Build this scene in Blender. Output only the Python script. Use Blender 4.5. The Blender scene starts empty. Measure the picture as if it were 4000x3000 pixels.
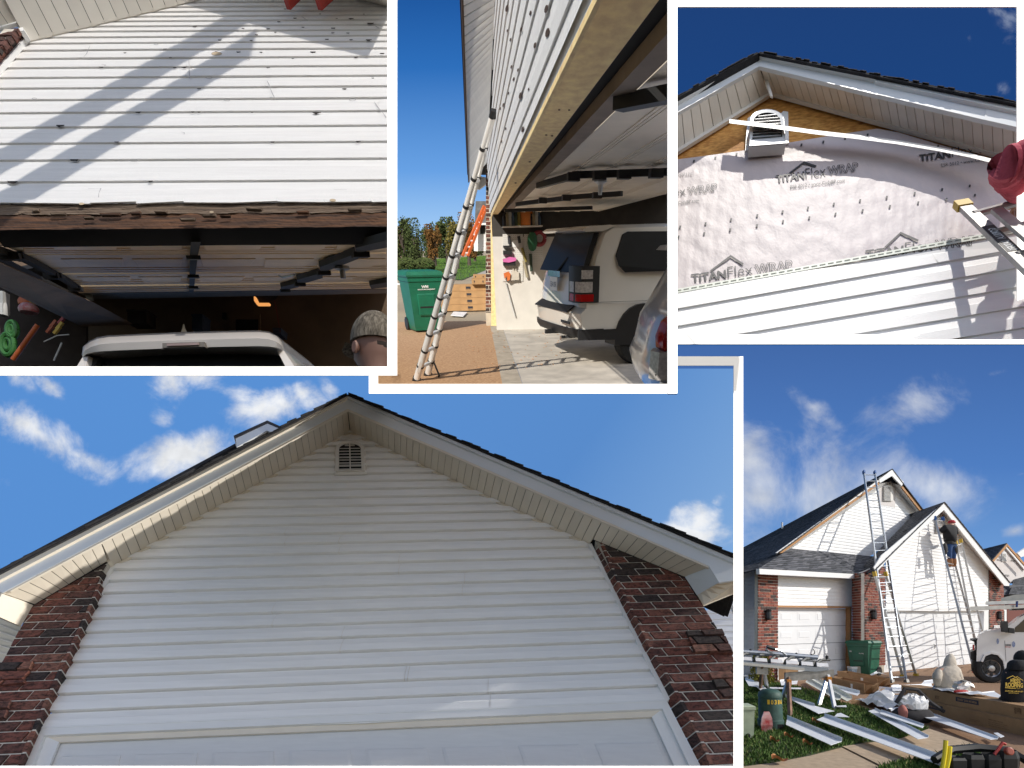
# Five views of one siding job, each built at real size as its own stage set behind its own
# white frame.  Pixel numbers below are photograph pixels (4000 x 3000);
# every surface gets its distance from the wall or ground it belongs to.
import bpy, bmesh, math, random
from mathutils import Vector, Matrix
rnd = random.Random(11)
R = math.radians
W, H = 4000.0, 3000.0
F = 2260.0                       # focal length in photo pixels
CX, CY = 2170.0, 2260.0          # principal point (shift lens)
PITCH = math.atan((2423 - CY) / F)
CAM = Vector((0, 0, 1.6))
RT = Vector((1, 0, 0))
FW = Vector((0, math.cos(PITCH), math.sin(PITCH)))
UP = Vector((0, -math.sin(PITCH), math.cos(PITCH)))

sc = bpy.context.scene
ROOT = sc.collection
# ---------------------------------------------------------------- camera
cd = bpy.data.cameras.new('camera'); cam = bpy.data.objects.new('camera', cd); ROOT.objects.link(cam)
cd.sensor_width = 36; cd.lens = 36 * F / W; cd.clip_start = .05; cd.clip_end = 2000
cd.shift_x = (W / 2 - CX) / W; cd.shift_y = (CY - H / 2) / W
cam.matrix_world = Matrix(((RT.x, UP.x, -FW.x, CAM.x), (RT.y, UP.y, -FW.y, CAM.y), (RT.z, UP.z, -FW.z, CAM.z), (0, 0, 0, 1)))
sc.camera = cam
# ---------------------------------------------------------------- world
w = bpy.data.worlds.new('World'); sc.world = w; w.use_nodes = True
wn = w.node_tree; bg = wn.nodes['Background']
sk = wn.nodes.new('ShaderNodeTexSky'); sk.sky_type = 'NISHITA'; sk.sun_disc = False
sk.sun_elevation = R(42); sk.sun_rotation = R(150)
wn.links.new(sk.outputs[0], bg.inputs[0]); bg.inputs[1].default_value = 0.145
sc.view_settings.view_transform = 'Standard'; sc.view_settings.look = 'None'
sc.view_settings.exposure = 0; sc.view_settings.gamma = 1
# ---------------------------------------------------------------- one collection and one sun for each of the five places
SETS = {}
for k, rect in {'header': (-4000, -4000, 1532, 1450), 'garage': (1532, -4000, 2628, 1520), 'wrap': (2628, -4000, 9000, 1326),
                'gable': (-4000, 1446, 2884, 6000), 'street': (2885, 1368, 9000, 6000)}.items():
    c = bpy.data.collections.new('place_' + k); ROOT.children.link(c); SETS[k] = (c, rect)
BOARDC = bpy.data.collections.new('white_frames'); ROOT.children.link(BOARDC)
def sun(key, toward, strength, col=(1, .95, .87), ang=.55, extra=()):
    """each of the five pictures was taken at its own hour: its sun shines on its place only"""
    L = bpy.data.lights.new('sun', 'SUN'); L.energy = strength; L.angle = R(ang); L.color = col
    o = bpy.data.objects.new('sun_' + key, L); ROOT.objects.link(o)
    o.rotation_euler = Vector(toward).to_track_quat('Z', 'Y').to_euler()
    rc = bpy.data.collections.new('lit_' + key); rc.children.link(SETS[key][0])
    for e in extra: rc.children.link(e)
    o.light_linking.receiver_collection = rc
    bc = bpy.data.collections.new('shade_' + key); bc.children.link(SETS[key][0])
    o.light_linking.blocker_collection = bc

# ---------------------------------------------------------------- pixel <-> place
def ray(x, y): return RT * ((x - CX) / F) + UP * ((CY - y) / F) + FW
def pt(x, y, d): return CAM + ray(x, y) * d
def px(p):
    q = p - CAM; z = q.dot(FW)
    return (CX + F * q.dot(RT) / z, CY - F * q.dot(UP) / z)
def cv(r, u, f): return (RT * r + UP * u + FW * f)
def hit(x, y, p0, n):
    r = ray(x, y); return CAM + r * ((p0 - CAM).dot(n) / r.dot(n))
class Fr:
    """frame of a wall: u along it, v up it, n out of it"""
    def __init__(s, o, u, v):
        s.u = u.normalized(); s.n = s.u.cross(v).normalized(); s.v = s.n.cross(s.u); s.o = o
        if s.n.dot(CAM - o) < 0: s.n = -s.n
    def P(s, a, b, c=0): return s.o + s.u * a + s.v * b + s.n * c
    def at(s, x, y, c=0): return hit(x, y, s.o + s.n * c, s.n)
    def ab(s, x, y, c=0):
        q = s.at(x, y, c) - s.o; return (q.dot(s.u), q.dot(s.v))
    def loc(s, p):
        q = p - s.o; return (q.dot(s.u), q.dot(s.v), q.dot(s.n))
def lerp(a, b, t): return a + (b - a) * t
def l2(p, q, t): return (p[0] + (q[0] - p[0]) * t, p[1] + (q[1] - p[1]) * t)

# ---------------------------------------------------------------- mesh collecting
class MB:
    def __init__(s): s.v = []; s.f = []
    def add(s, vs, fs):
        n = len(s.v); s.v += [Vector(q) for q in vs]; s.f += [tuple(i + n for i in f) for f in fs]; return s
    def poly(s, pts): return s.add(pts, [tuple(range(len(pts)))])
    def prism(s, pts, vec, cham=0.0):
        """polygon pts extruded along vec; cham shrinks the far face towards its centre by that many metres"""
        n = len(pts); pts = [Vector(p) for p in pts]; vec = Vector(vec)
        top = [p + vec for p in pts]
        if cham:
            c = sum(top, Vector()) / n
            top = [p + (c - p).normalized() * min(cham, (c - p).length * .4) for p in top]
            mid = [p + vec * .7 for p in pts]
            return s.add(pts + mid + top, [tuple(range(n))[::-1], tuple(range(2 * n, 3 * n))] +
                         [(i, (i + 1) % n, n + (i + 1) % n, n + i) for i in range(n)] +
                         [(n + i, n + (i + 1) % n, 2 * n + (i + 1) % n, 2 * n + i) for i in range(n)])
        return s.add(pts + top, [tuple(range(n))[::-1], tuple(range(n, 2 * n))] + [(i, (i + 1) % n, n + (i + 1) % n, n + i) for i in range(n)])
    def hexa(s, a, b):
        """two quads a and b (4 points each) joined into a block"""
        return s.add(list(a) + list(b), [(3, 2, 1, 0), (4, 5, 6, 7)] + [(i, (i + 1) % 4, 4 + (i + 1) % 4, 4 + i) for i in range(4)])
    def box(s, c, ex, ey, ez):
        """block centred at c with half-edge vectors"""
        c = Vector(c); ex = Vector(ex); ey = Vector(ey); ez = Vector(ez)
        return s.hexa([c - ex - ey - ez, c + ex - ey - ez, c + ex + ey - ez, c - ex + ey - ez], [c - ex - ey + ez, c + ex - ey + ez, c + ex + ey + ez, c - ex + ey + ez])
    def bar(s, p, q, w, h, up):
        """rectangular bar from p to q"""
        p = Vector(p); q = Vector(q); d = (q - p).normalized(); sd = d.cross(up).normalized(); u2 = sd.cross(d)
        return s.box((p + q) / 2, (q - p) / 2, sd * w / 2, u2 * h / 2)
    def loft(s, rings, closed=True, caps=True):
        n = len(rings[0]); o = len(s.v)
        for r in rings: s.v += [Vector(q) for q in r]
        for k in range(len(rings) - 1):
            for i in range(n if closed else n - 1):
                j = (i + 1) % n
                s.f.append((o + k * n + i, o + k * n + j, o + (k + 1) * n + j, o + (k + 1) * n + i))
        if caps and closed:
            s.f.append(tuple(o + i for i in range(n))[::-1]); s.f.append(tuple(o + (len(rings) - 1) * n + i for i in range(n)))
        return s
    def tube(s, path, rad, n=8):
        path = [Vector(p) for p in path]; rs = rad if isinstance(rad, (list, tuple)) else [rad] * len(path)
        rings = []; prev = None
        for i, p in enumerate(path):
            d = (path[min(i + 1, len(path) - 1)] - path[max(i - 1, 0)]).normalized()
            if prev is None: a = d.cross(Vector((0, 0, 1)) if abs(d.z) < .9 else Vector((1, 0, 0))).normalized()
            else: a = (prev - d * prev.dot(d)).normalized()
            prev = a; b = d.cross(a)
            rings.append([p + (a * math.cos(t) + b * math.sin(t)) * rs[i] for t in [2 * math.pi * k / n for k in range(n)]])
        return s.loft(rings)
    def lathe(s, base, axis, prof, n=16):
        """profile [(height, radius)] about an axis"""
        axis = Vector(axis).normalized(); a = axis.cross(Vector((0, 0, 1)) if abs(axis.z) < .9 else Vector((1, 0, 0))).normalized(); b = axis.cross(a)
        return s.loft([[Vector(base) + axis * h + (a * math.cos(t) + b * math.sin(t)) * r for t in [2 * math.pi * k / n for k in range(n)]] for h, r in prof])
    def grid(s, fn, nu, nv):
        o = len(s.v)
        for j in range(nv + 1):
            for i in range(nu + 1): s.v.append(Vector(fn(i / nu, j / nv)))
        for j in range(nv):
            for i in range(nu):
                k = o + j * (nu + 1) + i; s.f.append((k, k + 1, k + nu + 2, k + nu + 1))
        return s

def trim(verts, faces, rect):
    """saw off what reaches past the sides of the bay the place is built in"""
    x0, y0, x1, y1 = rect; ok = True
    for v in verts:
        if (v - CAM).dot(FW) < .05: ok = False; break
        a, b = px(v)
        if a < x0 or a > x1 or b < y0 or b > y1: ok = False; break
    if ok: return verts, faces
    bm = bmesh.new(); bv = [bm.verts.new(v) for v in verts]
    for f in faces:
        try: bm.faces.new([bv[i] for i in f])
        except ValueError: pass
    cs = [ray(x0, y0), ray(x1, y0), ray(x1, y1), ray(x0, y1)]; mid = ray((x0 + x1) / 2, (y0 + y1) / 2)
    for i in range(4):
        n = cs[i].cross(cs[(i + 1) % 4]).normalized()
        if n.dot(mid) > 0: n = -n
        bmesh.ops.bisect_plane(bm, geom=bm.verts[:] + bm.edges[:] + bm.faces[:], plane_co=CAM, plane_no=n, clear_outer=True)
    bm.verts.index_update()
    vs = [v.co.copy() for v in bm.verts]; fs = [tuple(v.index for v in f.verts) for f in bm.faces]; bm.free()
    return vs, fs

def mesh_of(name, mb, org, mat, rect=None, smooth=False, fixn=True):
    vs, fs = trim(mb.v, mb.f, rect) if rect else (mb.v, mb.f)
    if not fs: return None
    me = bpy.data.meshes.new(name); me.from_pydata([v - org for v in vs], [], fs)
    me.materials.append(mat)
    if fixn:
        bm = bmesh.new(); bm.from_mesh(me); bmesh.ops.recalc_face_normals(bm, faces=bm.faces); bm.to_mesh(me); bm.free()
    if smooth:
        me.polygons.foreach_set('use_smooth', [True] * len(me.polygons))
        try: me.set_sharp_from_angle(angle=R(40))
        except Exception: pass
    return me

class Part:
    def __init__(s, name, mb, mat, parent, label, smooth, kind, fixn=True):
        s.name, s.mb, s.mat, s.parent, s.label, s.smooth, s.kind, s.fixn = name, mb, mat, parent, label, smooth, kind, fixn; s.ob = None
class Thing:
    """one top-level object: an Empty with parts, or a single mesh"""
    def __init__(s, place, name, label, cat=None, group=None, kind=None, base=None):
        s.place, s.name, s.label, s.cat, s.group, s.kind, s.base, s.parts = place, name, label, cat, group, kind, base, []
    def part(s, name, mb, mat, parent=None, label=None, smooth=False, kind=None, fixn=True):
        p = Part(name, mb, mat, parent, label, smooth, kind, fixn); s.parts.append(p); return p
    def done(s, single=False):
        col, rect = SETS[s.place]
        av = [v for p in s.parts for v in p.mb.v]
        if not av: return
        org = Vector(s.base) if s.base is not None else Vector((sum(v.x for v in av) / len(av), sum(v.y for v in av) / len(av), min(v.z for v in av)))
        if single:
            p = s.parts[0]; me = mesh_of(s.name, p.mb, org, p.mat, rect, p.smooth, p.fixn)
            if me is None: return
            top = bpy.data.objects.new(s.name, me); p.ob = top; rest = s.parts[1:]
        else:
            top = bpy.data.objects.new(s.name, None); rest = s.parts; top.empty_display_size = .1
        col.objects.link(top); top.location = org
        if s.label: top['label'] = s.label
        if s.cat: top['category'] = s.cat
        if s.group: top['group'] = s.group
        if s.kind: top['kind'] = s.kind
        for p in rest:
            me = mesh_of(p.name, p.mb, org, p.mat, rect, p.smooth, p.fixn)
            if me is None: continue
            o = bpy.data.objects.new(p.name, me); col.objects.link(o); p.ob = o
            par = p.parent.ob if (p.parent is not None and p.parent.ob is not None) else top
            o.parent = par
            if p.label: o['label'] = p.label
            if p.kind: o['kind'] = p.kind
        return top
def single(place, name, mb, mat, label, cat, group=None, smooth=False, kind=None):
    t = Thing(place, name, label, cat, group, kind); t.part(name, mb, mat, smooth=smooth); return t.done(True)
def struct(place, name, mb, mat, smooth=False, kind='structure', label=None, fixn=True):
    t = Thing(place, name, label, None, None, kind); t.part(name, mb, mat, smooth=smooth, fixn=fixn); return t.done(True)

# ---------------------------------------------------------------- polygon helpers in wall coordinates
def clip_convex(subj, cell):
    """the part of polygon subj inside the convex cell (counter-clockwise)"""
    out = subj
    for i in range(len(cell)):
        a, b = cell[i], cell[(i + 1) % len(cell)]; inp, out = out, []
        if not inp: return []
        sd = lambda p: (b[0] - a[0]) * (p[1] - a[1]) - (b[1] - a[1]) * (p[0] - a[0])
        for j in range(len(inp)):
            p, q = inp[j], inp[(j + 1) % len(inp)]; sp, sq = sd(p), sd(q)
            if sp >= 0: out.append(p)
            if sp * sq < 0: out.append(l2(p, q, sp / (sp - sq)))
    return out
def area(p): return abs(sum(p[i][0] * p[(i + 1) % len(p)][1] - p[(i + 1) % len(p)][0] * p[i][1] for i in range(len(p)))) / 2
def span(poly, b):
    """left and right limits of polygon at height b"""
    xs = []
    for i in range(len(poly)):
        p, q = poly[i], poly[(i + 1) % len(poly)]
        if (p[1] - b) * (q[1] - b) <= 0 and p[1] != q[1]: xs.append(p[0] + (q[0] - p[0]) * (b - p[1]) / (q[1] - p[1]))
    return (min(xs), max(xs)) if len(xs) > 1 else None
def siding(T, fr, poly, b0, h, n, mat, c=0, joints=(), proj=.019, name='siding_course', lap=.5, parent=None, bl=None, slot=0):
    """n dutch-lap courses of height h from b0 up, cut to the wall polygon; joints: {(course): [a, ...]} butt ends"""
    prof = [(0.0, .001), (.0, proj), (lap, proj * .86), (lap + .06, proj * .7), (.985, .0015), (1.0, .0015)]
    if slot: prof = [(0.0, -.02), (.0, proj), (lap, proj * .88), (lap + .07, proj * .7), (1 - slot, .001), (1 - slot, -.02)]
    for k in range(n):
        bs = [b0 + (k + t) * h for t, _ in prof] if bl is None else [lerp(bl[k], bl[k + 1], t) for t, _ in prof]
        sp = [span(poly, b) for b in bs]
        if sp[0] is None and sp[-1] is None: continue
        good = [q for q in sp if q]
        sp = [q if q else None for q in sp]
        # past the tip of a gable the course ends in a point
        last = None
        for i in range(len(sp)):
            if sp[i] is None:
                ref = last or good[0]; m = (ref[0] + ref[1]) / 2; sp[i] = (m, m + 1e-4)
            else: last = sp[i]
        cuts = sorted(dict(joints).get(k, []))
        for j in range(len(cuts) + 1):
            mb = MB(); L = []; Rr = []
            for i, (t, cc) in enumerate(prof):
                lo, hi = sp[i]
                a0 = lo if j == 0 else min(max(cuts[j - 1] + .0015, lo), hi); a1 = hi if j == len(cuts) else min(max(cuts[j] - .0015, lo), hi)
                dc = .0012 if j % 2 else 0
                L.append(fr.P(a0, bs[i], c + cc + dc)); Rr.append(fr.P(a1, bs[i], c + cc + dc))
            m = len(prof); mb.add(L + Rr, [(i, m + i, m + i + 1, i + 1) for i in range(m - 1)])
            T.part(name, mb, mat, parent=parent)
def bricks(T, fr, poly, b0, h, n, mat, c0, c1, skew=0.0, L=.215, name='brick', mortar=.016, phase=0, parent=None, a_ref=None, jit=.004):
    """running-bond bricks cut to polygon poly (wall coordinates)"""
    a0 = min(p[0] for p in poly) - .3; a1 = max(p[0] for p in poly) + .3
    if a_ref is None: a_ref = a0
    for k in range(n):
        b = b0 + k * h; off = (k % 2) * L / 2 + phase
        i0 = int((a0 - a_ref - abs(skew) * n * h) / L) - 2; i1 = int((a1 - a_ref + abs(skew) * n * h) / L) + 3
        for i in range(i0, i1):
            s0 = a_ref + off + i * L + skew * (b - b0); d = skew * (h - mortar)
            cell = [(s0, b), (s0 + L - mortar, b), (s0 + L - mortar + d, b + h - mortar), (s0 + d, b + h - mortar)]
            q = clip_convex(poly, cell)
            if len(q) < 3 or area(q) < 3e-4: continue
            mb = MB(); e = rnd.uniform(-jit, jit)
            mb.prism([fr.P(x, y, c0) for x, y in q], fr.n * (c1 - c0 + e), cham=.004)
            T.part(name, mb, mat, parent=parent)

def apron(place, fr, eye=1.6, a=4.5, depth=5.5, near=.2, mt=None):
    """the driveway in front of a wall that is seen looking up; it lies below the picture and throws warm light back up"""
    ca, cb, cc = fr.loc(CAM); mb = MB(); b = cb - eye
    mb.grid(lambda s_, t_: fr.P(ca + lerp(-a, a, s_), b, lerp(near, depth, t_)), 4, 4)
    struct(place, 'driveway', mb, mt or M['aggregate'], fixn=False)
# ---------------------------------------------------------------- materials
def nmat(name):
    m = bpy.data.materials.new(name); m.use_nodes = True; nt = m.node_tree
    return m, nt, nt.nodes['Principled BSDF']
def N(nt, t, **kw):
    n = nt.nodes.new(t)
    for k, v in kw.items(): setattr(n, k, v)
    return n
def ramp(nt, fac, stops):
    r = N(nt, 'ShaderNodeValToRGB'); e = r.color_ramp.elements
    while len(e) < len(stops): e.new(.5)
    for i, (p, c) in enumerate(stops): e[i].position = p; e[i].color = (*c, 1)
    nt.links.new(fac, r.inputs[0]); return r.outputs[0]
def noise(nt, scale, detail=4, rough=.55, stretch=(1, 1, 1), coord='Object', dist=0):
    tc = N(nt, 'ShaderNodeTexCoord'); mp = N(nt, 'ShaderNodeMapping'); mp.inputs['Scale'].default_value = stretch
    nt.links.new(tc.outputs[coord], mp.inputs[0])
    n = N(nt, 'ShaderNodeTexNoise'); n.inputs['Scale'].default_value = scale; n.inputs['Detail'].default_value = detail
    n.inputs['Roughness'].default_value = rough; n.inputs['Distortion'].default_value = dist
    nt.links.new(mp.outputs[0], n.inputs['Vector']); return n.outputs['Fac']
def mat(name, col, rough=.6, var=.12, scale=6, bump=0, bscale=80, stretch=(1, 1, 1), metal=0, spec=.5, obj_var=0, detail=4, coat=0, col2=None, dist=.01):
    """base colour with a mottled variation, optional relief and per-piece shade"""
    m, nt, b = nmat(name)
    lo = tuple(max(0, c * (1 - var)) for c in col); hi = tuple(min(1, c * (1 + var)) for c in col)
    if col2: hi = col2; lo = col
    out = ramp(nt, noise(nt, scale, detail, stretch=stretch), [(.3, lo), (.7, hi)])
    if obj_var:
        oi = N(nt, 'ShaderNodeObjectInfo'); mr = N(nt, 'ShaderNodeMapRange'); mr.inputs[3].default_value = 1 - obj_var; mr.inputs[4].default_value = 1 + obj_var
        nt.links.new(oi.outputs['Random'], mr.inputs[0]); hs = N(nt, 'ShaderNodeHueSaturation'); nt.links.new(mr.outputs[0], hs.inputs['Value']); nt.links.new(out, hs.inputs['Color']); out = hs.outputs[0]
    nt.links.new(out, b.inputs['Base Color'])
    b.inputs['Roughness'].default_value = rough; b.inputs['Metallic'].default_value = metal; b.inputs['Specular IOR Level'].default_value = spec
    b.inputs['Coat Weight'].default_value = coat; b.inputs['Coat Roughness'].default_value = .05
    if bump:
        bp = N(nt, 'ShaderNodeBump'); bp.inputs['Strength'].default_value = bump; bp.inputs['Distance'].default_value = dist
        nt.links.new(noise(nt, bscale, 5, stretch=stretch), bp.inputs['Height']); nt.links.new(bp.outputs[0], b.inputs['Normal'])
    return m
def brick_mat(name, stops, bump=.6):
    m, nt, b = nmat(name); oi = N(nt, 'ShaderNodeObjectInfo')
    c1 = ramp(nt, oi.outputs['Random'], stops); nt.nodes[-1].color_ramp.interpolation = 'CONSTANT'
    mx = N(nt, 'ShaderNodeMixRGB', blend_type='MULTIPLY'); mx.inputs[0].default_value = .9
    nt.links.new(c1, mx.inputs[1]); nt.links.new(ramp(nt, noise(nt, 22, 6, .7, stretch=(1, 1, 2.5)), [(.40, (.2, .18, .18)), (.49, (.75, .72, .7)), (.58, (1.1, 1.02, 1)), (.72, (1.5, 1.4, 1.3))]), mx.inputs[2])
    nt.links.new(mx.outputs[0], b.inputs['Base Color']); b.inputs['Roughness'].default_value = .85
    bp = N(nt, 'ShaderNodeBump'); bp.inputs['Strength'].default_value = bump; bp.inputs['Distance'].default_value = .012
    nt.links.new(noise(nt, 40, 6, .7, stretch=(1, 1, 2.2)), bp.inputs['Height']); nt.links.new(bp.outputs[0], b.inputs['Normal'])
    return m
BR_STOPS = [(0, (.17, .062, .046)), (.18, (.215, .088, .062)), (.36, (.125, .054, .043)), (.52, (.05, .036, .033)), (.68, (.19, .068, .048)), (.84, (.085, .044, .037)), (.95, (.25, .115, .08))]
M = dict(
    vinyl=mat('vinyl_siding', (.87, .865, .855), .42, .045, 1.3, .14, 60, (1, 14, 14)),
    vinyl_old=mat('old_vinyl_siding', (.78, .765, .745), .5, .05, 2.5, .35, 55, (1, 16, 16)),
    soffit=mat('beige_soffit', (.76, .69, .58), .5, .04, 4, .05, 60, obj_var=.05),
    soffit_white=mat('cream_soffit', (.80, .755, .675), .5, .05, 4, .05, 60, obj_var=.05),
    trim=mat('white_trim', (.80, .80, .79), .4, .02, 4),
    trim_blue=mat('white_fascia', (.74, .77, .79), .38, .03, 2),
    door=mat('garage_door', (.70, .70, .69), .5, .03, 5, .15, 70, (1, 8, 8)),
    mortar=mat('mortar', (.60, .56, .49), .95, .15, 40, .4, 120),
    brick=brick_mat('brick', BR_STOPS),
    shingle=mat('asphalt_shingle', (.026, .026, .03), .95, .35, 30, .5, 150, obj_var=.3),
    aggregate=mat('exposed_aggregate', (.30, .185, .10), .9, .35, 60, .3, 120, col2=(.46, .32, .20)),
    dark=mat('black_and_shade', (.012, .012, .013), .9, .1),  # near black; also stands for shade in vents and behind the header
    louver=mat('vent_white', (.74, .71, .66), .45, .03),
)
# ---------------------------------------------------------------- sky domes
def sky(place, rect, radius, cols, tilt=(0, 1), clouds=(), cloud_col=(.95, .95, .97), soft=.35, nscale=7.0, back=True, seedv=0.0, wisp=None, thick=1.0):
    """a patch of sky dome behind a place: colour between cols along tilt (dome coordinates 0..1), with noise clouds gathered
    about clouds = [(u, v, ru, rv, angle, density)]"""
    x0, y0, x1, y1 = rect
    mb = MB(); nu, nv = 48, 36
    mb.grid(lambda u, v: CAM + ray(lerp(x0, x1, u), lerp(y0, y1, v)).normalized() * radius, nu, nv)
    m, nt, b = nmat('sky_' + place); nt.nodes.remove(b)
    uv = N(nt, 'ShaderNodeUVMap'); sx = N(nt, 'ShaderNodeSeparateXYZ'); nt.links.new(uv.outputs[0], sx.inputs[0])
    def math_(op, a, c=None, clamp=False):
        q = N(nt, 'ShaderNodeMath', operation=op, use_clamp=clamp)
        for i, s_ in enumerate((a, c)):
            if s_ is None: continue
            if isinstance(s_, (int, float)): q.inputs[i].default_value = s_
            else: nt.links.new(s_, q.inputs[i])
        return q.outputs[0]
    g = math_('ADD', math_('MULTIPLY', sx.outputs[0], tilt[0]), math_('MULTIPLY', sx.outputs[1], tilt[1]))
    col = ramp(nt, g, cols)
    asp = (x1 - x0) / (y1 - y0)
    if clouds:
        mp = N(nt, 'ShaderNodeMapping'); mp.inputs['Scale'].default_value = (asp, 1, 1); mp.inputs['Location'].default_value = (seedv, seedv * 2, 0); nt.links.new(uv.outputs[0], mp.inputs[0])
        no = N(nt, 'ShaderNodeTexNoise'); no.inputs['Scale'].default_value = nscale; no.inputs['Detail'].default_value = 14; no.inputs['Roughness'].default_value = .62; no.inputs['Distortion'].default_value = .35
        nt.links.new(mp.outputs[0], no.inputs['Vector'])
        tot = None
        for (u, v, ru, rv, an, den) in clouds:
            dx = math_('MULTIPLY', math_('SUBTRACT', sx.outputs[0], u), asp); dy = math_('SUBTRACT', sx.outputs[1], v)
            ca, sa = math.cos(an), math.sin(an)
            ex = math_('DIVIDE', math_('ADD', math_('MULTIPLY', dx, ca), math_('MULTIPLY', dy, sa)), ru)
            ey = math_('DIVIDE', math_('SUBTRACT', math_('MULTIPLY', dy, ca), math_('MULTIPLY', dx, sa)), rv)
            d = math_('SQRT', math_('ADD', math_('MULTIPLY', ex, ex), math_('MULTIPLY', ey, ey)))
            e = math_('MULTIPLY', math_('SUBTRACT', 1.0, d, True), den)
            tot = e if tot is None else math_('MAXIMUM', tot, e)
        fac = math_('SUBTRACT', math_('ADD', tot, math_('MULTIPLY', math_('SUBTRACT', no.outputs['Fac'], .5), 2.4)), .22)
        fac = math_('MULTIPLY', fac, math_('MULTIPLY', math_('MINIMUM', tot, .25), 4.0))
        mr = N(nt, 'ShaderNodeMapRange', interpolation_type='SMOOTHSTEP'); mr.inputs[1].default_value = .0; mr.inputs[2].default_value = soft * 2; mr.inputs[4].default_value = thick
        nt.links.new(fac, mr.inputs[0])
        mx = N(nt, 'ShaderNodeMixRGB'); nt.links.new(mr.outputs[0], mx.inputs[0]); nt.links.new(col, mx.inputs[1])
        n2 = N(nt, 'ShaderNodeTexNoise'); n2.inputs['Scale'].default_value = nscale * 1.7; n2.inputs['Detail'].default_value = 8; nt.links.new(mp.outputs[0], n2.inputs['Vector'])
        nt.links.new(ramp(nt, n2.outputs['Fac'], [(.35, tuple(c * .74 for c in cloud_col)), (.62, cloud_col)]), mx.inputs[2]); col = mx.outputs[0]
    em = N(nt, 'ShaderNodeEmission'); nt.links.new(col, em.inputs[0]); nt.links.new(em.outputs[0], nt.nodes['Material Output'].inputs[0])
    me = bpy.data.meshes.new('sky'); me.from_pydata([v - CAM for v in mb.v], [], mb.f); me.materials.append(m)
    ul = me.uv_layers.new(); k = 0
    for p in me.polygons:
        for li in p.loop_indices:
            vi = me.loops[li].vertex_index; ul.data[li].uv = ((vi % (nu + 1)) / nu, 1 - (vi // (nu + 1)) / nv)
    o = bpy.data.objects.new('sky', me); SETS[place][0].objects.link(o); o.location = CAM; o['kind'] = 'structure'
    return o
# ---------------------------------------------------------------- lettering
def text_mesh(s, extrude=0, bold=0, spacing=1.0):
    """outline of a line of lettering, width and height scaled to 0..1 x 0..1 by its own bounds; returns verts2d, faces"""
    cu = bpy.data.curves.new('t', 'FONT'); cu.body = s; cu.offset = bold; cu.space_character = spacing; cu.resolution_u = 3
    o = bpy.data.objects.new('t', cu); ROOT.objects.link(o); dg = bpy.context.evaluated_depsgraph_get()
    me = bpy.data.meshes.new_from_object(o.evaluated_get(dg)); v = [(q.co.x, q.co.y) for q in me.vertices]; f = [tuple(p.vertices) for p in me.polygons]
    bpy.data.objects.remove(o); bpy.data.curves.remove(cu); bpy.data.meshes.remove(me)
    xs = [q[0] for q in v]; ys = [q[1] for q in v]; x0, x1, y0, y1 = min(xs), max(xs), min(ys), max(ys)
    return [((a - x0) / (x1 - x0), (b - y0) / (y1 - y0)) for a, b in v], f
def letter(mb, s, quad, bold=0, spacing=1.0, outline=False):
    """lay lettering into a quad: bottom-left, bottom-right, top-right, top-left"""
    v, f = text_mesh(s, bold=bold, spacing=spacing); bl, br, tr, tl = [Vector(q) for q in quad]
    mb.add([lerp(lerp(bl, br, a), lerp(tl, tr, a), b) for a, b in v], f); return mb
# ================================================================ white frames: each stands just in front of the place it surrounds
def white_frame(depth, bars):
    mb = MB()
    xs = sorted({v for b in bars for v in (b[0], b[2])}); ys = sorted({v for b in bars for v in (b[1], b[3])}); idx = {}; vs = []; fs = []
    full = {(i, j) for i in range(len(xs) - 1) for j in range(len(ys) - 1) if any(b[0] < (xs[i] + xs[i + 1]) / 2 < b[2] and b[1] < (ys[j] + ys[j + 1]) / 2 < b[3] for b in bars)}
    def vid(i, j, k):
        if (i, j, k) not in idx: idx[(i, j, k)] = len(vs); vs.append(pt(xs[i], ys[j], depth) + FW * (.006 * k))
        return idx[(i, j, k)]
    for (i, j) in full:
        for k in (0, 1): fs.append(tuple(vid(a, b, k) for a, b in ((i, j), (i + 1, j), (i + 1, j + 1), (i, j + 1))))
        for (di, dj, e) in ((-1, 0, ((i, j), (i, j + 1))), (1, 0, ((i + 1, j), (i + 1, j + 1))), (0, -1, ((i, j), (i + 1, j))), (0, 1, ((i, j + 1), (i + 1, j + 1)))):
            if (i + di, j + dj) not in full: fs.append((vid(*e[0], 0), vid(*e[1], 0), vid(*e[1], 1), vid(*e[0], 1)))
    mb.add(vs, fs); me = mesh_of('white_frame', mb, Vector((0, 0, 0)), FRAME)
    o = bpy.data.objects.new('white_frame', me); BOARDC.objects.link(o); o['kind'] = 'structure'
FRAME = mat('white_frame', (.93, .93, .93), .6, .005)
white_frame(2.3, [(1513, -80, 1550, 1466), (-80, 1432, 1513, 1466)])                                            # header
white_frame(1.1, [(2609, -80, 2646, 1537)])                                                                     # garage, right side
white_frame(4.0, [(1441, 1500, 2620, 1537), (1441, 1462, 1476, 1500)])                                          # garage, foot
white_frame(2.6, [(2640, -80, 4080, 25), (3974, 25, 4080, 1344), (2640, 1307, 3974, 1344)])                     # wrap
white_frame(3.6, [(2866, 1424, 2903, 3080), (2640, 1392, 2903, 1428), (-80, 2993, 2866, 3080)])                 # gable
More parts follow.
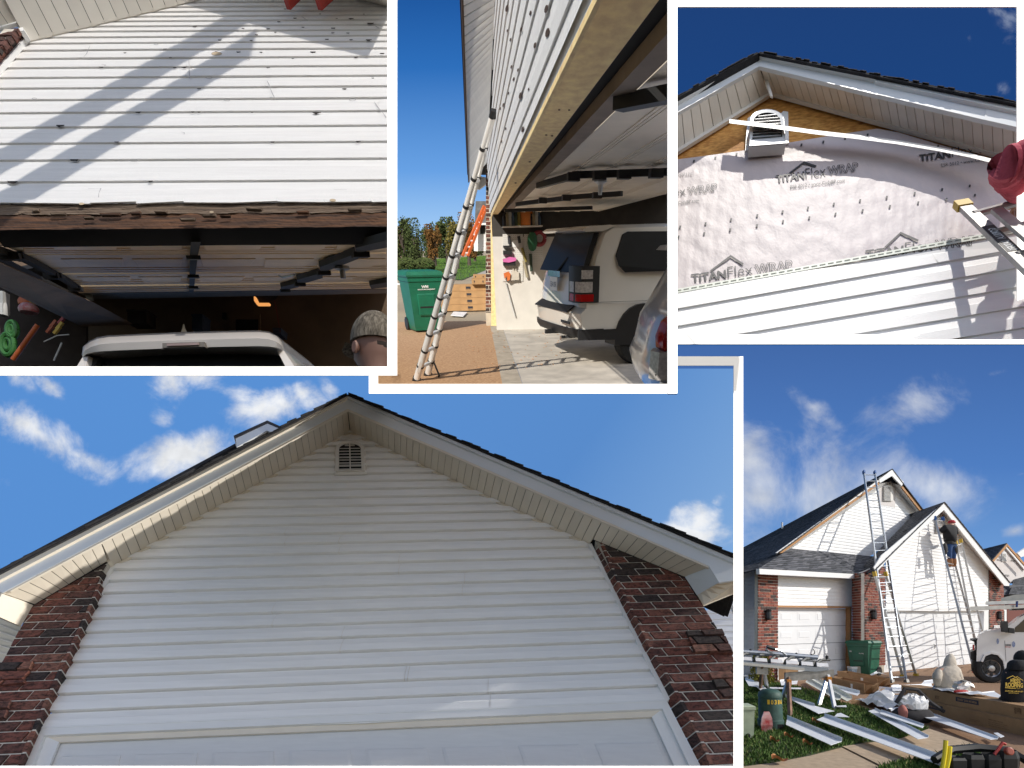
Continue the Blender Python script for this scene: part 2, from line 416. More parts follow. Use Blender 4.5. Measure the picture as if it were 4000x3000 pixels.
# ================================================================ finished gable over the garage door (lower left picture)
def gable():
    K = 'gable'
    u = cv(34000 - CX, CY - 1330, F).normalized(); wv = cv(1333 - CX, CY - 126, F).normalized()
    fr = Fr(pt(1400, 2790, 4.75), u, wv)
    sun(K, fr.u * .86 + fr.v * .34 + fr.n * .052, 4.4)
    A = lambda x, y, c=0: fr.ab(x, y, c)
    T = Thing(K, 'garage_gable', 'white sided gable wall above closed garage door with brick piers, finished', 'house wall')
    VP = {}
    # ---- siding
    h = (A(2326, 2178)[1] - A(2566, 2681)[1]) / 10
    wallpoly = [A(160, 2872), A(2622, 2768), A(2301, 2130), A(1368, 1689), A(442, 2217)]
    wallpoly = [wallpoly[i] for i in (0, 1, 2, 3, 4)]
    b0 = A(2566, 2681)[1] - 3 * h; apron(K, fr, a=7, depth=6.5, mt=mat('pale_concrete', (.58, .53, .46), .9, .1, 3))  # unseen ground, made pale to bounce more light onto the wall
    jn = {}
    for (x, y) in [(1126, 2060), (1126, 2100), (1326, 2120), (1326, 2160), (1560, 2190), (1560, 2230), (1816, 2260), (1808, 2290), (1590, 2600), (1596, 2640), (1907, 2690), (1915, 2740), (1075, 2370), (1072, 2430), (1340, 2480), (1335, 2530)]:
        a, b = A(x, y); jn.setdefault(int((b - b0) / h), []).append(a)
    siding(T, fr, wallpoly, b0, h, 30, M['vinyl'], joints=jn, proj=.030, slot=.07, lap=.46)
    back = MB().poly([fr.P(a, b, -.024) for a, b in wallpoly]); T.part('sheathing', back, M['soffit'])
    # ---- soffit panels
    def soffit(pin, qin, cin, pout, qout, cout, n, mt, t0=0, name='soffit_panel', gap=.055):
        p0, p1 = fr.at(*pin, cin), fr.at(*qin, cin); q0, q1 = fr.at(*pout, cout), fr.at(*qout, cout)
        for i in range(n):
            s0, s1 = (i + gap) / n, (i + 1 - gap * .2) / n
            a, b = lerp(p0, p1, s0), lerp(p0, p1, s1); c, d = lerp(q0, q1, s1), lerp(q0, q1, s0)
            nn = (b - a).cross(d - a).normalized()
            if nn.dot(CAM - a) > 0: nn = -nn
            T.part(name, MB().prism([a, b, c, d], nn * .005, .0), mt)
        up = (p1 - p0).cross(q0 - p0).normalized()
        if up.dot(CAM - p0) > 0: up = -up
        T.part('soffit_backing', MB().grid(lambda s_, t_: lerp(lerp(p0, p1, s_), lerp(q0, q1, s_), t_) + up * .008, n * 2, 4), mat_dark_soffit)
    mat_dark_soffit = mat('soffit_groove', (.20, .17, .14), .8, .1)
    CF = .36
    soffit((1368, 1689), (442, 2217), .0, (1358, 1602), (395, 2116), CF, 33, M['soffit'])
    soffit((422, 2190), (135, 2360), .10, (395, 2116), (12, 2318), CF, 9, M['soffit'])
    soffit((1368, 1689), (2301, 2130), .0, (1358, 1602), (2350, 2036), CF, 36, M['soffit'])
    soffit((2317, 2107), (2675, 2253), .10, (2350, 2036), (2768, 2216), CF, 11, M['soffit'])
    for q4 in (((395, 2114, CF), (442, 2219, .0), (420, 2192, .10), (392, 2118, CF)), ((2350, 2034, CF), (2299, 2132, .0), (2319, 2106, .10), (2352, 2037, CF)), ((2722, 2325, .09), (2812, 2276, CF - .02), (2900, 2262, CF - .02), (2900, 2310, .0), (2750, 2372, .05))):
        pp = [fr.at(x, y, c) for x, y, c in q4]; T.part('soffit_corner', MB().prism([q + fr.v * .012 for q in pp], fr.v * .01), M['soffit'])
    # trim strips along the wall
    def strip(p, q, c, wd, th, mt, name, px_off=(0, 0)):
        a, b = fr.at(*p, c), fr.at(*q, c); d = (b - a).normalized(); s = d.cross(fr.n).normalized()
        T.part(name, MB().prism([a - s * wd / 2, b - s * wd / 2, b + s * wd / 2, a + s * wd / 2], fr.n * th, .002), mt)
    strip((1368, 1693), (442, 2221), .004, .03, .02, M['soffit'], 'rake_channel')
    strip((1368, 1693), (2301, 2134), .004, .03, .02, M['soffit'], 'rake_channel')
    strip((445, 2217), (158, 2846), .004, .04, .03, M['trim'], 'corner_channel')
    strip((2303, 2131), (2606, 2740), .004, .04, .03, M['trim'], 'corner_channel')
    strip((422, 2192), (442, 2217), .02, .03, .08, M['soffit'], 'soffit_trim')
    # ---- fascia boards: lower board and upper drip board
    def board(pts, c, th, mt, name, parent=None):
        return T.part(name, MB().prism([fr.at(x, y, c) for x, y in pts], fr.n * -th), mt, parent=parent)
    board([(10, 2316), (1358, 1596), (1358, 1558), (-40, 2290)], CF + .004, .02, M['trim_blue'], 'fascia_board')
    board([(1358, 1596), (2768, 2210), (2810, 2276), (2900, 2262), (2900, 2216), (1358, 1557)], CF + .004, .02, M['trim_blue'], 'fascia_board')
    board([(-40, 2286), (1358, 1555), (1358, 1542), (-40, 2262)], CF + .03, .03, M['soffit'], 'drip_board')
    board([(1358, 1555), (2900, 2212), (2900, 2194), (1358, 1542)], CF + .03, .03, M['trim_blue'], 'drip_board')
    # soffit-to-fascia lip
    board([(40, 2308), (1358, 1605), (1358, 1596), (10, 2316)], CF + .001, .02, M['soffit'], 'soffit_lip')
    board([(1358, 1605), (2768, 2218), (2768, 2210), (1358, 1596)], CF + .001, .02, M['soffit'], 'soffit_lip')
    # boxed eave ends
    e = MB().prism([fr.at(10, 2314, CF), fr.at(130, 2364, .1), fr.at(82, 2447, .1), fr.at(-30, 2398, CF)], -fr.u * .02); T.part('eave_return', e, M['soffit'])
    e = MB().prism([fr.at(2768, 2210, CF), fr.at(2808, 2275, CF), fr.at(2722, 2325, .1), fr.at(2675, 2253, .1)], fr.u * .02); T.part('eave_return', e, M['trim_blue'])
    for i in range(5):
        p0, p1, q0, q1 = fr.at(2722, 2325, .1), fr.at(2750, 2365, .1), fr.at(2812, 2276, CF), fr.at(2900, 2262, CF)
        s0, s1 = (i + .05) / 5, (i + .97) / 5
        T.part('soffit_panel', MB().prism([lerp(p0, q0, s0), lerp(p0, q0, s1), lerp(p1, q1, s1), lerp(p1, q1, s0)], fr.v * .01), M['soffit'])
    for i in range(7):
        a = fr.at(-30, lerp(2405, 2600, i / 7), .0); b = fr.at(84, lerp(2450, 2620, i / 7), .0)
        c = fr.at(84, lerp(2450, 2620, (i + .94) / 7), -.05); d = fr.at(-30, lerp(2405, 2600, (i + .94) / 7), -.05)
        T.part('soffit_panel', MB().prism([a, b, c, d], fr.v * .01), M['soffit'])
    # ---- roof: deck and shingle courses along both rakes
    for side, (pe, ln, dk) in {'l': ((-40, 2258), 40, 3.2), 'r': ((2900, 2190), 44, .8)}.items():
        p0, p1 = fr.at(1358, 1541, CF + .05), fr.at(*pe, CF + .05)
        upn = (p1 - p0).cross(fr.n).normalized()
        if upn.dot(fr.v) < 0: upn = -upn
        T.part('roof_deck', MB().prism([p0, p1, p1 - fr.n * dk, p0 - fr.n * dk], upn * .012), M['shingle'])
        for i in range(ln):
            a, b = lerp(p0, p1, i / ln), lerp(p0, p1, (i + 1.25) / ln)
            lift = upn * (.014 + rnd.uniform(0, .006))
            ov = fr.n * rnd.uniform(.005, .03)
            T.part('shingle', MB().hexa([a + upn * .013 + ov, b + upn * .020 + ov, b + upn * .020 - fr.n * dk, a + upn * .013 - fr.n * dk],
                                        [a + upn * .019 + ov, b + upn * .034 + ov, b + upn * .034 - fr.n * dk, a + upn * .019 - fr.n * dk]), M['shingle'])
    # ---- brick piers
    bh = h * .565
    def pier(front, ret_wall, corner, c1, skew, phase, quoins):
        poly = [A(x, y, c1) for x, y in front]
        bb = b0 - 14 * bh
        T.part('mortar_bed', MB().prism([fr.P(a, b, c1 - .012) for a, b in poly], -fr.n * .08), M['mortar'])
        bricks(T, fr, poly, bb, bh, 60, M['brick'], c1 - .03, c1, skew=skew, L=.26, phase=phase)
        # bricks of the side face, one header to a course
        cp = [A(x, y, c1) for x, y in corner]; wp = [A(x, y, 0.0) for x, y in ret_wall]
        def xa(pl, b):
            for i in range(len(pl) - 1):
                (a0, q0), (a1, q1) = pl[i], pl[i + 1]
                if min(q0, q1) <= b <= max(q0, q1): return a0 + (a1 - a0) * (b - q0) / (q1 - q0)
        for k in range(60):
            z0, z1 = bb + k * bh, bb + (k + 1) * bh - .013
            v = [xa(cp, z0), xa(cp, z1), xa(wp, z0), xa(wp, z1)]
            if None in v: continue
            q = [fr.P(v[0], z0, c1), fr.P(v[2], z0, .0), fr.P(v[3], z1, .0), fr.P(v[1], z1, c1)]
            inw = -fr.u if v[2] > v[0] else fr.u
            j = rnd.uniform(-.003, .003)
            T.part('brick', MB().hexa([p + inw * .03 for p in q], [p - inw * j for p in q]), M['brick'])
            z2 = z1 + .013; v2 = [xa(cp, z2), xa(wp, z2)]
            if None not in v2: T.part('mortar_joint', MB().hexa(*[[p + inw * d for p in (fr.P(v[1], z1, c1), fr.P(v[3], z1, 0), fr.P(v2[1], z2, 0), fr.P(v2[0], z2, c1))] for d in (.03, .006)]), M['mortar'])
        for qx in quoins:
            bricks(T, fr, [A(x, y, c1 + .03) for x, y in qx], bb, bh, 60, M['brick'], c1 - .01, c1 + .03, skew=skew, phase=phase + .05, L=.26)
    pier([(60, 2998), (130, 2836), (170, 2741), (220, 2631), (285, 2496), (345, 2366), (400, 2226), (420, 2195), (135, 2362), (122, 2371), (80, 2449), (10, 2578), (-40, 2650), (-40, 3030), (45, 3030)],
         [(442, 2218), (155, 2846), (90, 2991), (80, 3013)], [(412, 2205), (400, 2226), (345, 2366), (285, 2496), (220, 2631), (170, 2741), (130, 2836), (60, 2998), (48, 3030)], .10, .17, .0,
         [[(-40, 2585), (128, 2578), (92, 2664), (-40, 2680)], [(-40, 2740), (42, 2736), (15, 2800), (-40, 2810)]])
    pier([(2343, 2116), (2374, 2187), (2419, 2295), (2479, 2416), (2539, 2530), (2600, 2639), (2672, 2768), (2744, 2916), (2790, 3030), (2900, 3030), (2900, 2620), (2865, 2566), (2799, 2452), (2747, 2365), (2714, 2319), (2676, 2256), (2325, 2110)],
         [(2301, 2130), (2606, 2740), (2735, 2991), (2755, 3030)], [(2343, 2116), (2374, 2187), (2419, 2295), (2479, 2416), (2539, 2530), (2600, 2639), (2672, 2768), (2744, 2916), (2790, 3030)], .10, -.42, .1,
         [[(2680, 2464), (2822, 2456), (2866, 2548), (2718, 2550)], [(2770, 2626), (2900, 2610), (2900, 2715), (2818, 2720)]])
    # ---- door head, jambs and door
    q = lambda pts, c, th, mt, name: T.part(name, MB().prism([fr.at(x, y, c) for x, y in pts], -fr.n * th), mt)
    q([(155, 2846), (2606, 2738), (2590, 2768), (170, 2872)], .03, .10, M['trim'], 'head_trim')
    q([(160, 2838), (2606, 2731), (2606, 2738), (157, 2845)], .034, .02, M['trim'], 'head_flashing')
    q([(172, 2873), (2588, 2769), (2547, 2800), (230, 2899)], .0, .02, M['soffit'], 'door_stop')
    q([(155, 2848), (172, 2873), (112, 3030), (75, 3030)], .03, .06, M['trim'], 'jamb_trim')
    q([(172, 2873), (230, 2899), (176, 3030), (112, 3030)], .0, .02, M['trim'], 'door_stop')
    q([(2606, 2740), (2588, 2769), (2712, 3030), (2756, 3030)], .03, .06, M['trim'], 'jamb_trim')
    q([(2588, 2769), (2547, 2800), (2652, 3030), (2712, 3030)], .0, .02, M['trim'], 'door_stop')
    dr = q([(228, 2897), (2549, 2798), (2655, 3035), (172, 3035)], -.03, .04, M['door'], 'garage_door')
    d0, d1, e0, e1 = (232, 2900), (2545, 2803), (172, 3035), (2655, 3035)
    for i in range(8):
        s0, s1 = (i + .1) / 8, (i + .9) / 8
        a, b = l2(d0, d1, s0), l2(d0, d1, s1); c, d = l2(e0, e1, s1), l2(e0, e1, s0)
        tp, bt = .42, 1.0
        pts = [l2(a, d, tp), l2(b, c, tp), l2(b, c, bt), l2(a, d, bt)]
        T.part('raised_panel', MB().prism([fr.at(x, y, -.034) for x, y in pts], fr.n * .014, .03), M['door'], parent=dr)
    # ---- arched vent
    v0 = A(1307, 1862); v1 = A(1436, 1856); vt = A(1371, 1733)
    cxa = (v0[0] + v1[0]) / 2; rw = (v1[0] - v0[0]) / 2; vb = v0[1]; vtop = vt[1]; spr = vtop - rw * .95
    SK = wv.dot(fr.u) / wv.dot(fr.v)
    fP = fr.P
    class _S: pass
    vs = _S(); vs.n = fr.n; vs.P = lambda a, b, c=0: fP(a + SK * (b - vb), b, c)
    cxa -= SK * 0
    def arch(r, bot, n=14, sh=0): return [(cxa - r, bot), (cxa + r, bot)] + [(cxa + r * math.cos(t), spr + r * .95 * math.sin(t)) for t in [math.pi * i / n for i in range(n + 1)]]
    vent = T.part('gable_vent', MB().prism([vs.P(a, b, .016) for a, b in arch(rw, vb)], fr.n * .012, .004), M['louver'])
    outer, inner = arch(rw * .9, vb + .05), arch(rw * .70, vb + .09)
    ring = MB()
    for i in range(len(outer)):
        j = (i + 1) % len(outer)
        ring.hexa([vs.P(*outer[i], .028), vs.P(*outer[j], .028), vs.P(*inner[j], .028), vs.P(*inner[i], .028)], [vs.P(*outer[i], .05), vs.P(*outer[j], .05), vs.P(*inner[j], .042), vs.P(*inner[i], .042)])
    T.part('vent_frame', ring, M['louver'], parent=vent)
    T.part('vent_shade', MB().prism([vs.P(a, b, .0285) for a, b in inner], fr.n * .001), M['dark'], parent=vent)  # flat dark sheet paints the shade behind the louvers
    y0, y1 = vb + .09, spr + rw * .62
    for i in range(9):
        b = lerp(y0, y1, i / 9); hh = (y1 - y0) / 9
        w2 = rw * .70 if b + hh < spr else rw * .70 * math.sqrt(max(0, 1 - ((b + hh - spr) / (rw * .7)) ** 2))
        T.part('louver', MB().hexa([vs.P(cxa - w2, b, .045), vs.P(cxa + w2, b, .045), vs.P(cxa + w2, b + hh * .5, .031), vs.P(cxa - w2, b + hh * .5, .031)],
                                   [vs.P(cxa - w2, b + .006, .046), vs.P(cxa + w2, b + .006, .046), vs.P(cxa + w2, b + hh * .5 + .006, .032), vs.P(cxa - w2, b + hh * .5 + .006, .032)]), M['louver'], parent=vent)
    T.part('mullion', MB().hexa(*[[vs.P(cxa + s * .006, b, c) for s, b in ((-1, y0), (1, y0), (1, y1), (-1, y1))] for c in (.03, .044)]), M['louver'], parent=vent)
    T.done()
    # ---- rear gable of the same roof, seen over the left rake
    G = Thing(K, 'rear_gable', 'small white gable peak with dark shingles showing above the left rake', 'house gable')
    f2 = Fr(fr.P(-1.0, 1.0, -2.6), fr.u, fr.v)
    g = lambda pts, c, th, mt, name: G.part(name, MB().prism([f2.at(x, y, c) for x, y in pts], -fr.n * th), mt)
    g([(918, 1706), (1044, 1650), (1110, 1678), (1100, 1700), (1042, 1682), (926, 1746)], .0, .04, M['trim_blue'], 'fascia_board')
    g([(912, 1702), (1044, 1642), (1106, 1670), (1112, 1680), (1044, 1651), (915, 1712)], .02, .8, M['shingle'], 'roof')
    g([(926, 1746), (1042, 1682), (1060, 1700), (930, 1768)], -.1, .02, M['soffit'], 'soffit')
    g([(915, 1712), (926, 1746), (932, 1765), (921, 1740)], -.02, .5, M['trim'], 'eave_return')
    g([(-40, 2262), (800, 1806), (926, 1738), (940, 1790), (-40, 2330)], -.3, .05, M['trim_blue'], 'lower_fascia')
    g([(-40, 2244), (800, 1796), (926, 1728), (926, 1738), (800, 1807), (-40, 2263)], -.2, .9, M['shingle'], 'lower_roof')
    G.done()
    # ---- neighbouring house at the right edge
    Nb = Thing(K, 'neighbour_house', 'white sided house wall with vent glimpsed past the right brick pier', 'house')
    f3 = Fr(fr.P(4.0, .5, -4.0), fr.u, fr.v)
    poly = [f3.ab(x, y) for x, y in [(2740, 2600), (2900, 2600), (2900, 2280), (2740, 2400)]]
    hh = (f3.ab(2820, 2400)[1] - f3.ab(2820, 2424)[1])
    siding(Nb, f3, poly, min(p[1] for p in poly), hh, 16, M['vinyl'])
    Nb.part('wall', MB().poly([f3.P(a, b, -.003) for a, b in poly]), M['trim'])
    vp = [(2822, 2326), (2900, 2290), (2900, 2420), (2866, 2392)]
    vn = Nb.part('vent_frame', MB().prism([f3.at(x, y, .02) for x, y in vp], fr.n * .03), M['louver'])
    for i in range(7):
        y = 2318 + i * 11
        Nb.part('louver', MB().prism([f3.at(2842 + i * 4, y, .055), f3.at(2900, y - 4, .055), f3.at(2900, y + 2, .055), f3.at(2845 + i * 4, y + 6, .055)], fr.n * .02), M['trim'], parent=vn)
    Nb.done()
    rect = (-60, 1440, 2900, 3060)
    nx = lambda x, y: ((x + 60) / 2960, 1 - (y - 1440) / 1620)
    cl = []
    for (x, y, rx, ry, an, den) in [(150, 1690, 420, 90, -.52, .95), (330, 1790, 190, 60, -.5, .9), (60, 1470, 120, 50, -.5, .45), (190, 1500, 130, 45, -.6, .4), (680, 1500, 120, 120, -.4, .8), (760, 1470, 190, 80, -.3, .75), (1050, 1600, 260, 95, .1, .85), (950, 1560, 150, 70, -.4, .6),
                                    (700, 1770, 270, 100, .35, .95), (620, 1800, 130, 60, .0, .6), (640, 1630, 80, 50, 0, .5), (1180, 1540, 80, 60, .2, .55), (1290, 1510, 50, 80, .3, .45), (2740, 2030, 130, 110, .5, 1.2), (2700, 2090, 190, 70, .1, 1.1), (2800, 1960, 70, 60, .6, .8), (60, 1900, 110, 50, -.2, .35)]:
        a, b = nx(x, y); cl.append((a, b, rx / 1350, ry / 1300, an, den + .08))
    sky(K, rect, 100, [(.0, (.10, .28, .66)), (.35, (.10, .26, .60)), (.62, (.24, .43, .73)), (.95, (.42, .60, .82))], tilt=(.75, -.3), clouds=cl, soft=.42, nscale=6, cloud_col=(.90, .92, .95))
gable()
# ================================================================ gable being wrapped (upper right picture)
def wrap_place():
    K = 'wrap'
    Z = lambda x, y: (2620 + x * .8075, y * .8075)          # measured on an enlargement of that picture
    u = cv(1, .124, -.12).normalized(); wv = cv(2850 - CX, CY + 2200, F).normalized()
    fr = Fr(pt(*Z(700, 1300), 4.0), u, wv)
    h0 = fr.ab(*Z(1280, 1320))[1] - fr.ab(*Z(1280, 1410))[1]
    fr = Fr(pt(*Z(700, 1300), 4.0 * .128 / h0), u, wv)
    apron(K, fr)
    A = lambda x, y, c=0: fr.ab(*Z(x, y), c); AT = lambda x, y, c=0: fr.at(*Z(x, y), c)
    h = .128; CF = .17
    pk = A(425, 250, CF); sh = A(520, 668)
    sun(K, fr.u * .30 + fr.v * .86 + fr.n * .40, 3.3)
    osb = mat('osb_sheathing', (.46, .18, .035), .8, .5, 26, .3, 40, (1, 1, 2.2), col2=(.85, .45, .12))
    wrapm = mat('house_wrap', (.66, .585, .585), .55, .04, 5, .4, 11, (1, .55, .5), dist=.02)
    T = Thing(K, 'gable_being_sided', 'gable end with pinkish house wrap, bare orange sheathing and new white siding', 'house wall')
    PQ = lambda pts, c, th, mt, name, parent=None, cham=0: T.part(name, MB().prism([AT(x, y, c) for x, y in pts], -fr.n * th, cham), mt, parent=parent)
    PQ([(-30, 765), (480, 462), (1720, 800), (1720, 1100), (-30, 900)], -.012, .02, osb, 'sheathing')
    # wrinkled wrap sheet
    top = [(-60, 785), (30, 771), (180, 752), (350, 728), (570, 690), (780, 655), (1000, 622), (1100, 640), (1300, 700), (1720, 812)]
    bot0, bot1 = (-60, 1420), (1720, 1205)
    def wr(s, t):
        x = lerp(-60, 1720, s)
        for i in range(len(top) - 1):
            if top[i][0] <= x <= top[i + 1][0]: yt = lerp(top[i][1], top[i + 1][1], (x - top[i][0]) / (top[i + 1][0] - top[i][0]))
        y = lerp(yt, lerp(bot0[1], bot1[1], s), t)
        wv_ = .0022 * math.sin(x * .052 + 5 * math.sin(y * .0031) + 2 * math.sin(x * .013)) * t + .0012 * math.sin(x * .13 + 4 * math.sin(x * .01) + y * .01) + .002 * math.sin(y * .06 + 2 * math.sin(x * .02)) + rnd.uniform(-.0008, .0008)
        if t < .06: wv_ += .006
        return AT(x, y, .005 + wv_ * .4)
    T.part('house_wrap', MB().grid(wr, 150, 60), wrapm, smooth=True, fixn=False)
    ink = mat('wrap_print', (.045, .045, .05), .6, .1)
    faint = mat('wrap_print_faint', (.30, .28, .29), .6, .1)
    C1 = .0102
    def logo(bl, br, hgt, chev, esr=None, part=None, cutn=None):
        """TiTAN in bold, Flex thin, WRAP in outline, roof chevron above"""
        q = lambda s0, s1, dh=0: [AT(*l2(bl, br, s0), C1), AT(*l2(bl, br, s1), C1), AT(l2(bl, br, s1)[0] - 4, l2(bl, br, s1)[1] - hgt - dh, C1), AT(l2(bl, br, s0)[0] - 4, l2(bl, br, s0)[1] - hgt - dh, C1)]
        mb = MB(); letter(mb, 'TiTAN', q(0, .345, -6), bold=.035); letter(mb, 'Flex', q(.36, .605, 6), bold=-.012)
        T.part('logo_print', mb, ink)
        m2 = MB(); v, f = text_mesh('WRAP', bold=.02)
        # outline letters: draw the contour edges as thin strips
        ed = {}
        for fc in f:
            for i in range(len(fc)):
                e = tuple(sorted((fc[i], fc[(i + 1) % len(fc)]))); ed[e] = ed.get(e, 0) + 1
        qq = q(.635, 1.0); mp = lambda a, b: lerp(lerp(qq[0], qq[1], a), lerp(qq[3], qq[2], a), b)
        for (i, j), c in ed.items():
            if c == 1:
                p, r_ = mp(*v[i]), mp(*v[j]); d = (r_ - p)
                if d.length < 1e-5: continue
                s_ = d.normalized().cross(fr.n) * .0016; m2.poly([p - s_, r_ - s_, r_ + s_, p + s_])
        T.part('outline_print', m2, ink)
        if chev:
            a, b, c = chev; m3 = MB(); tw = 11
            m3.poly([AT(a[0] - 3, a[1] - tw * .1, C1), AT(a[0] + 6, a[1] + 3, C1), AT(b[0], b[1] + tw, C1), AT(b[0], b[1], C1)]); m3.poly([AT(b[0], b[1], C1), AT(b[0], b[1] + tw, C1), AT(c[0] - 3, c[1] + 4, C1), AT(c[0] + 3, c[1] - tw * .5, C1)])
            T.part('roof_print', m3, ink)
        if esr:
            (p, r_, hh) = esr; m4 = MB(); letter(m4, 'ESR 5012 \u2022 www.CadyBP.com', [AT(*p, C1), AT(*r_, C1), AT(r_[0] - 2, r_[1] - hh, C1), AT(p[0] - 2, p[1] - hh, C1)]); T.part('address_print', m4, ink)
    logo((512, 884), (908, 826), 42, ((575, 836), (645, 780), (703, 806)), ((581, 917), (843, 884), 21))
    logo((102, 1366), (590, 1302), 46, ((192, 1310), (290, 1233), (350, 1280)))
    logo((946, 1252), (1478, 1184), 48, ((1035, 1197), (1112, 1121), (1197, 1165)))
    logo((1205, 782), (1640, 722), 40, None, ((1310, 812), (1590, 772), 21))
    logo((-160, 975), (226, 922), 36, None, ((-100, 1008), (137, 980), 19))
    m4 = MB(); letter(m4, 'TITAN', [AT(106, 832, C1), AT(34, 838, C1), AT(34, 852, C1), AT(106, 846, C1)]); T.part('faint_print', m4, faint)
    marks = [(112, 780), (215, 765), (318, 748), (423, 734), (527, 716), (632, 701), (738, 687), (843, 671), (952, 653), (1293, 707),
             (45, 1098), (168, 1082), (291, 1063), (418, 1043), (541, 1024), (664, 1006), (789, 987), (916, 970), (1045, 954), (1180, 935), (1312, 917), (1446, 900), (1582, 882),
             (37, 1146), (161, 1130), (287, 1111), (417, 1091), (543, 1071), (670, 1053), (797, 1035), (928, 1018), (1060, 998), (1197, 981), (1333, 964), (1471, 945), (1612, 926)]
    for x, y in marks: T.part('staple_mark', MB().poly([AT(x - 5, y + 6, C1), AT(x + 4, y + 6, C1), AT(x + 6, y - 7, C1), AT(x - 3, y - 7, C1)]), ink)
    # ---- new siding
    poly = [A(-60, 1750), A(1760, 1750), A(1760, 1168), A(1285, 1228), A(-60, 1406)]
    poly = [A(-60, 1900), A(1760, 1900), A(1760, 1185), A(-60, 1408)]
    bt = A(700, 1310)[1]; seam = A(1272, 1275)[0]
    siding(T, fr, poly, bt - 8 * h, h, 8, M['vinyl'], c=.012, joints={7: [seam]}, proj=.011, lap=.5)
    T.part('wall_backing', MB().poly([fr.P(a, b, .008) for a, b in [(-6, bt - 8 * h), (6, bt - 8 * h), (6, bt), (-6, bt)]]), M['trim'])
    fl = mat('nail_flange', (.74, .78, .68), .5, .03)
    T.part('nail_flange', MB().prism([fr.P(A(-60, 1400)[0], bt - .002, .014), fr.P(A(1760, 1170)[0], bt - .002, .014), fr.P(A(1760, 1170)[0], bt + .03, .014), fr.P(A(-60, 1400)[0], bt + .03, .014)], fr.n * .002), fl)
    sl = MB(); a = A(-60, 1390)[0]; slot = mat('slot_shadow', (.25, .27, .22), .7, .05)
    while a < A(1760, 1170)[0]:
        sl.poly([fr.P(a, bt + .012, .0175), fr.P(a + .028, bt + .012, .0175), fr.P(a + .028, bt + .018, .0175), fr.P(a, bt + .018, .0175)]); a += .04
    T.part('nail_slots', sl, slot, kind='stuff')
    # ---- soffit
    def soffit(pin, qin, pout, qout, n):
        p0, p1 = AT(*pin), AT(*qin); q0, q1 = AT(*pout, CF), AT(*qout, CF); up = (p1 - p0).cross(q0 - p0).normalized()
        if up.dot(CAM - p0) > 0: up = -up
        for i in range(n):
            s0, s1 = (i + .06) / n, (i + .985) / n
            T.part('soffit_panel', MB().prism([lerp(p0, p1, s0), lerp(p0, p1, s1), lerp(q0, q1, s1), lerp(q0, q1, s0)], up * .006), M['soffit_white'])
        T.part('soffit_backing', MB().grid(lambda s_, t_: lerp(lerp(p0, p1, s_), lerp(q0, q1, s_), t_) + up * .012, n, 3), mat('groove', (.10, .08, .06), .9, .1))
    soffit((482, 462), (-120, 838), (430, 325), (-120, 640), 13)
    soffit((482, 462), (1760, 812), (430, 325), (1760, 634), 31)
    PQ([(430, 322), (482, 462), (495, 468), (455, 330)], .1, .01, M['soffit_white'], 'corner_post')
    for a, b in (((-120, 838), (482, 463)), ((482, 463), (1760, 812))):
        p, q = AT(*a, .002), AT(*b, .002); s_ = (q - p).normalized().cross(fr.n) * (.016 if a[0] < 0 else .009)
        T.part('receiving_channel', MB().prism([p - s_, q - s_, q + s_, p + s_], fr.n * .02), M['louver'])
    # ---- fascia and drip boards, roof edge
    PQ([(-120, 572), (425, 270), (428, 320), (-120, 632)], CF + .01, .02, M['trim_blue'], 'fascia_board')
    PQ([(425, 270), (990, 384), (1000, 458), (428, 320)], CF + .012, .02, M['trim_blue'], 'fascia_board')
    PQ([(985, 384), (1535, 505), (1520, 580), (985, 452)], CF + .01, .02, M['trim_blue'], 'fascia_board')
    PQ([(1530, 505), (1760, 552), (1760, 634), (1515, 578)], CF + .013, .02, M['trim_blue'], 'fascia_board')
    PQ([(-120, 562), (425, 262), (425, 272), (-120, 582)], CF + .03, .04, M['trim'], 'drip_board')
    PQ([(425, 262), (1000, 368), (1000, 386), (425, 272)], CF + .03, .04, M['trim'], 'drip_board')
    PQ([(990, 372), (1760, 528), (1760, 556), (990, 392)], CF + .03, .04, M['trim'], 'drip_board')
    for p, q, n in (((425, 256), (-200, 600), 30), ((425, 256), (1820, 530), 60)):
        p0, p1 = AT(*p, CF + .05), AT(*q, CF + .05); upn = (p1 - p0).cross(fr.n).normalized()
        if upn.dot(fr.v) < 0: upn = -upn
        bk = (AT(482, 462) - AT(430, 325, CF)).normalized() * 2.5 + fr.v * .25
        T.part('roof_deck', MB().prism([p0, p1, p1 + bk, p0 + bk], upn * .008), M['shingle'])
        for i in range(n):
            a, b = lerp(p0, p1, i / n), lerp(p0, p1, (i + 1.2) / n); ov = fr.n * rnd.uniform(.0, .010)
            T.part('shingle', MB().hexa([a + upn * .009 + ov, b + upn * .010 + ov, b + upn * .010 + bk, a + upn * .009 + bk], [a + upn * .012 + ov, b + upn * .017 + ov, b + upn * .017 + bk, a + upn * .012 + bk]), M['shingle'])
    # ---- arched louvre vent with nailing flanges
    vl, vr, vb, vtp = 385, 548, 690, 530
    def arch(g, b, n=12, sq=1.0):
        xs0, xs1 = vl + g, vr - g; cxm = (xs0 + xs1) / 2; r = (xs1 - xs0) / 2; yt = vtp + g; ys = yt + r * .62
        return [(xs0 - 8, b), (xs1 + 8, b - 14)] + [(cxm + r * math.cos(t), ys - r * .62 * math.sin(t) - 3) for t in [math.pi * i / n for i in range(n + 1)]]
    vent = PQ([(360, 728), (572, 690), (568, 540), (545, 537), (520, 560), (410, 560), (385, 562), (372, 572)], .02, .012, M['trim'], 'gable_vent')
    bodyp = arch(0, 712); PQ(bodyp, .075, .055, M['trim'], 'vent_body', vent)
    inn = arch(17, 676); PQ(inn, .0765, .001, M['dark'], 'vent_shade', vent)  # thin dark plate stands in for shade inside the vent
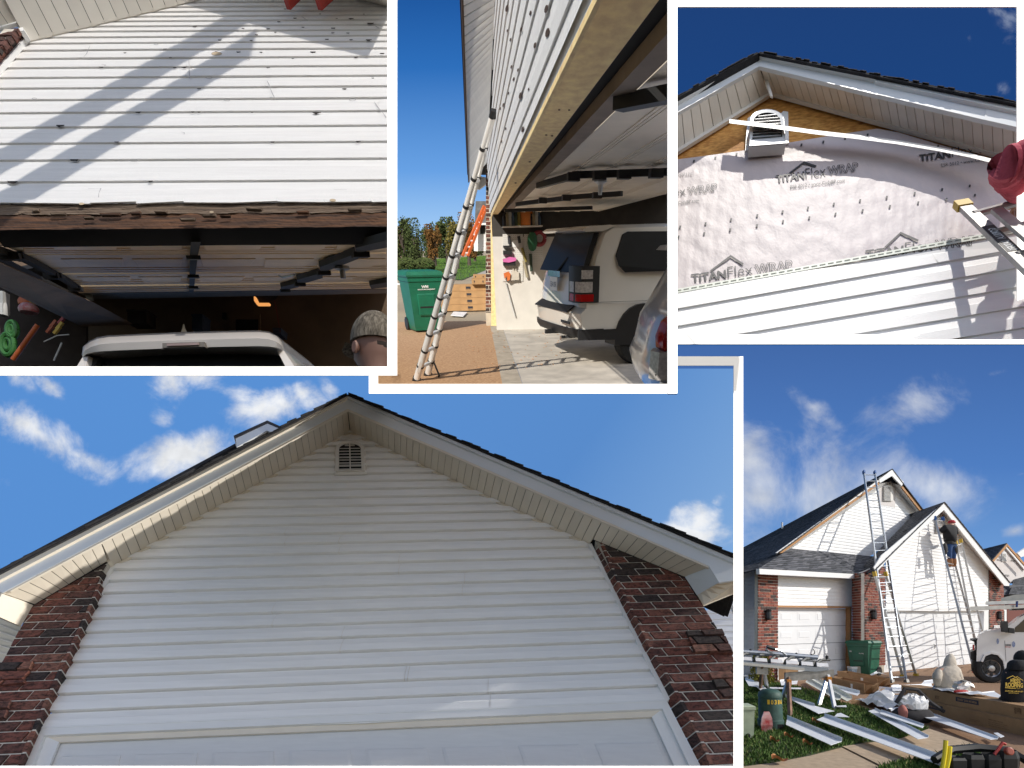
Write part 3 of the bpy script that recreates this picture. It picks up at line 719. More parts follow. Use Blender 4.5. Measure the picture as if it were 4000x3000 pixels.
    rim = MB(); oo = arch(3, 706)
    for i in range(len(oo)):
        j = (i + 1) % len(oo); rim.hexa([AT(*oo[i], .076), AT(*oo[j], .076), AT(*inn[j], .076), AT(*inn[i], .076)], [AT(*oo[i], .09), AT(*oo[j], .09), AT(*inn[j], .086), AT(*inn[i], .086)])
    T.part('vent_rim', rim, M['trim'], parent=vent)
    for i in range(9):
        y = 556 + i * 14.2; w_ = 64 if i > 2 else (40, 54, 62)[i]; cxm = 466.5
        T.part('louver', MB().prism([AT(cxm - w_ - (8 if i > 4 else 4), y + 6, .088), AT(cxm + w_ + 2, y - 3, .088), AT(cxm + w_ + 2, y + 4, .078), AT(cxm - w_ - (8 if i > 4 else 4), y + 13, .078)], fr.v * .004), M['trim'], parent=vent)
    T.done()
    # ---- loose channel hanging across the vent
    S = MB(); pts = [(284, 586, .11), (500, 612, .11), (720, 642, .09), (900, 662, .08), (1100, 688, .08), (1300, 722, .09), (1450, 752, .10), (1640, 800, .12)]
    for i in range(len(pts) - 1):
        (x0, y0, c0), (x1, y1, c1) = pts[i], pts[i + 1]; d = 10
        S.hexa([AT(x0, y0 - d, c0), AT(x1, y1 - d, c1), AT(x1, y1 - d * .2, c1), AT(x0, y0 - d * .2, c0)], [AT(x0, y0 - d, c0 - .012), AT(x1, y1 - d, c1 - .012), AT(x1, y1 - d * .2, c1 - .012), AT(x0, y0 - d * .2, c0 - .012)])
        S.hexa([AT(x0, y0 - d * .2, c0 + .012), AT(x1, y1 - d * .2, c1 + .012), AT(x1, y1 + d, c1 + .012), AT(x0, y0 + d, c0 + .012)], [AT(x0, y0 - d * .2, c0), AT(x1, y1 - d * .2, c1), AT(x1, y1 + d, c1), AT(x0, y0 + d, c0)])
    single(K, 'trim_channel', S, M['louver'], 'long loose white channel strip sagging across the round-topped vent', 'trim strip')
    # ---- extension ladder at the right edge
    alu = mat('worn_aluminium', (.36, .35, .34), .45, .2, 12, .1, 60, metal=.6); blk = mat('ladder_sticker', (.02, .02, .022), .5, .1)
    yel = mat('yellow_plastic', (.62, .40, .03), .5, .1); wht = mat('sticker_white', (.7, .7, .7), .5, .05)
    L = Thing(K, 'extension_ladder', 'grey aluminium ladder with yellow tip leaning on the wrapped wall', 'ladder')
    a, b = AT(1404, 985, .10), AT(1840, 1400, .45)
    dl = (b - a).normalized(); sd = fr.u.lerp(fr.v, .12).normalized()
    rail = L.part('rail', MB().bar(a, b, .02, .05, sd), alu)
    L.part('rail', MB().bar(a + sd * .42, b + sd * .42, .02, .05, sd), alu)
    L.part('rail', MB().bar(a + sd * .04 + dl * .35 + fr.n * .05, b + sd * .04 + fr.n * .05, .015, .045, sd), alu)
    L.part('end_cap', MB().bar(a - dl * .012, a + dl * .075, .032, .062, sd), yel); L.part('end_cap', MB().bar(a + sd * .42 - dl * .012, a + sd * .42 + dl * .075, .032, .062, sd), yel)
    for i in range(6): q = a + dl * (.2 + .3 * i); L.part('rung', MB().tube([q, q + sd * .42], .017, 8), alu)
    vn = dl.cross(sd).normalized(); vn = vn if vn.dot(CAM - a) > 0 else -vn
    side = vn.cross(dl).normalized()
    def face(s0, s1, w0, w1, e=.0): return [lerp(a, b, s0) + side * w0 + vn * e, lerp(a, b, s1) + side * w0 + vn * e, lerp(a, b, s1) + side * w1 + vn * e, lerp(a, b, s0) + side * w1 + vn * e]
    st = L.part('sticker', MB().prism(face(.36, .66, -.023, .023, .0105), vn * .001), blk, parent=rail)
    f1 = face(.40, .53, -.014, .014, .0125); f2 = face(.555, .655, -.014, .014, .0125)
    tx = MB(); fl_ = (lambda q: q) if side.dot(fr.v) > 0 else (lambda q: [q[3], q[2], q[1], q[0]])
    letter(tx, 'GORILLA', fl_(f1), bold=.02); L.part('lettering', tx, wht, parent=rail); tx = MB(); letter(tx, 'LADDERS', fl_(f2), bold=.02); L.part('lettering', tx, wht, parent=rail)
    L.done()
    # ---- worker: pink sleeve reaching in from the right, body out of the picture
    pink = mat('pink_shirt', (.56, .085, .12), .85, .2, 9, .5, 14, dist=.03); skin = mat('skin', (.45, .25, .17), .6, .1)
    P = Thing(K, 'person', 'worker in a pink shirt on the ladder, only a sleeve in view', 'person')
    sh0 = AT(1800, 760, .42)
    ex, ey, ez = fr.u, fr.v, fr.n
    b = MB()
    tor = [(-.9, .15, .13), (-.75, .17, .14), (-.5, .17, .13), (-.25, .20, .14), (-.08, .22, .13), (0, .17, .10), (.05, .07, .07), (.1, .06, .06)]
    b.loft([[sh0 + ey * hh + ex * (.22 + rx * math.cos(t)) + ez * rz * math.sin(t) for t in [2 * math.pi * k / 16 for k in range(16)]] for hh, rx, rz in tor])
    hd = sh0 + ey * .22 + ex * .22
    b.loft([[hd + ey * (.14 * math.sin(p_)) + (ex * math.cos(t) * .085 + ez * math.sin(t) * .1) * max(.05, math.cos(p_)) for t in [2 * math.pi * k / 14 for k in range(14)]] for p_ in [-1.5 + 3 * i / 10 for i in range(11)]])
    el = AT(1618, 800, .40); sh_ = sh0 + ey * -.03 + ex * .04; hand = AT(1690, 930, .2)
    pth = [lerp(sh_, el, i / 14) + ey * .02 * math.sin(i * .22) for i in range(15)] + [lerp(el, hand, i / 12) for i in range(1, 13)]
    b.tube(pth, [lerp(.088, .05, i / 26) * (1 + .09 * math.sin(i * 2.1) + .05 * math.sin(i * 3.7)) for i in range(27)], 16)
    P.part('shirt', b, pink, smooth=True)
    hm = MB(); hm.tube([hand, lerp(el, hand, 1.25)], [.035, .04], 8)
    for k in range(4): f0 = lerp(el, hand, 1.25) + ex * (k - 1.5) * .02; hm.tube([f0, f0 - ez * .05 - ey * .01, f0 - ez * .07 - ey * .05], .009, 6)
    hm.tube([lerp(el, hand, 1.1), lerp(el, hand, 1.15) - ex * .05, lerp(el, hand, 1.3) - ex * .05 - ez * .03], .01, 6)
    P.part('hand', hm, skin, smooth=True); P.done()
    rect = (2600, -60, 4060, 1350); nx = lambda x, y: ((Z(x, y)[0] - 2600) / 1460, 1 - (Z(x, y)[1] + 60) / 1410)
    cl = [(*nx(x, y), rx, ry, an, d) for x, y, rx, ry, an, d in [(1640, 190, .05, .10, .3, .55), (1590, 50, .07, .03, -.3, .45), (1660, 70, .05, .04, 0, .5), (1440, 180, .02, .03, .2, .35), (1600, 420, .04, .05, .5, .35), (1580, 290, .04, .03, .2, .3)]]
    sky(K, rect, 60, [(.0, (.028, .115, .34)), (.5, (.012, .062, .225)), (1., (.013, .052, .19))], tilt=(0, 1), clouds=cl, soft=.5, nscale=9, cloud_col=(.45, .52, .66), seedv=3.3)
wrap_place()
# ================================================================ rotten header over the open garage (upper left picture)
def header_place():
    K = 'header'
    Z = lambda x, y: (x * .7007, y * .7007)
    Y = lambda x, y: (x * .7007, 750 + y * .7007)
    u = cv(1, .006, 0).normalized(); wv = cv(1100 - CX, CY + 2000, F).normalized()
    fr = Fr(pt(700, 790, 3.3), u, wv)
    A = lambda x, y, c=0: fr.ab(*Z(x, y), c); AT = lambda x, y, c=0: fr.at(*Z(x, y), c); YT = lambda x, y, c=0: fr.at(*Y(x, y), c)
    pw = fr.u * .44 + fr.v * .50 + fr.n * .74
    sun(K, pw, 3.2, extra=(BOARDC,))
    apron(K, fr, depth=6, near=-.5)
    T = Thing(K, 'damaged_garage_wall', 'hail damaged white siding over a rotten wooden header beam and open garage door', 'house wall')
    ys = [1142, 1018, 897, 803, 713, 632, 560, 495, 436, 381, 330, 284, 245, 212, 180, 152, 124, 98, 72, 46, 21, -3, -26, -48, -70, -92, -113, -134]
    bl = [A(1000, y)[1] for y in ys]; bl[0] = A(1000, 1146)[1]
    left = [(-620, 1146), (0, 410), (150, 235)]
    poly = [A(-620, 1190), A(2700, 1190), A(2700, 160), A(2158, 27), A(1554, -112), A(150, 237), A(0, 412)]
    jn = {}
    for x, y in [(1054, 360), (1056, 410), (1490, 470), (1525, 530), (2110, 600), (480, 280), (470, 310), (1700, 110), (2090, 140)]:
        a, b = A(x, y)
        for k in range(len(bl) - 1):
            if bl[k] <= b < bl[k + 1]: jn.setdefault(k, []).append(a)
    siding(T, fr, poly, 0, 0, len(bl) - 1, M['vinyl_old'], joints=jn, bl=bl, proj=.013, lap=.62)
    T.part('sheathing', MB().poly([fr.P(a, b, -.003) for a, b in poly]), M['trim'])
    # hail holes, torn lips and cracks
    holem = mat('hole_shade', (.018, .012, .010), .9, .3); crackm = mat('crack_grey', (.42, .41, .42), .7, .1); tan = mat('torn_tan', (.46, .36, .24), .8, .2)
    holes = [(1085, 148, 17), (565, 375, 16), (975, 377, 14), (1025, 376, 18), (1110, 495, 16), (1330, 290, 16), (1205, 289, 10), (1495, 378, 13), (1455, 292, 12), (1405, 628, 10), (770, 626, 20), (1765, 627, 30), (415, 890, 34), (70, 1012, 40),
             (838, 1010, 20), (650, 792, 16), (1520, 792, 16), (335, 699, 30), (1745, 290, 20), (1857, 157, 17), (1957, 104, 18), (1645, 102, 12), (1590, 51, 10), (2055, 222, 22), (1822, 220, 15), (1957, 222, 13), (2130, 298, 17), (1985, 319, 18),
             (1920, 495, 17), (1997, 789, 18), (1877, 104, 8), (1535, 181, 9), (1632, 328, 9), (1690, 153, 10), (1940, 185, 12), (1855, 184, 12), (2065, 130, 26), (920, 274, 14), (950, 323, 11), (697, 295, 10), (1400, 226, 11), (1430, 194, 12), (1785, 79, 8), (2028, 80, 7), (1555, 122, 12), (1495, 161, 13), (1355, 159, 10), (1225, 223, 14), (1075, 625, 12), (1110, 626, 12), (2078, 436, 10)]
    for x, y, r in holes:
        n = 9; pts = []; r *= .78
        for i in range(n + 1):
            t = math.pi * i / n; pts.append((x + r * math.cos(t) * rnd.uniform(.85, 1.1), y - 2 + r * .48 * math.sin(t) * rnd.uniform(.6, 1.15)))
        T.part('hole', MB().prism([AT(a, b, .0145) for a, b in pts], fr.n * .001), holem)  # flat patch on the face; dark colour paints the shade inside the hole
    for x, y, r in [(745, 893, 22), (192, 550, 13), (1265, 557, 18), (1165, 432, 18), (1382, 331, 11), (870, 245, 12), (1965, 556, 18), (1208, 299, 30), (455, 1134, 16)]:
        pts = [(x + r * math.cos(t), y + r * .33 * math.sin(t)) for t in [2 * math.pi * i / 12 for i in range(12)]]
        o = MB()
        for i in range(12): o.tube([AT(*pts[i], .015), AT(*pts[(i + 1) % 12], .015)], .0011, 4)
        T.part('dent_ring', o, crackm)
        if r > 25 or y > 1100: T.part('torn_lip', MB().prism([AT(a, b, .0143) for a, b in pts], fr.n * .0006), tan)
    for ln in [[(1488, 450), (1497, 472), (1505, 492), (1520, 530), (1535, 553)], [(2085, 568), (2105, 600), (2130, 625), (2150, 655)], [(500, 255), (480, 300), (465, 318)], [(1052, 335), (1054, 436)], [(490, 1052), (560, 1050), (550, 1075), (547, 1100)], [(1010, 736), (1025, 740), (1026, 748)], [(1860, 1056), (1930, 1056)], [(565, 358), (585, 362), (580, 372)], [(2070, 130), (2110, 158)], [(1680, 92), (1712, 115)]]:
        o = MB(); w0 = [3, 9, 3, 8, 2]
        for i in range(len(ln) - 1):
            w_a, w_b = w0[i % 5] * .6, w0[(i + 1) % 5] * .6
            o.poly([AT(ln[i][0], ln[i][1], .0152), AT(ln[i + 1][0], ln[i + 1][1], .0152), AT(ln[i + 1][0] + w_b, ln[i + 1][1] - 1, .0152), AT(ln[i][0] + w_a, ln[i][1] - 1, .0152)])
        T.part('crack', o, crackm)
    # ragged starter strip under the last course
    for i in range(9):
        x0 = -20 + i * 262; x1 = x0 + 255 + rnd.uniform(0, 10); j0, j1 = rnd.uniform(-4, 3), rnd.uniform(-4, 3)
        T.part('starter_strip', MB().prism([YT(x0, 52 - i * 1.5 + j0, .022), YT(x1, 50 - i * 1.5 + j1, .022), YT(x1, 68 - i * 1.8 + j1 * 2, .022), YT(x0, 72 - i * 1.8 + j0 * 2, .022)], fr.n * .006), M['vinyl_old'])
    for x, y, r in [(455, 66, 16), (1180, 112, 12), (1855, 46, 18)]:
        T.part('torn_lip', MB().prism([YT(x + r * math.cos(t), y + r * .4 * math.sin(t), .03) for t in [2 * math.pi * i / 10 for i in range(10)]], fr.n * .001), tan)
    # ---- left soffit and its channel, brick at the corner
    def soffit(pin, qin, cin, pout, qout, cout, n, gap=.03):
        p0, p1, q0, q1 = AT(*pin, cin), AT(*qin, cin), AT(*pout, cout), AT(*qout, cout); up = (p1 - p0).cross(q0 - p0).normalized()
        if up.dot(CAM - p0) > 0: up = -up
        for i in range(n):
            s0, s1 = (i + gap) / n, (i + 1 - gap * .5) / n
            T.part('soffit_panel', MB().prism([lerp(p0, p1, s0), lerp(p0, p1, s1), lerp(q0, q1, s1), lerp(q0, q1, s0)], up * .005), M['soffit_white'])
        T.part('soffit_backing', MB().grid(lambda s_, t_: lerp(lerp(p0, p1, s_), lerp(q0, q1, s_), t_) + up * .011, n, 3), mat('groove', (.13, .11, .09), .9, .1))
    soffit((150, 232), (1554, -112), .02, (-60, -160), (1440, -480), .36, 21)
    # the right rake: its edge stands out from the wall and shades the top of it
    ka = .42 / pw.normalized().dot(fr.n)
    r0, r1 = AT(700, -58) + pw.normalized() * ka, AT(2800, 560) + pw.normalized() * ka
    T.part('rake_overhang', MB().prism([r0, r1, AT(2800, 190, .02), AT(1554, -112, .02)], fr.v * .02), M['soffit_white'])
    soffit((-260, 250), (120, 135), .09, (-560, -60), (-60, -160), .36, 6)
    def strip(p, q, c, wd, th, mt, name):
        a, b = AT(*p, c), AT(*q, c); s_ = (b - a).normalized().cross(fr.n) * wd / 2
        T.part(name, MB().prism([a - s_, b - s_, b + s_, a + s_], fr.n * th, .002), mt)
    strip((148, 236), (1554, -110), .012, .022, .02, M['soffit_white'], 'rake_channel')
    strip((1554, -110), (2700, 160), .012, .022, .02, M['soffit_white'], 'rake_channel')
    strip((158, 232), (0, 416), .012, .02, .03, M['trim'], 'corner_channel')
    strip((4, 412), (-620, 1140), .012, .02, .03, M['trim'], 'corner_channel')
    strip((118, 138), (160, 232), .03, .03, .06, M['trim'], 'soffit_trim')
    strip((-260, 250), (125, 136), .09, .03, .02, M['trim'], 'soffit_trim')
    # brick pier corner: side face bricks stepping down along the channel, front face left of it
    for i in range(14):
        t0, t1 = i * .115, i * .115 + .1
        e0, e1 = l2((148, 236), (-10, 420), t0), l2((148, 236), (-10, 420), t1)
        f0, f1 = l2((104, 158), (-70, 340), t0), l2((104, 158), (-70, 340), t1)
        T.part('brick', MB().hexa([AT(*e0, .0), AT(*e1, .0), AT(*f1, .11), AT(*f0, .11)], [AT(*e0, .0) - fr.u * .05, AT(*e1, .0) - fr.u * .05, AT(*f1, .09) - fr.u * .05, AT(*f0, .09) - fr.u * .05]), M['brick'])
    T.part('mortar_bed', MB().hexa([AT(146, 238, -.004), AT(-60, 480, -.004), AT(-130, 404, .1), AT(100, 162, .1)], [AT(146, 238, -.004) - fr.u * .1, AT(-60, 480, -.004) - fr.u * .1, AT(-130, 404, .1) - fr.u * .1, AT(100, 162, .1) - fr.u * .1]), M['mortar'])
    bp = [A(104, 160, .11), A(-300, 290, .11), A(-300, 600, .11), A(-70, 345, .11)]
    bricks(T, fr, bp[::-1], bl[0], .075, 40, M['brick'], .08, .11, skew=-.25)
    # ---- rotten header beam: grey weathered top edge and split orange lower face
    m, nt, b_ = nmat('rotten_wood')
    st = (.5, 12, 14)
    c1 = ramp(nt, noise(nt, 5, 8, .68, st, dist=.6), [(.30, (.012, .007, .005)), (.45, (.05, .024, .013)), (.58, (.12, .052, .022)), (.78, (.22, .105, .045))])
    nt.links.new(c1, b_.inputs['Base Color']); b_.inputs['Roughness'].default_value = .9
    bpn = N(nt, 'ShaderNodeBump'); bpn.inputs['Strength'].default_value = .6; bpn.inputs['Distance'].default_value = .008; nt.links.new(noise(nt, 6, 9, .7, st, dist=.6), bpn.inputs['Height']); nt.links.new(bpn.outputs[0], b_.inputs['Normal']); rot = m
    m, nt, b_ = nmat('weathered_wood')
    c1 = ramp(nt, noise(nt, 7, 8, .7, (.5, 14, 16), dist=.4), [(.3, (.02, .013, .01)), (.45, (.09, .058, .038)), (.62, (.20, .145, .10)), (.8, (.30, .235, .175))])
    nt.links.new(c1, b_.inputs['Base Color']); b_.inputs['Roughness'].default_value = .9
    bpn = N(nt, 'ShaderNodeBump'); bpn.inputs['Strength'].default_value = .6; bpn.inputs['Distance'].default_value = .006; nt.links.new(noise(nt, 7, 9, .7, (.5, 14, 16), dist=.4), bpn.inputs['Height']); nt.links.new(bpn.outputs[0], b_.inputs['Normal']); wea = m
    def rag(x, k): return 3.2 * math.sin(x * .021 + k) + 2.4 * math.sin(x * .053 + 2 * k) + 1.4 * math.sin(x * .17 + k * 3)
    NX = 110
    def beam(y0l, y0r, y1l, y1r, c0, c1, amp, k):
        def f(s_, t_):
            x = lerp(-60, 2220, s_); ya, yb = lerp(y0l, y0r, s_), lerp(y1l, y1r, s_)
            y = lerp(ya, yb, t_) + (rag(x, k) * amp if t_ > .9 else 0) + (rag(x, k + 1) * amp * .7 if t_ < .1 else 0)
            return YT(x, y, lerp(c0, c1, t_) + .002 * math.sin(x * .03 + t_ * 4) * math.sin(x * .011 + 9 * t_) + rnd.uniform(-.001, .001))
        return MB().grid(f, NX, 8)
    bmh = T.part('header_beam', beam(112, 98, 212, 192, .004, -.012, .3, 1.0), rot, fixn=False)
    T.part('weathered_edge', beam(66, 60, 128, 112, .012, .006, .6, 2.2), wea, parent=bmh, fixn=False)
    for x, y, w_, h_ in [(620, 132, 120, 12), (330, 130, 90, 10), (760, 122, 60, 16), (900, 116, 70, 12), (1170, 135, 80, 14), (1050, 158, 90, 12), (1420, 100, 90, 12), (1690, 118, 70, 12), (205, 105, 40, 18), (1260, 140, 60, 10), (500, 150, 60, 10), (1980, 104, 80, 10)]:
        T.part('splinter', MB().prism([YT(x - w_ / 2, y + rnd.uniform(-3, 3), .012), YT(x + w_ / 2, y - h_ * .3, .012), YT(x + w_ * .45, y + h_ * .6, .008), YT(x - w_ * .4, y + h_ * .7, .008)], fr.n * .012, .004), wea if rnd.random() < .6 else rot, parent=bmh)
    T.part('beam_core', MB().hexa([YT(-60, 212, -.034), YT(2240, 190, -.034), YT(2240, 60, -.012), YT(-60, 66, -.012)], [p - fr.n * .1 for p in (YT(-60, 212, -.034), YT(2240, 190, -.034), YT(2240, 60, -.012), YT(-60, 66, -.012))]), M['dark'], parent=bmh)
    # red ladder hooks at the top edge
    T.done()
    red = mat('red_fibreglass', (.34, .035, .025), .5, .25, 20)
    L = Thing(K, 'extension_ladder', 'red ladder rails showing at the top edge above the damaged siding', 'ladder')
    Ld = [(1600, 25, 1665, -30), (1775, 28, 1850, -30)]
    for x0, y0, x1, y1 in Ld: L.part('rail', MB().bar(AT(x0, y0, .10), AT(x1 + (x1 - x0) * .3, y1 - 30, .12), .035, .06, fr.n), red)
    L.part('rung', MB().tube([AT(1672, -40, .12), AT(1860, -40, .12)], .012, 8), red)
    L.done()
    # ladder standing in front of the wall above and left of the view; its rails throw the two slanting shadows
    pd = pw.normalized(); LL = Thing(K, 'extension_ladder', 'ladder out of the picture whose two rails shade the siding', 'ladder')
    dist = 3.2
    for (a, b) in (((1270, 150), (-240, 1060)), ((1480, 205), (60, 1130))):
        p, q = AT(*a) + pd * dist, AT(*b) + pd * dist
        d = (q - p).normalized(); LL.part('rail', MB().bar(p - d * .3, q + d * .8, .24, .03, pd.cross(d).cross(pd) if False else fr.n), red)
    # ---- garage interior: lifted door, tracks, back wall
    dv = (ray(705, 1345)).normalized()
    fd = Fr(YT(700, 268, -.16), u, dv)                       # underside of the lifted door
    FD = lambda x, y, c=0: fd.at(*Y(x, y), c)
    G = Thing(K, 'overhead_door', 'lifted garage door seen from below with dark steel struts and hinges', 'garage door')
    dm = mat('door_underside', (.84, .60, .34), .5, .08, 6, .1, 30); seal = mat('rubber_seal', (.10, .085, .065), .7, .3, 18, stretch=(1, 8, 8)); steel = mat('black_steel', (.02, .018, .015), .75, .2)
    fb = MB().prism([YT(-60, 214, -.10), YT(2240, 198, -.10), YT(2240, 266, -.14), YT(-60, 272, -.14)], -fr.n * .03); G.part('bottom_seal', fb, seal)
    G.part('seal_lip', MB().prism([YT(-60, 268, -.135), YT(2240, 261, -.135), YT(2240, 270, -.135), YT(-60, 277, -.135)], -fr.n * .02), dm)
    rows = [(276, 270, 345, 335), (352, 342, 452, 440), (460, 447, 520, 498), (528, 505, 562, 535), (566, 540, 600, 562)]
    xl = lambda y: 30 + (y - 272) * 1.42
    for k, (yl0, yr0, yl1, yr1) in enumerate(rows):
        P4 = [(xl(yl0) - 80 * (k < 1), yl0), (2300, yr0), (2300, yr1), (xl(yl1), yl1)]
        sec = G.part('door_section', MB().prism([FD(x, y) for x, y in P4], -fd.n * .03), dm if k < 4 else seal)
        # stepped rail along the joint
        for q, dy in ((0, 0), (1, -9), (2, -20)):
            if k == 4: break
            G.part('joint_rail', MB().prism([FD(xl(yl1), yl1 + dy - 5, .012 - q * .003), FD(2300, yr1 + dy - 5, .012 - q * .003), FD(2300, yr1 + dy + 1, .012 - q * .003), FD(xl(yl1), yl1 + dy + 1, .012 - q * .003)], -fd.n * .012), dm, parent=sec)
        if k < 3:
            for x0, x1 in ((250, 640), (700, 1020), (1130, 1480), (1540, 1850), (1900, 2300)):
                a0, a1 = yl0 + (yl1 - yl0) * .18, yl0 + (yl1 - yl0) * .6
                cx = 700; sx = lambda x, y: 1000 + (x - 1000) * (1 - (y - 272) * .0012)
                G.part('pressed_panel', MB().prism([FD(sx(x0, a0), a0), FD(sx(x1, a0), a0 - 2), FD(sx(x1, a1) - 10, a1 - 2), FD(sx(x0, a1) + 20, a1)], fd.n * .008, .012), dm, parent=sec)
    def st(a, b, wa, wb, name='strut', c=.05):
        G.part(name, MB().hexa([FD(a[0] - wa, a[1], .0), FD(a[0] + wa, a[1], .0), FD(b[0] + wb, b[1], .0), FD(b[0] - wb, b[1], .0)], [FD(a[0] - wa, a[1], c), FD(a[0] + wa, a[1], c), FD(b[0] + wb, b[1], c), FD(b[0] - wb, b[1], c)]), steel)
    st((1092, 278), (1080, 360), 28, 22); st((1080, 362), (1073, 465), 22, 17); st((1073, 470), (1066, 560), 17, 13)
    for y in (365, 470, 532):
        G.part('hinge', MB().box(FD(1078, y, .06), fd.u * .045, dv * .02, fd.n * .01), steel); G.part('hinge_roller', MB().tube([FD(1045, y + 6, .065), FD(1112, y + 6, .065)], .008, 8), mat('zinc', (.3, .29, .27), .4, .1, metal=.7))
    for a, b, c, d in [((2300, 232), (1980, 312), (1990, 340), (2300, 285)), ((1980, 345), (1780, 420), (1790, 455), (2000, 372)), ((1780, 455), (1655, 490), (1660, 520), (1800, 480)), ((1655, 510), (1565, 530), (1568, 552), (1668, 530)), ((2300, 480), (2060, 520), (2070, 540), (2300, 520))]:
        G.part('strut', MB().prism([FD(*q, .05) for q in (a, b, c, d)], -fd.n * .04), steel)
    for x, y in ((2010, 350), (1805, 452), (1672, 515), (1590, 550)): G.part('hinge', MB().box(FD(x, y, .06), fd.u * .05, dv * .03, fd.n * .015), steel)
    G.part('cable_drum', MB().lathe(FD(1905, 412, .05), fd.n, [(0, .05), (.02, .055), (.03, .02), (.08, .02)], 12), mat('zinc', (.3, .29, .27), .4, .1, metal=.7))
    G.part('handle', MB().tube([FD(1555, 465, .02), FD(1575, 475, .05), FD(1640, 462, .05)], .008, 6), mat('zinc', (.3, .29, .27), .4, .1, metal=.7))
    for a, b, wd in [((-30, 318), (130, 372), 16), ((100, 350), (330, 472), 14), ((320, 462), (450, 545), 12), ((-40, 360), (520, 632), 10)]:
        p, q = FD(*a, .03), FD(*b, .03); G.part('track', MB().bar(p, q, .05, .04, fd.n), steel)
    G.part('track_end', MB().box(FD(497, 580, .02), fd.u * .04, dv * .03, fd.n * .05), mat('zinc', (.3, .29, .27), .4, .1, metal=.7))
    for x, y in ((60, 360), (285, 470), (415, 540)): G.part('hinge', MB().box(FD(x, y, .05), fd.u * .06, dv * .05, fd.n * .02), steel)
    G.done()
    far = FD(1100, 600); dep = (far - CAM).dot(FW) + 1.1
    fbk = Fr(CAM + FW * dep, RT, UP); BK = lambda x, y, c=0: fbk.at(*Y(x, y), c)
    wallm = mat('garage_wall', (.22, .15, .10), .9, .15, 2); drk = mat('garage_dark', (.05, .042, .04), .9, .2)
    I = Thing(K, 'garage_interior', 'dim brown garage walls behind the lifted door', 'garage')
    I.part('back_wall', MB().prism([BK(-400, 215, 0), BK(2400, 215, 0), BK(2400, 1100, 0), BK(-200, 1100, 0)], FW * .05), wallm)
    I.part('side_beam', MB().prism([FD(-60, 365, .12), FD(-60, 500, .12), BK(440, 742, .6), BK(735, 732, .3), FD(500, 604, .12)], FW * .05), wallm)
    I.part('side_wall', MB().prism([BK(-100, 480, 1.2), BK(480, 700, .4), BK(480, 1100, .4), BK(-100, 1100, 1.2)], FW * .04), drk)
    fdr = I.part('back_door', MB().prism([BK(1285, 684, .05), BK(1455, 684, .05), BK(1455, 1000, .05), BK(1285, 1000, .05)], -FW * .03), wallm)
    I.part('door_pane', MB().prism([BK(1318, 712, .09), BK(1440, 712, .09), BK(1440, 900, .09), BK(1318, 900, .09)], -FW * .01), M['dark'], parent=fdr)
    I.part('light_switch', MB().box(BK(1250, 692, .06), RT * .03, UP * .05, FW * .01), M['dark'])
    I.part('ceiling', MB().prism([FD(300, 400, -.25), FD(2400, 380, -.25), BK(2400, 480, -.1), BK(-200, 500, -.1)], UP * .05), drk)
    I.done()
    # small things in the dark
    D = lambda x, y, d: pt(*Y(x, y), d)
    dc = dep - 1.4
    def thing1(name, label, cat, mb, mt, group=None): single(K, name, mb, mt, label, cat, group, smooth=True)
    orange = mat('orange_plastic', (.40, .09, .02), .5, .15); green = mat('green_plastic', (.03, .14, .025), .5, .2); whp = mat('white_plastic', (.5, .5, .48), .5, .1); yell = mat('yellow_paint', (.55, .36, .03), .5, .15)
    b = MB(); b.lathe(D(150, 635, dc), UP, [(0, .085), (.05, .095), (.11, .07), (.16, .05), (.17, .01)], 14); thing1('garden_tool_head', 'orange power tool head hanging on the dark left wall', 'garden tool', b, orange)
    b = MB().tube([D(170, 610, dc - .05), D(250, 625, dc - .05)], .022, 8); thing1('yellow_trowel', 'short yellow tool beside the orange tool head', 'trowel', b, yell)
    b = MB(); c0 = D(160, 655, dc - .1)
    b.loft([[c0 + UP * (.09 * math.sin(p_)) + (RT * math.cos(t) * .12 + FW * math.sin(t) * .09) * max(.04, math.cos(p_)) for t in [2 * math.pi * k / 12 for k in range(12)]] for p_ in [-.5 + 2.05 * i / 7 for i in range(8)]]); thing1('bicycle_helmet', 'white and red bicycle helmet under the orange tool', 'helmet', b, mat('helmet', (.4, .3, .3), .4, .6, 30, col2=(.35, .03, .03)))
    b = MB().tube([D(72, 935, dc - .2), D(210, 742, dc - .2)], .028, 10); thing1('orange_pole', 'thick orange pole slanting across the dark left corner', 'pole', b, orange)
    for (x, y, r, lab) in ((68, 768, .10, 'round green reel hanging upper left of the orange pole'), (45, 850, .14, 'large green coil behind the lower end of the orange pole')):
        b = MB(); c0 = D(x, y, dc - .1)
        b.tube([c0 + (RT * math.cos(t) * .6 + UP * math.sin(t)) * r for t in [2 * math.pi * k / 20 for k in range(21)]], .035, 8); b.tube([c0 + (RT * math.cos(t) * .6 + UP * math.sin(t)) * r * .5 for t in [2 * math.pi * k / 16 for k in range(17)]], .03, 8)
        thing1('hose_reel', lab, 'hose reel', b, green)
    b = MB().box(D(10, 620, dc), RT * .06, UP * .14, FW * .05); b.lathe(D(18, 690, dc), UP, [(0, .06), (.14, .06), (.2, .03), (.24, .03)], 10); thing1('spray_bottle', 'pale bottles at the far left edge of the dark garage', 'bottle', b, whp)
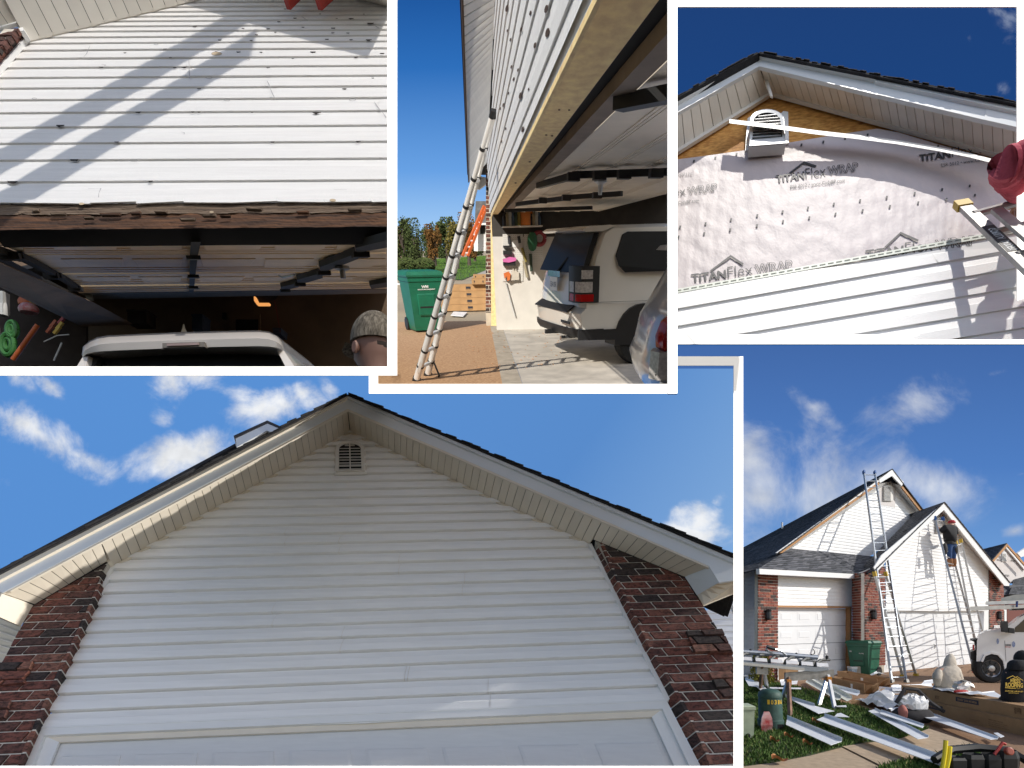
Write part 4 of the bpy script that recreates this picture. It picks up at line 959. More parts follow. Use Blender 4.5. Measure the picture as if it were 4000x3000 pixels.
    for i, (x, y, c) in enumerate([(300, 735, orange), (335, 745, yell), (345, 715, mat('red_plastic', (.3, .03, .02), .5)), (280, 765, orange), (320, 770, yell)]):
        b = MB().bar(D(x - 18, y + 20, dc - .1), D(x + 14, y - 18, dc - .1), .035, .03, FW); thing1('hand_tool', ['orange hand tool high in the cluster on the dark wall', 'yellow hand tool right in the cluster on the dark wall', 'red hand tool at the top of the tool cluster', 'orange hand tool at the left of the tool cluster', 'yellow hand tool at the foot of the tool cluster'][i], 'hand tool', b, c)
    b = MB().tube([D(245, 835, dc - .1), D(320, 800, dc - .1), D(385, 795, dc - .1)], .008, 6); b.tube([D(300, 940, dc - .1), D(345, 840, dc - .1)], .01, 6); thing1('wire_rack', 'thin metal rods leaning below the hand tools', 'rod', b, whp)
    for (x, y, w_, h_, lab) in ((790, 715, .22, .14, 'dark box on the shelf by the back wall corner'), (1122, 745, .12, .16, 'dark blue bin behind the car roof'), (1562, 795, .09, .06, 'pale blue box right of the car roof')):
        b = MB(); c0 = D(x, y, dep - .3); b.box(c0, RT * w_ / 2 * 1.3, UP * h_ / 2 * 1.3, FW * .1); b.box(c0 + UP * h_ * .7, RT * w_ * .7, UP * .015, FW * .11)
        thing1('storage_box', lab, 'box', b, mat('dim_blue', (.05, .07, .12), .6) if 'blue' in lab else drk)
    # opener with lit lens
    O = Thing(K, 'door_opener', 'garage door opener with a glowing orange lens hanging from the ceiling', 'door opener')
    O.part('housing', MB().hexa([D(1440, 580, dep - .6), D(1552, 578, dep - .6), D(1535, 600, dep - .6), D(1450, 622, dep - .6)], [D(1440, 580, dep - .2), D(1552, 578, dep - .2), D(1535, 600, dep - .2), D(1450, 622, dep - .2)]), mat('opener_grey', (.10, .09, .09), .5))
    em, nt, b_ = nmat('lens_glow'); b_.inputs['Base Color'].default_value = (.5, .2, .05, 1); b_.inputs['Emission Color'].default_value = (1, .42, .12, 1); b_.inputs['Emission Strength'].default_value = .9
    O.part('lens', MB().prism([D(1415, 582, dep - .62), D(1422, 582, dep - .62), D(1440, 618, dep - .62), D(1500, 618, dep - .62), D(1498, 628, dep - .62), D(1432, 628, dep - .62), D(1416, 606, dep - .62)], FW * .05), em)
    O.part('pull_cord', MB().tube([D(1525, 580, dep - .4), D(1545, 680, dep - .4), D(1562, 780, dep - .4)], .004, 5), mat('red_cord', (.3, .04, .03), .6)); O.done()
    # ---- white car: rear spoiler, brake lamp, fin, rear glass, pillars and roof
    paint = mat('pearl_white_paint', (.62, .585, .56), .28, .03, 3, coat=.6); glass = mat('dark_glass', (.012, .014, .018), .06, .1)
    cz = 3.4
    C = Thing(K, 'parked_car', 'white car parked inside, only its rear spoiler and rear glass top in view', 'car')
    top = [(456, 905), (462, 862), (496, 832), (540, 810), (600, 800), (800, 790), (1020, 781), (1230, 775), (1440, 771), (1500, 778), (1545, 802), (1572, 830), (1582, 872)]
    botm = [(462, 925), (486, 912), (520, 908), (570, 905), (640, 902), (820, 895), (1020, 888), (1230, 882), (1440, 878), (1500, 879), (1540, 881), (1560, 884), (1578, 886)]
    rings = []
    for i in range(len(top)):
        s_ = i / (len(top) - 1); bow = .10 * (1 - (2 * s_ - 1) ** 4)
        a, b = D(*top[i], cz + .26 - bow), D(*botm[i], cz + .10 - bow); mid = D(lerp(top[i][0], botm[i][0], .45), lerp(top[i][1], botm[i][1], .42), cz - bow); low = D(lerp(top[i][0], botm[i][0], .8), lerp(top[i][1], botm[i][1], .82), cz + .01 - bow)
        rings.append([a + FW * .5 + UP * .02, a, lerp(a, mid, .55) + UP * .012, mid, low, b, b + FW * .3])
    C.part('spoiler', MB().loft(rings, True, True), paint, smooth=True)
    lamp = C.part('brake_lamp', MB().prism([D(905, 842, cz - .115), D(1138, 835, cz - .115), D(1140, 862, cz - .115), D(905, 868, cz - .115)], FW * .03, .0), mat('lamp_frame', (.16, .14, .12), .4))
    C.part('lamp_lens', MB().prism([D(935, 848, cz - .118), D(1110, 842, cz - .118), D(1110, 855, cz - .118), D(935, 861, cz - .118)], FW * -.008), mat('lamp_lens', (.30, .22, .20), .2), parent=lamp)
    C.part('antenna_fin', MB().loft([[D(1008, 781, cz + .6), D(1042, 780, cz + .6), D(1040, 780, cz + .85)], [D(1015, 765, cz + .63), D(1034, 765, cz + .63), D(1034, 765, cz + .8)], [D(1020, 736, cz + .68), D(1026, 736, cz + .68), D(1026, 736, cz + .72)]]), mat('fin_white', (.6, .58, .56), .4), smooth=True)
    C.part('roof', MB().grid(lambda s_, t_: D(lerp(600, 1445, s_), lerp(800, 772, s_) + 6, cz + .25 + t_ * 1.6) + UP * (.03 * math.sin(math.pi * s_) - .03), 12, 4), paint, smooth=True)
    C.part('rear_glass', MB().grid(lambda s_, t_: D(lerp(488 - 60 * t_, 1548 + 60 * t_, s_), lerp(905, 1010, t_) + (1 - t_) * (-22 * s_), cz + .12 - .1 * t_ - .06 * math.sin(math.pi * s_)), 12, 4), glass, smooth=True)
    C.part('rear_pillar', MB().prism([D(492, 912, cz), D(462, 918, cz), D(405, 1010, cz - .1), D(470, 1010, cz - .1)], FW * .1), paint)
    C.part('rear_pillar', MB().prism([D(1545, 884, cz), D(1580, 882, cz), D(1668, 1010, cz - .1), D(1610, 1010, cz - .1)], FW * .1), paint)
    C.part('glass_band', MB().prism([D(488, 914, cz + .05), D(560, 908, cz + .05), D(500, 1010, cz - .05), D(440, 1010, cz - .05)], FW * .04), M['dark'])
    C.done()
    # ---- man in a camouflage cap at the right edge, seen from behind
    hz = 2.55
    camo, nt, b_ = nmat('camo_cap'); nt.links.new(ramp(nt, noise(nt, 26, 6, .7, (3, 3, .7)), [(.35, (.035, .028, .02)), (.5, (.12, .10, .075)), (.62, (.22, .19, .15)), (.72, (.06, .05, .035))]), b_.inputs['Base Color']); b_.inputs['Roughness'].default_value = .95
    P = Thing(K, 'person', 'man in a camouflage cap and dark shirt with his back to the camera', 'person')
    hc = D(2085, 845, hz); sk_ = mat('skin_shade', (.17, .085, .06), .6, .1); hair = mat('dark_hair', (.03, .02, .015), .9)  # this skin colour is darkened to paint in the shadow on him
    fwd = (-RT * .82 + FW * .55).normalized(); sde = fwd.cross(UP).normalized()
    def ell(c, rx, ry, rz, p0, p1, n=10): return [[c + UP * (rz * math.sin(p_)) + (fwd * math.cos(t) * rx + sde * math.sin(t) * ry) * max(.03, math.cos(p_)) for t in [2 * math.pi * k / 18 for k in range(18)]] for p_ in [lerp(p0, p1, i / n) for i in range(n + 1)]]
    bd = MB(); bd.loft([[hc - UP * hh + fwd * fx + (fwd * math.cos(t) * rx + sde * math.sin(t) * ry) for t in [2 * math.pi * k / 18 for k in range(18)]] for hh, fx, rx, ry in [(-.10, 0, .02, .02), (-.08, 0, .07, .06), (0, .0, .1, .08), (.07, .0, .098, .075), (.11, -.01, .075, .065), (.15, -.03, .065, .062), (.2, -.04, .068, .066), (.24, -.05, .09, .11), (.28, -.05, .12, .19), (.36, -.05, .14, .24), (.6, -.04, .14, .24), (.9, -.04, .13, .2)]])
    P.part('body', bd, sk_, smooth=True)
    cap = MB(); cap.loft(ell(hc + UP * .005, .112, .094, .135, -.05, 1.52)); 
    cp = P.part('cap', cap, camo, smooth=True)
    vz = MB(); vz.grid(lambda s_, t_: hc + UP * (.005 - .03 * t_) + fwd * (.10 + .075 * t_ * math.sin(math.pi * (s_ * .8 + .1))) * 1.0 + sde * lerp(-.075, .075, s_), 10, 4); P.part('visor', vz, camo, parent=cp, smooth=True)
    P.part('cap_strap', MB().box(hc - fwd * .105 - UP * .0 + sde * .03, sde * .035, UP * .012, fwd * .006), M['dark'], parent=cp)
    P.part('cap_tag', MB().box(hc - fwd * .05 + sde * .095 - UP * .005, fwd * .008, UP * .012, sde * .003), whp, parent=cp)
    P.part('hair', MB().loft(ell(hc - UP * .02 - fwd * .008, .094, .072, .09, -.75, .0)), hair, smooth=True)
    for s_ in (-1, 1): P.part('ear', MB().loft([[hc - UP * .045 + fwd * .005 + sde * s_ * (.082 + d) + (UP * math.sin(t) * .03 + fwd * math.cos(t) * .018) * r for t in [2 * math.pi * k / 10 for k in range(10)]] for d, r in ((0, .7), (.012, 1), (.02, .8))]), sk_, smooth=True)
    P.part('shirt', MB().loft([[hc - UP * hh + fwd * fx + (fwd * math.cos(t) * rx + sde * math.sin(t) * ry) for t in [2 * math.pi * k / 18 for k in range(18)]] for hh, fx, rx, ry in [(.215, -.04, .085, .10), (.24, -.05, .10, .13), (.29, -.05, .13, .21), (.38, -.05, .15, .25), (.62, -.04, .15, .25), (.95, -.04, .14, .21)]]), drk, smooth=True)
    P.done(); LL.done()
header_place()
# ================================================================ the house from the street (lower right picture)
ZV = Vector((0, 0, 1))
def skin_fig(nodes, edges, root, sub=2):
    """continuous body surface grown about a skeleton: nodes {name: (point, radius)}; returns MB"""
    names = list(nodes); ix = {n: i for i, n in enumerate(names)}
    me = bpy.data.meshes.new('s'); me.from_pydata([nodes[n][0] for n in names], [(ix[a], ix[b]) for a, b in edges], [])
    o = bpy.data.objects.new('s', me); ROOT.objects.link(o)
    md = o.modifiers.new('k', 'SKIN'); md.use_smooth_shade = True
    for i, n in enumerate(names):
        r = nodes[n][1]; me.skin_vertices[0].data[i].radius = r if isinstance(r, tuple) else (r, r); me.skin_vertices[0].data[i].use_root = (n == root)
    sb = o.modifiers.new('b', 'SUBSURF'); sb.levels = sub; sb.render_levels = sub
    dg = bpy.context.evaluated_depsgraph_get(); m2 = bpy.data.meshes.new_from_object(o.evaluated_get(dg))
    mb = MB(); mb.add([v.co.copy() for v in m2.vertices], [tuple(p.vertices) for p in m2.polygons])
    bpy.data.objects.remove(o); bpy.data.meshes.remove(me); bpy.data.meshes.remove(m2); return mb
def ball(c, ax, ay, az, n=12, m=8, p0=-1.5, p1=1.5):
    return [[c + az * math.sin(p) + (ax * math.cos(t) + ay * math.sin(t)) * max(.02, math.cos(p)) for t in [2 * math.pi * k / n for k in range(n)]] for p in [lerp(p0, p1, i / m) for i in range(m + 1)]]
def island_mat(name, stops, rough=.95, bump=.4):
    m, nt, b = nmat(name); ge = N(nt, 'ShaderNodeNewGeometry'); c = ramp(nt, ge.outputs['Random Per Island'], stops)
    mx = N(nt, 'ShaderNodeMixRGB', blend_type='MULTIPLY'); mx.inputs[0].default_value = .6; nt.links.new(c, mx.inputs[1]); nt.links.new(ramp(nt, noise(nt, 60, 4), [(.35, (.55, .55, .55)), (.7, (1.25, 1.25, 1.25))]), mx.inputs[2])
    nt.links.new(mx.outputs[0], b.inputs['Base Color']); b.inputs['Roughness'].default_value = rough; return m
def shingle_field(q00, q10, q11, q01, rows, cols, th=.012):
    """overlapping shingle tabs over a four-cornered roof plane, row 0 at the eave"""
    mb = MB(); n = (q10 - q00).cross(q01 - q00).normalized()
    if n.z < 0: n = -n
    P = lambda s, t: lerp(lerp(q00, q10, s), lerp(q01, q11, s), t)
    for r in range(rows):
        s = -(r % 3) / 3 / cols * 1.3
        while s < 1:
            w = rnd.uniform(.7, 1.4) / cols; s0, s1 = max(0, s), min(1, s + w * .96); s += w
            if s1 <= s0: continue
            t0, t1 = r / rows, min(1, (r + 1.15) / rows); e = th * rnd.uniform(.8, 1.6)
            mb.hexa([P(s0, t0), P(s1, t0), P(s1, t1), P(s0, t1)], [P(s0, t0) + n * e, P(s1, t0) + n * e, P(s1, t1) + n * e * .15, P(s0, t1) + n * e * .15])
    return mb
def street():
    K = 'street'
    Z7 = lambda x, y: (2880 + .6389 * x, 1340 + .6389 * y); Z8 = lambda x, y: (2880 + .5063 * x, 2300 + .5063 * y)
    G = lambda x, y, z=0.0: hit(*Z8(x, y), Vector((0, 0, z)), ZV)
    e = ray(5480, 2423); e.z = 0; e.normalize(); bk = ray(2369, 2423); bk.z = 0; bk.normalize()
    nf = ZV.cross(e) * -1; nf = -nf if nf.dot(-G(1400, 640)) < 0 else nf
    cR = G(949, 668); FR = Fr(cR, e, ZV); cL = G(885, 654); FL = Fr(cL, e, ZV); FU = Fr(cL - nf * 1.0, e, ZV)
    r7 = lambda f: (lambda x, y, c=0: f.at(*Z7(x, y), c)); r8 = lambda f: (lambda x, y, c=0: f.at(*Z8(x, y), c))
    R7, R8, L7, L8, U7, U8 = r7(FR), r8(FR), r7(FL), r8(FL), r7(FU), r8(FU)
    sun(K, nf * 1.0 + e * .95 + ZV * .80, 3.9, extra=(BOARDC,))
    roofm = island_mat('grey_shingle', [(0, (.06, .063, .07)), (.5, (.10, .103, .115)), (1, (.18, .18, .195))]); roofd = island_mat('dark_shingle', [(0, (.032, .033, .038)), (1, (.085, .086, .095))])
    wood = mat('bare_fascia_wood', (.42, .22, .09), .8, .25, 8, .2, 30, (2, 2, 10)); alum = mat('aluminium', (.50, .50, .50), .38, .1, 10, metal=.75); alud = mat('grey_aluminium', (.30, .33, .37), .4, .1, 10, metal=.6)
    doorw = mat('white_garage_door', (.78, .79, .80), .45, .02, 3); conc = mat('concrete', (.42, .37, .30), .9, .2, 7, .2, 60)
    wrapw = mat('wrap_white', (.62, .58, .56), .6, .06, 6, .3, 20); ink = mat('print_dark', (.05, .05, .05), .7)
    # ------------------------------------------------ ground
    Gp = lambda pts, z=0: [G(x, y, z) for x, y in pts]
    gm = mat('driveway_aggregate', (.19, .10, .05), .92, .4, 45, .3, 90, col2=(.33, .20, .115))
    struct(K, 'driveway', MB().poly([Vector((-3, 4, 0)), Vector((30, 4, 0)), Vector((34, 48, 0)), Vector((2, 48, 0))]), gm, fixn=False)
    lawnp = [(-300, 1700), (-300, 620), (100, 690), (330, 730), (480, 760), (600, 800), (780, 870), (1000, 930), (1180, 990), (1480, 1080), (1380, 1130), (1260, 1160), (1000, 1185), (780, 1230), (560, 1290), (300, 1345), (45, 1375)]
    soil = mat('lawn_soil', (.045, .06, .018), .95, .3, 9)
    struct(K, 'lawn', MB().poly(Gp(lawnp, .006)), soil, fixn=False)
    walk = MB().poly(Gp([(-200, 1430), (45, 1372), (300, 1338), (560, 1288), (805, 1225), (1090, 1370), (1200, 1440), (1200, 1700), (-200, 1700)], .012))
    wm = mat('sidewalk_concrete', (.44, .33, .22), .9, .15, 12, .3, 90)
    struct(K, 'sidewalk', walk, wm, fixn=False)
    W2 = Thing(K, 'walk_slab', None, None, None, 'structure')
    W2.part('walk_slab', MB().prism(Gp([(812, 1222), (1265, 1160), (1480, 1085), (1900, 1225), (1800, 1290), (1560, 1290), (1240, 1345), (1100, 1365)], .004), ZV * .012), wm); W2.done(True)
    l2p = [(1080, 1400), (1240, 1350), (1560, 1290), (1790, 1225), (1960, 1260), (2010, 1300), (2110, 1400), (2110, 1700), (1080, 1700)]
    struct(K, 'lawn', MB().poly(Gp(l2p, .017)), soil, fixn=False)
    grassm = island_mat('grass_blade', [(0, (.05, .11, .018)), (.5, (.085, .165, .03)), (.85, (.14, .21, .05)), (1, (.27, .25, .09))])
    def grass(poly, n, hgt):
        pl = [(q.x, q.y) for q in Gp(poly)]; x0, x1 = min(p[0] for p in pl), max(p[0] for p in pl); y0, y1 = min(p[1] for p in pl), max(p[1] for p in pl); mb = MB(); k = 0
        x0 = max(x0, 1.2); y0 = max(y0, 5.5)
        vs = []; fs = []
        while k < n:
            x, y = rnd.uniform(x0, x1), y0 + (y1 - y0) * rnd.random() ** 1.5; c = False
            for i in range(len(pl)):
                (ax, ay), (bx, by) = pl[i], pl[i - 1]
                if (ay > y) != (by > y) and x < (bx - ax) * (y - ay) / (by - ay) + ax: c = not c
            k += 1
            if not c: continue
            t = rnd.uniform(0, 6.28); h = hgt * rnd.uniform(.5, 1.3); d = Vector((math.cos(t), math.sin(t), 0)); w = .006 + y * .0006; ln = Vector((rnd.uniform(-1, 1), rnd.uniform(-1, 1), 0)) * h * .6
            o = len(vs); p = Vector((x, y, .01)); vs += [p - d * w, p + d * w, p + ZV * h * .6 + ln * .4 + d * w * .5, p + ZV * h + ln]; fs += [(o, o + 1, o + 2), (o, o + 2, o + 3)]
        mb.v = vs; mb.f = fs; return mb
    struct(K, 'grass', grass(lawnp, 70000, .045), grassm, kind='stuff', label='short green lawn grass beside the driveway', fixn=False)
    struct(K, 'grass', grass(l2p, 18000, .06), grassm, kind='stuff', label='strip of green grass under the tool belt', fixn=False)
    # ------------------------------------------------ the house
    H = Thing(K, 'brick_house', 'white sided brick house with two garage doors and grey shingle roof', 'house')
    def pan(f, z, pts, c, th, mt, name, parent=None): return H.part(name, MB().prism([f.at(*z(x, y), c) for x, y in pts], -nf * th), mt, parent=parent)
    hR = .108
    ab = lambda f, z, pts: [f.ab(*z(x, y)) for x, y in pts]
    pr = ab(FR, Z7, [(905, 1640), (1530, 1640), (1530, 1378), (1244, 1040), (905, 1325)]); siding(H, FR, pr, ab(FR, Z7, [(1240, 1640)])[0][1], hR, 48, M['vinyl'], c=.01, proj=.016)
    H.part('wall_sheathing', MB().poly([FR.P(a, b, .004) for a, b in pr]), M['trim'])
    pu = ab(FU, Z7, [(300, 1275), (775, 1320), (830, 1290), (1130, 1060), (935, 845), (865, 880)]); siding(H, FU, pu, min(p[1] for p in pu), hR, 44, M['vinyl'], c=.01, proj=.016)
    H.part('wall_sheathing', MB().poly([FU.P(a, b, .004) for a, b in pu]), M['trim'])
    pl = ab(FL, Z7, [(243, 1606), (702, 1614), (702, 1430), (243, 1405)]); siding(H, FL, pl, min(p[1] for p in pl), hR, 14, M['vinyl'], c=.01, proj=.016)
    H.part('wall_sheathing', MB().poly([FL.P(a, b, .004) for a, b in pl]), M['trim'])
    # wall set back at the far left
    fS = Fr(cL - nf * .8, e, ZV); ps = [fS.ab(*Z7(x, y)) for x, y in [(-40, 2100), (126, 2060), (126, 1400), (-40, 1425)]]; ps = ps if area(ps) > 0 else ps
    siding(H, fS, ps, min(p[1] for p in ps), hR, 34, M['vinyl'], proj=.016); H.part('wall_sheathing', MB().poly([fS.P(a, b, -.004) for a, b in ps]), M['trim'])
    # brick piers
    def pier(f, z, pts, ph, c=.05):
        poly = ab(f, z, pts); poly = poly if sum(poly[i][0] * poly[(i + 1) % len(poly)][1] - poly[(i + 1) % len(poly)][0] * poly[i][1] for i in range(len(poly))) > 0 else poly[::-1]
        H.part('mortar_bed', MB().prism([f.P(a, b, c - .012) for a, b in poly], -f.n * .1), M['mortar'])
        mb = T_bricks(f, poly, c, ph); H.part('brickwork', mb, brk, kind='stuff')
    brk = island_mat('brick_far', [(0, (.20, .05, .035)), (.35, (.27, .08, .05)), (.62, (.15, .045, .035)), (.64, (.05, .032, .03)), (.78, (.06, .035, .03)), (.8, (.24, .07, .045)), (1, (.30, .10, .06))], .85)
    def T_bricks(f, poly, c, ph):
        mb = MB(); h, L = .078, .215; b0 = -.3; a0 = min(p[0] for p in poly); a1 = max(p[0] for p in poly)
        for k in range(70):
            b = b0 + k * h
            for i in range(int((a1 - a0) / L) + 3):
                s = a0 - L + ph + (k % 2) * L / 2 + i * L
                q = clip_convex(poly, [(s, b), (s + L - .013, b), (s + L - .013, b + h - .013), (s, b + h - .013)])
                if len(q) > 2 and area(q) > 3e-4: mb.prism([f.P(x, y, c - .025) for x, y in q], f.n * (.025 + rnd.uniform(-.004, .004)))
        return mb
    Zb = lambda x, y: Z8(x, y)
    pier(FL, Zb, [(146, 760), (302, 760), (302, -130), (150, -140)], 0)
    pier(FR, Zb, [(949, 600), (1130, 590), (1130, -150), (1120, -200), (949, -120)], .05)
    pier(FR, Zb, [(1940, 590), (2045, 585), (2045, -66), (2035, -72), (1933, -160)], .1)
    fT = Fr(FR.at(*Z8(949, 600), .05), bk, ZV)
    pier(fT, Zb, [(884, 660), (949, 672), (949, -120), (884, -120)], 0, .0)
    for f, pts in ((FR, [(945, 600), (1134, 590), (1132, 650), (945, 672)]), (FR, [(1936, 590), (2048, 585), (2048, 560), (1936, 596)])): H.part('pier_base', MB().prism([f.at(*Z8(x, y), .07) for x, y in pts], -nf * .15), conc)
    H.part('pier_base', MB().prism([fT.at(*Z8(x, y), .02) for x, y in [(882, 610), (949, 602), (949, 675), (882, 660)]], -fT.n * .1), conc)
    # garage doors with raised panels
    def gdoor(f, c4, cols, rows, name):
        d = H.part(name, MB().prism([f.at(*Z8(*p), -.10) for p in c4], -nf * .05), doorw); tl, tr, br, blq = c4
        for r in range(rows):
            for c in range(cols):
                s0, s1, t0, t1 = (c + .12) / cols, (c + .88) / cols, (r + .2) / rows, (r + .8) / rows
                q = lambda s, t: l2(l2(tl, tr, s), l2(blq, br, s), t)
                ring_o = [q(s0, t0), q(s1, t0), q(s1, t1), q(s0, t1)]; i0, i1, j0, j1 = lerp(s0, s1, .13), lerp(s0, s1, .87), lerp(t0, t1, .24), lerp(t0, t1, .76); ring_i = [q(i0, j0), q(i1, j0), q(i1, j1), q(i0, j1)]
                mb = MB(); mb.loft([[f.at(*Z8(*p), -.097) for p in ring_o], [f.at(*Z8(*p), -.165) for p in [l2(a, b, .5) for a, b in zip(ring_o, ring_i)]], [f.at(*Z8(*p), -.09) for p in ring_i]], True, True)
                H.part('raised_panel', mb, doorw, parent=d)
            if r: 
                y = r / rows; a, b = l2(tl, blq, y), l2(tr, br, y); H.part('section_joint', MB().prism([f.at(*Z8(*a), -.094), f.at(*Z8(*b), -.094), f.at(*Z8(b[0], b[1] + 4), -.094), f.at(*Z8(a[0], a[1] + 4), -.094)], -nf * .01), mat('joint_grey', (.25, .25, .26), .6), parent=d)
        hx = l2(l2(tl, tr, .5), l2(blq, br, .5), .62); h0 = f.at(*Z8(*hx), -.06)
        H.part('door_handle', MB().tube([h0 + ZV * .06, h0 + nf * .04 + ZV * .02, h0 + nf * .04 - ZV * .05, h0 - ZV * .08], .012, 6), M['dark'], parent=d); return d
    gdoor(FL, [(310, 145), (868, 152), (868, 668), (300, 712)], 4, 4, 'garage_door')
    gdoor(FR, [(1135, 150), (1905, 170), (1896, 578), (1132, 650)], 8, 5, 'garage_door')
    for f, pts, mt, nm in ((FL, [(305, 128), (885, 136), (885, 150), (305, 143)], wood, 'head_trim'), (FL, [(868, 150), (884, 150), (884, 668), (866, 668)], wood, 'door_jamb'), (FR, [(1130, 133), (1940, 156), (1940, 172), (1130, 150)], M['trim'], 'head_trim'), (FR, [(1905, 170), (1938, 172), (1936, 585), (1895, 590)], M['trim'], 'door_jamb')):
        H.part(nm, MB().prism([f.at(*Z8(x, y), .03) for x, y in pts], -nf * .14), mt)
    # wall lanterns and number plate
    lan = mat('black_lantern', (.015, .014, .015), .4)
    for f, x, y0, y1 in ((FL, 242, 155, 242), (FR, 1056, 160, 236), (FR, 2025, 172, 236)):
        a, b = f.at(*Z8(x, y0), .12), f.at(*Z8(x, y1), .12); hgt = (a - b).length; l = H.part('wall_lantern', MB().lathe(b, ZV, [(0, .05), (.02, .085), (hgt * .12, .085), (hgt * .14, .07), (hgt * .8, .075), (hgt * .84, .1), (hgt * .95, .06), (hgt, .01)], 8), lan)
        H.part('lantern_arm', MB().bar(lerp(a, b, .3), lerp(a, b, .3) - nf * .12, .03, .05, ZV), lan, parent=l); H.part('lantern_glass', MB().lathe(b + ZV * hgt * .18, ZV, [(0, .078), (hgt * .55, .082)], 8), mat('lantern_glass', (.06, .065, .075), .15), parent=l)
    for i, ch in enumerate('1605'):
        x = 1976 + i * 11.5; pl_ = H.part('number_tile', MB().prism([FR.at(*Z8(x, 281), .055), FR.at(*Z8(x + 10, 281), .055), FR.at(*Z8(x + 10, 303), .055), FR.at(*Z8(x, 303), .055)], nf * .015), M['trim'])
        m_ = MB(); letter(m_, ch, [FR.at(*Z8(x + 3, 300), .072), FR.at(*Z8(x + 7.5, 300), .072), FR.at(*Z8(x + 7.5, 285), .072), FR.at(*Z8(x + 3, 285), .072)]); H.part('number_print', m_, ink, parent=pl_)
    H.part('window', MB().prism([FR.at(*Z8(x, y), .0) for x, y in [(2038, 160), (2078, 160), (2078, 310), (2038, 310)]], -nf * .1), M['trim']); H.part('window_pane', MB().prism([FR.at(*Z8(x, y), .01) for x, y in [(2043, 168), (2062, 168), (2062, 300), (2043, 300)]], -nf * .02), mat('window_glass', (.05, .07, .08), .05))
    # ---- right gable: soffit, fascia, roof
    OV = .34
    def sof(f, a0, a1, b0, b1, n):
        p0, p1, q0, q1 = f.at(*Z7(*a0), .01), f.at(*Z7(*a1), .01), f.at(*Z7(*b0), OV), f.at(*Z7(*b1), OV)
        for i in range(n):
            s0, s1 = (i + .06) / n, (i + .99) / n; H.part('soffit_panel', MB().prism([lerp(p0, p1, s0), lerp(p0, p1, s1), lerp(q0, q1, s1), lerp(q0, q1, s0)], ZV * .006), M['trim'])
        H.part('soffit_backing', MB().grid(lambda s, t: lerp(lerp(p0, p1, s), lerp(q0, q1, s), t) + ZV * .012, n, 2), mat('groove', (.15, .15, .16), .9))
    sof(FR, (1244, 1040), (1612, 1478), (1263, 1016), (1640, 1480), 34); sof(FR, (1244, 1040), (905, 1325), (1263, 1016), (880, 1330), 26)
    pan(FR, Z7, [(1268, 974), (1666, 1458), (1662, 1486), (1634, 1484), (1264, 1020)], OV + .01, .03, M['trim'], 'fascia_board')
    pan(FR, Z7, [(1268, 974), (1264, 1020), (905, 1340), (850, 1405), (835, 1372), (880, 1300)], OV + .01, .03, M['trim'], 'fascia_board')
    def roofq(name, q, rows, cols, mt, th=.012): H.part(name, MB().prism([p - ZV * .01 for p in q], -ZV * .02), roofd); return H.part('shingles', shingle_field(*q, rows, cols, th), mt, kind='stuff')
    pkR = FR.at(*Z7(1268, 970), OV + .04); eL = FR.at(*Z7(838, 1392), OV + .04); eR = FR.at(*Z7(1668, 1462), OV + .04)
    fl = Fr(pkR, (eL - pkR), bk)
    rb = lambda x, y: fl.at(*Z7(x, y))
    roofq('roof_slope', [eL, rb(700, 1440), rb(1085, 1040), pkR], 26, 9, roofd)
    pk_b = pkR + bk * 6; roofq('roof_slope', [eR, eR + bk * 6, pk_b, pkR], 26, 20, roofd)
    # ---- upper gable
    pkU = FU.at(*Z7(948, 768), OV + .04); eU = FU.at(*Z7(238, 1292), OV + .04); erU = FU.at(*Z7(1140, 1020), OV + .04)
    flu = Fr(pkU, (eU - pkU), bk); ub = lambda x, y: flu.at(*Z7(x, y))
    roofq('roof_slope', [eU, ub(-60, 1372), ub(-60, 1300), pkU], 44, 14, roofd)
    roofq('roof_slope', [eU, eU + bk * 7, pkU + bk * 7, pkU], 44, 30, roofd)
    roofq('roof_slope', [erU, erU + bk * 6, pkU + bk * 6, pkU], 26, 20, roofd)
    pan(FU, Z7, [(868, 846), (868, 864), (275, 1284), (250, 1284)], OV, .04, wood, 'bare_fascia'); pan(FU, Z7, [(868, 832), (868, 846), (250, 1283), (236, 1283)], OV + .01, .03, M['trim'], 'drip_edge')
    pan(FU, Z7, [(1003, 880), (1012, 876), (1132, 1014), (1118, 1026)], OV, .04, wood, 'bare_fascia')
    pan(FU, Z7, [(868, 826), (948, 774), (1018, 850), (1006, 874), (946, 812), (880, 852), (870, 852)], OV + .03, .04, M['trim'], 'cornice_cap')
    sof(FU, (935, 850), (1100, 1045), (1000, 872), (1120, 1026), 16); sof(FU, (930, 850), (335, 1256), (868, 862), (272, 1285), 30)
    wp = pan(FU, Z7, [(868, 852), (970, 866), (966, 1006), (868, 988)], .03, .012, wrapw, 'house_wrap')
    m_ = MB(); letter(m_, 'Flex', [FU.at(*Z7(890, 868), .032), FU.at(*Z7(940, 866), .032), FU.at(*Z7(940, 848), .032), FU.at(*Z7(890, 850), .032)]); H.part('wrap_print', m_, ink, parent=wp)
    def vent(f, x0, x1, y0, y1, n):
        cxm = (x0 + x1) / 2; r = (x1 - x0) / 2; arc = [(cxm + r * math.cos(t), y0 + r * .8 - r * .8 * math.sin(t)) for t in [math.pi * i / 10 for i in range(11)]]
        v = H.part('gable_vent', MB().prism([f.at(*Z7(x, y), .04) for x, y in [(x0, y1), (x1, y1)] + arc], nf * .05), M['louver'])
        for i in range(n):
            y = lerp(y0 + r * .4, y1 - 8, i / (n - 1)); H.part('louver', MB().prism([f.at(*Z7(x0 + r * .25, y), .12), f.at(*Z7(x1 - r * .25, y), .12), f.at(*Z7(x1 - r * .25, y + 5), .095), f.at(*Z7(x0 + r * .25, y + 5), .095)], ZV * .008), M['trim'], parent=v)
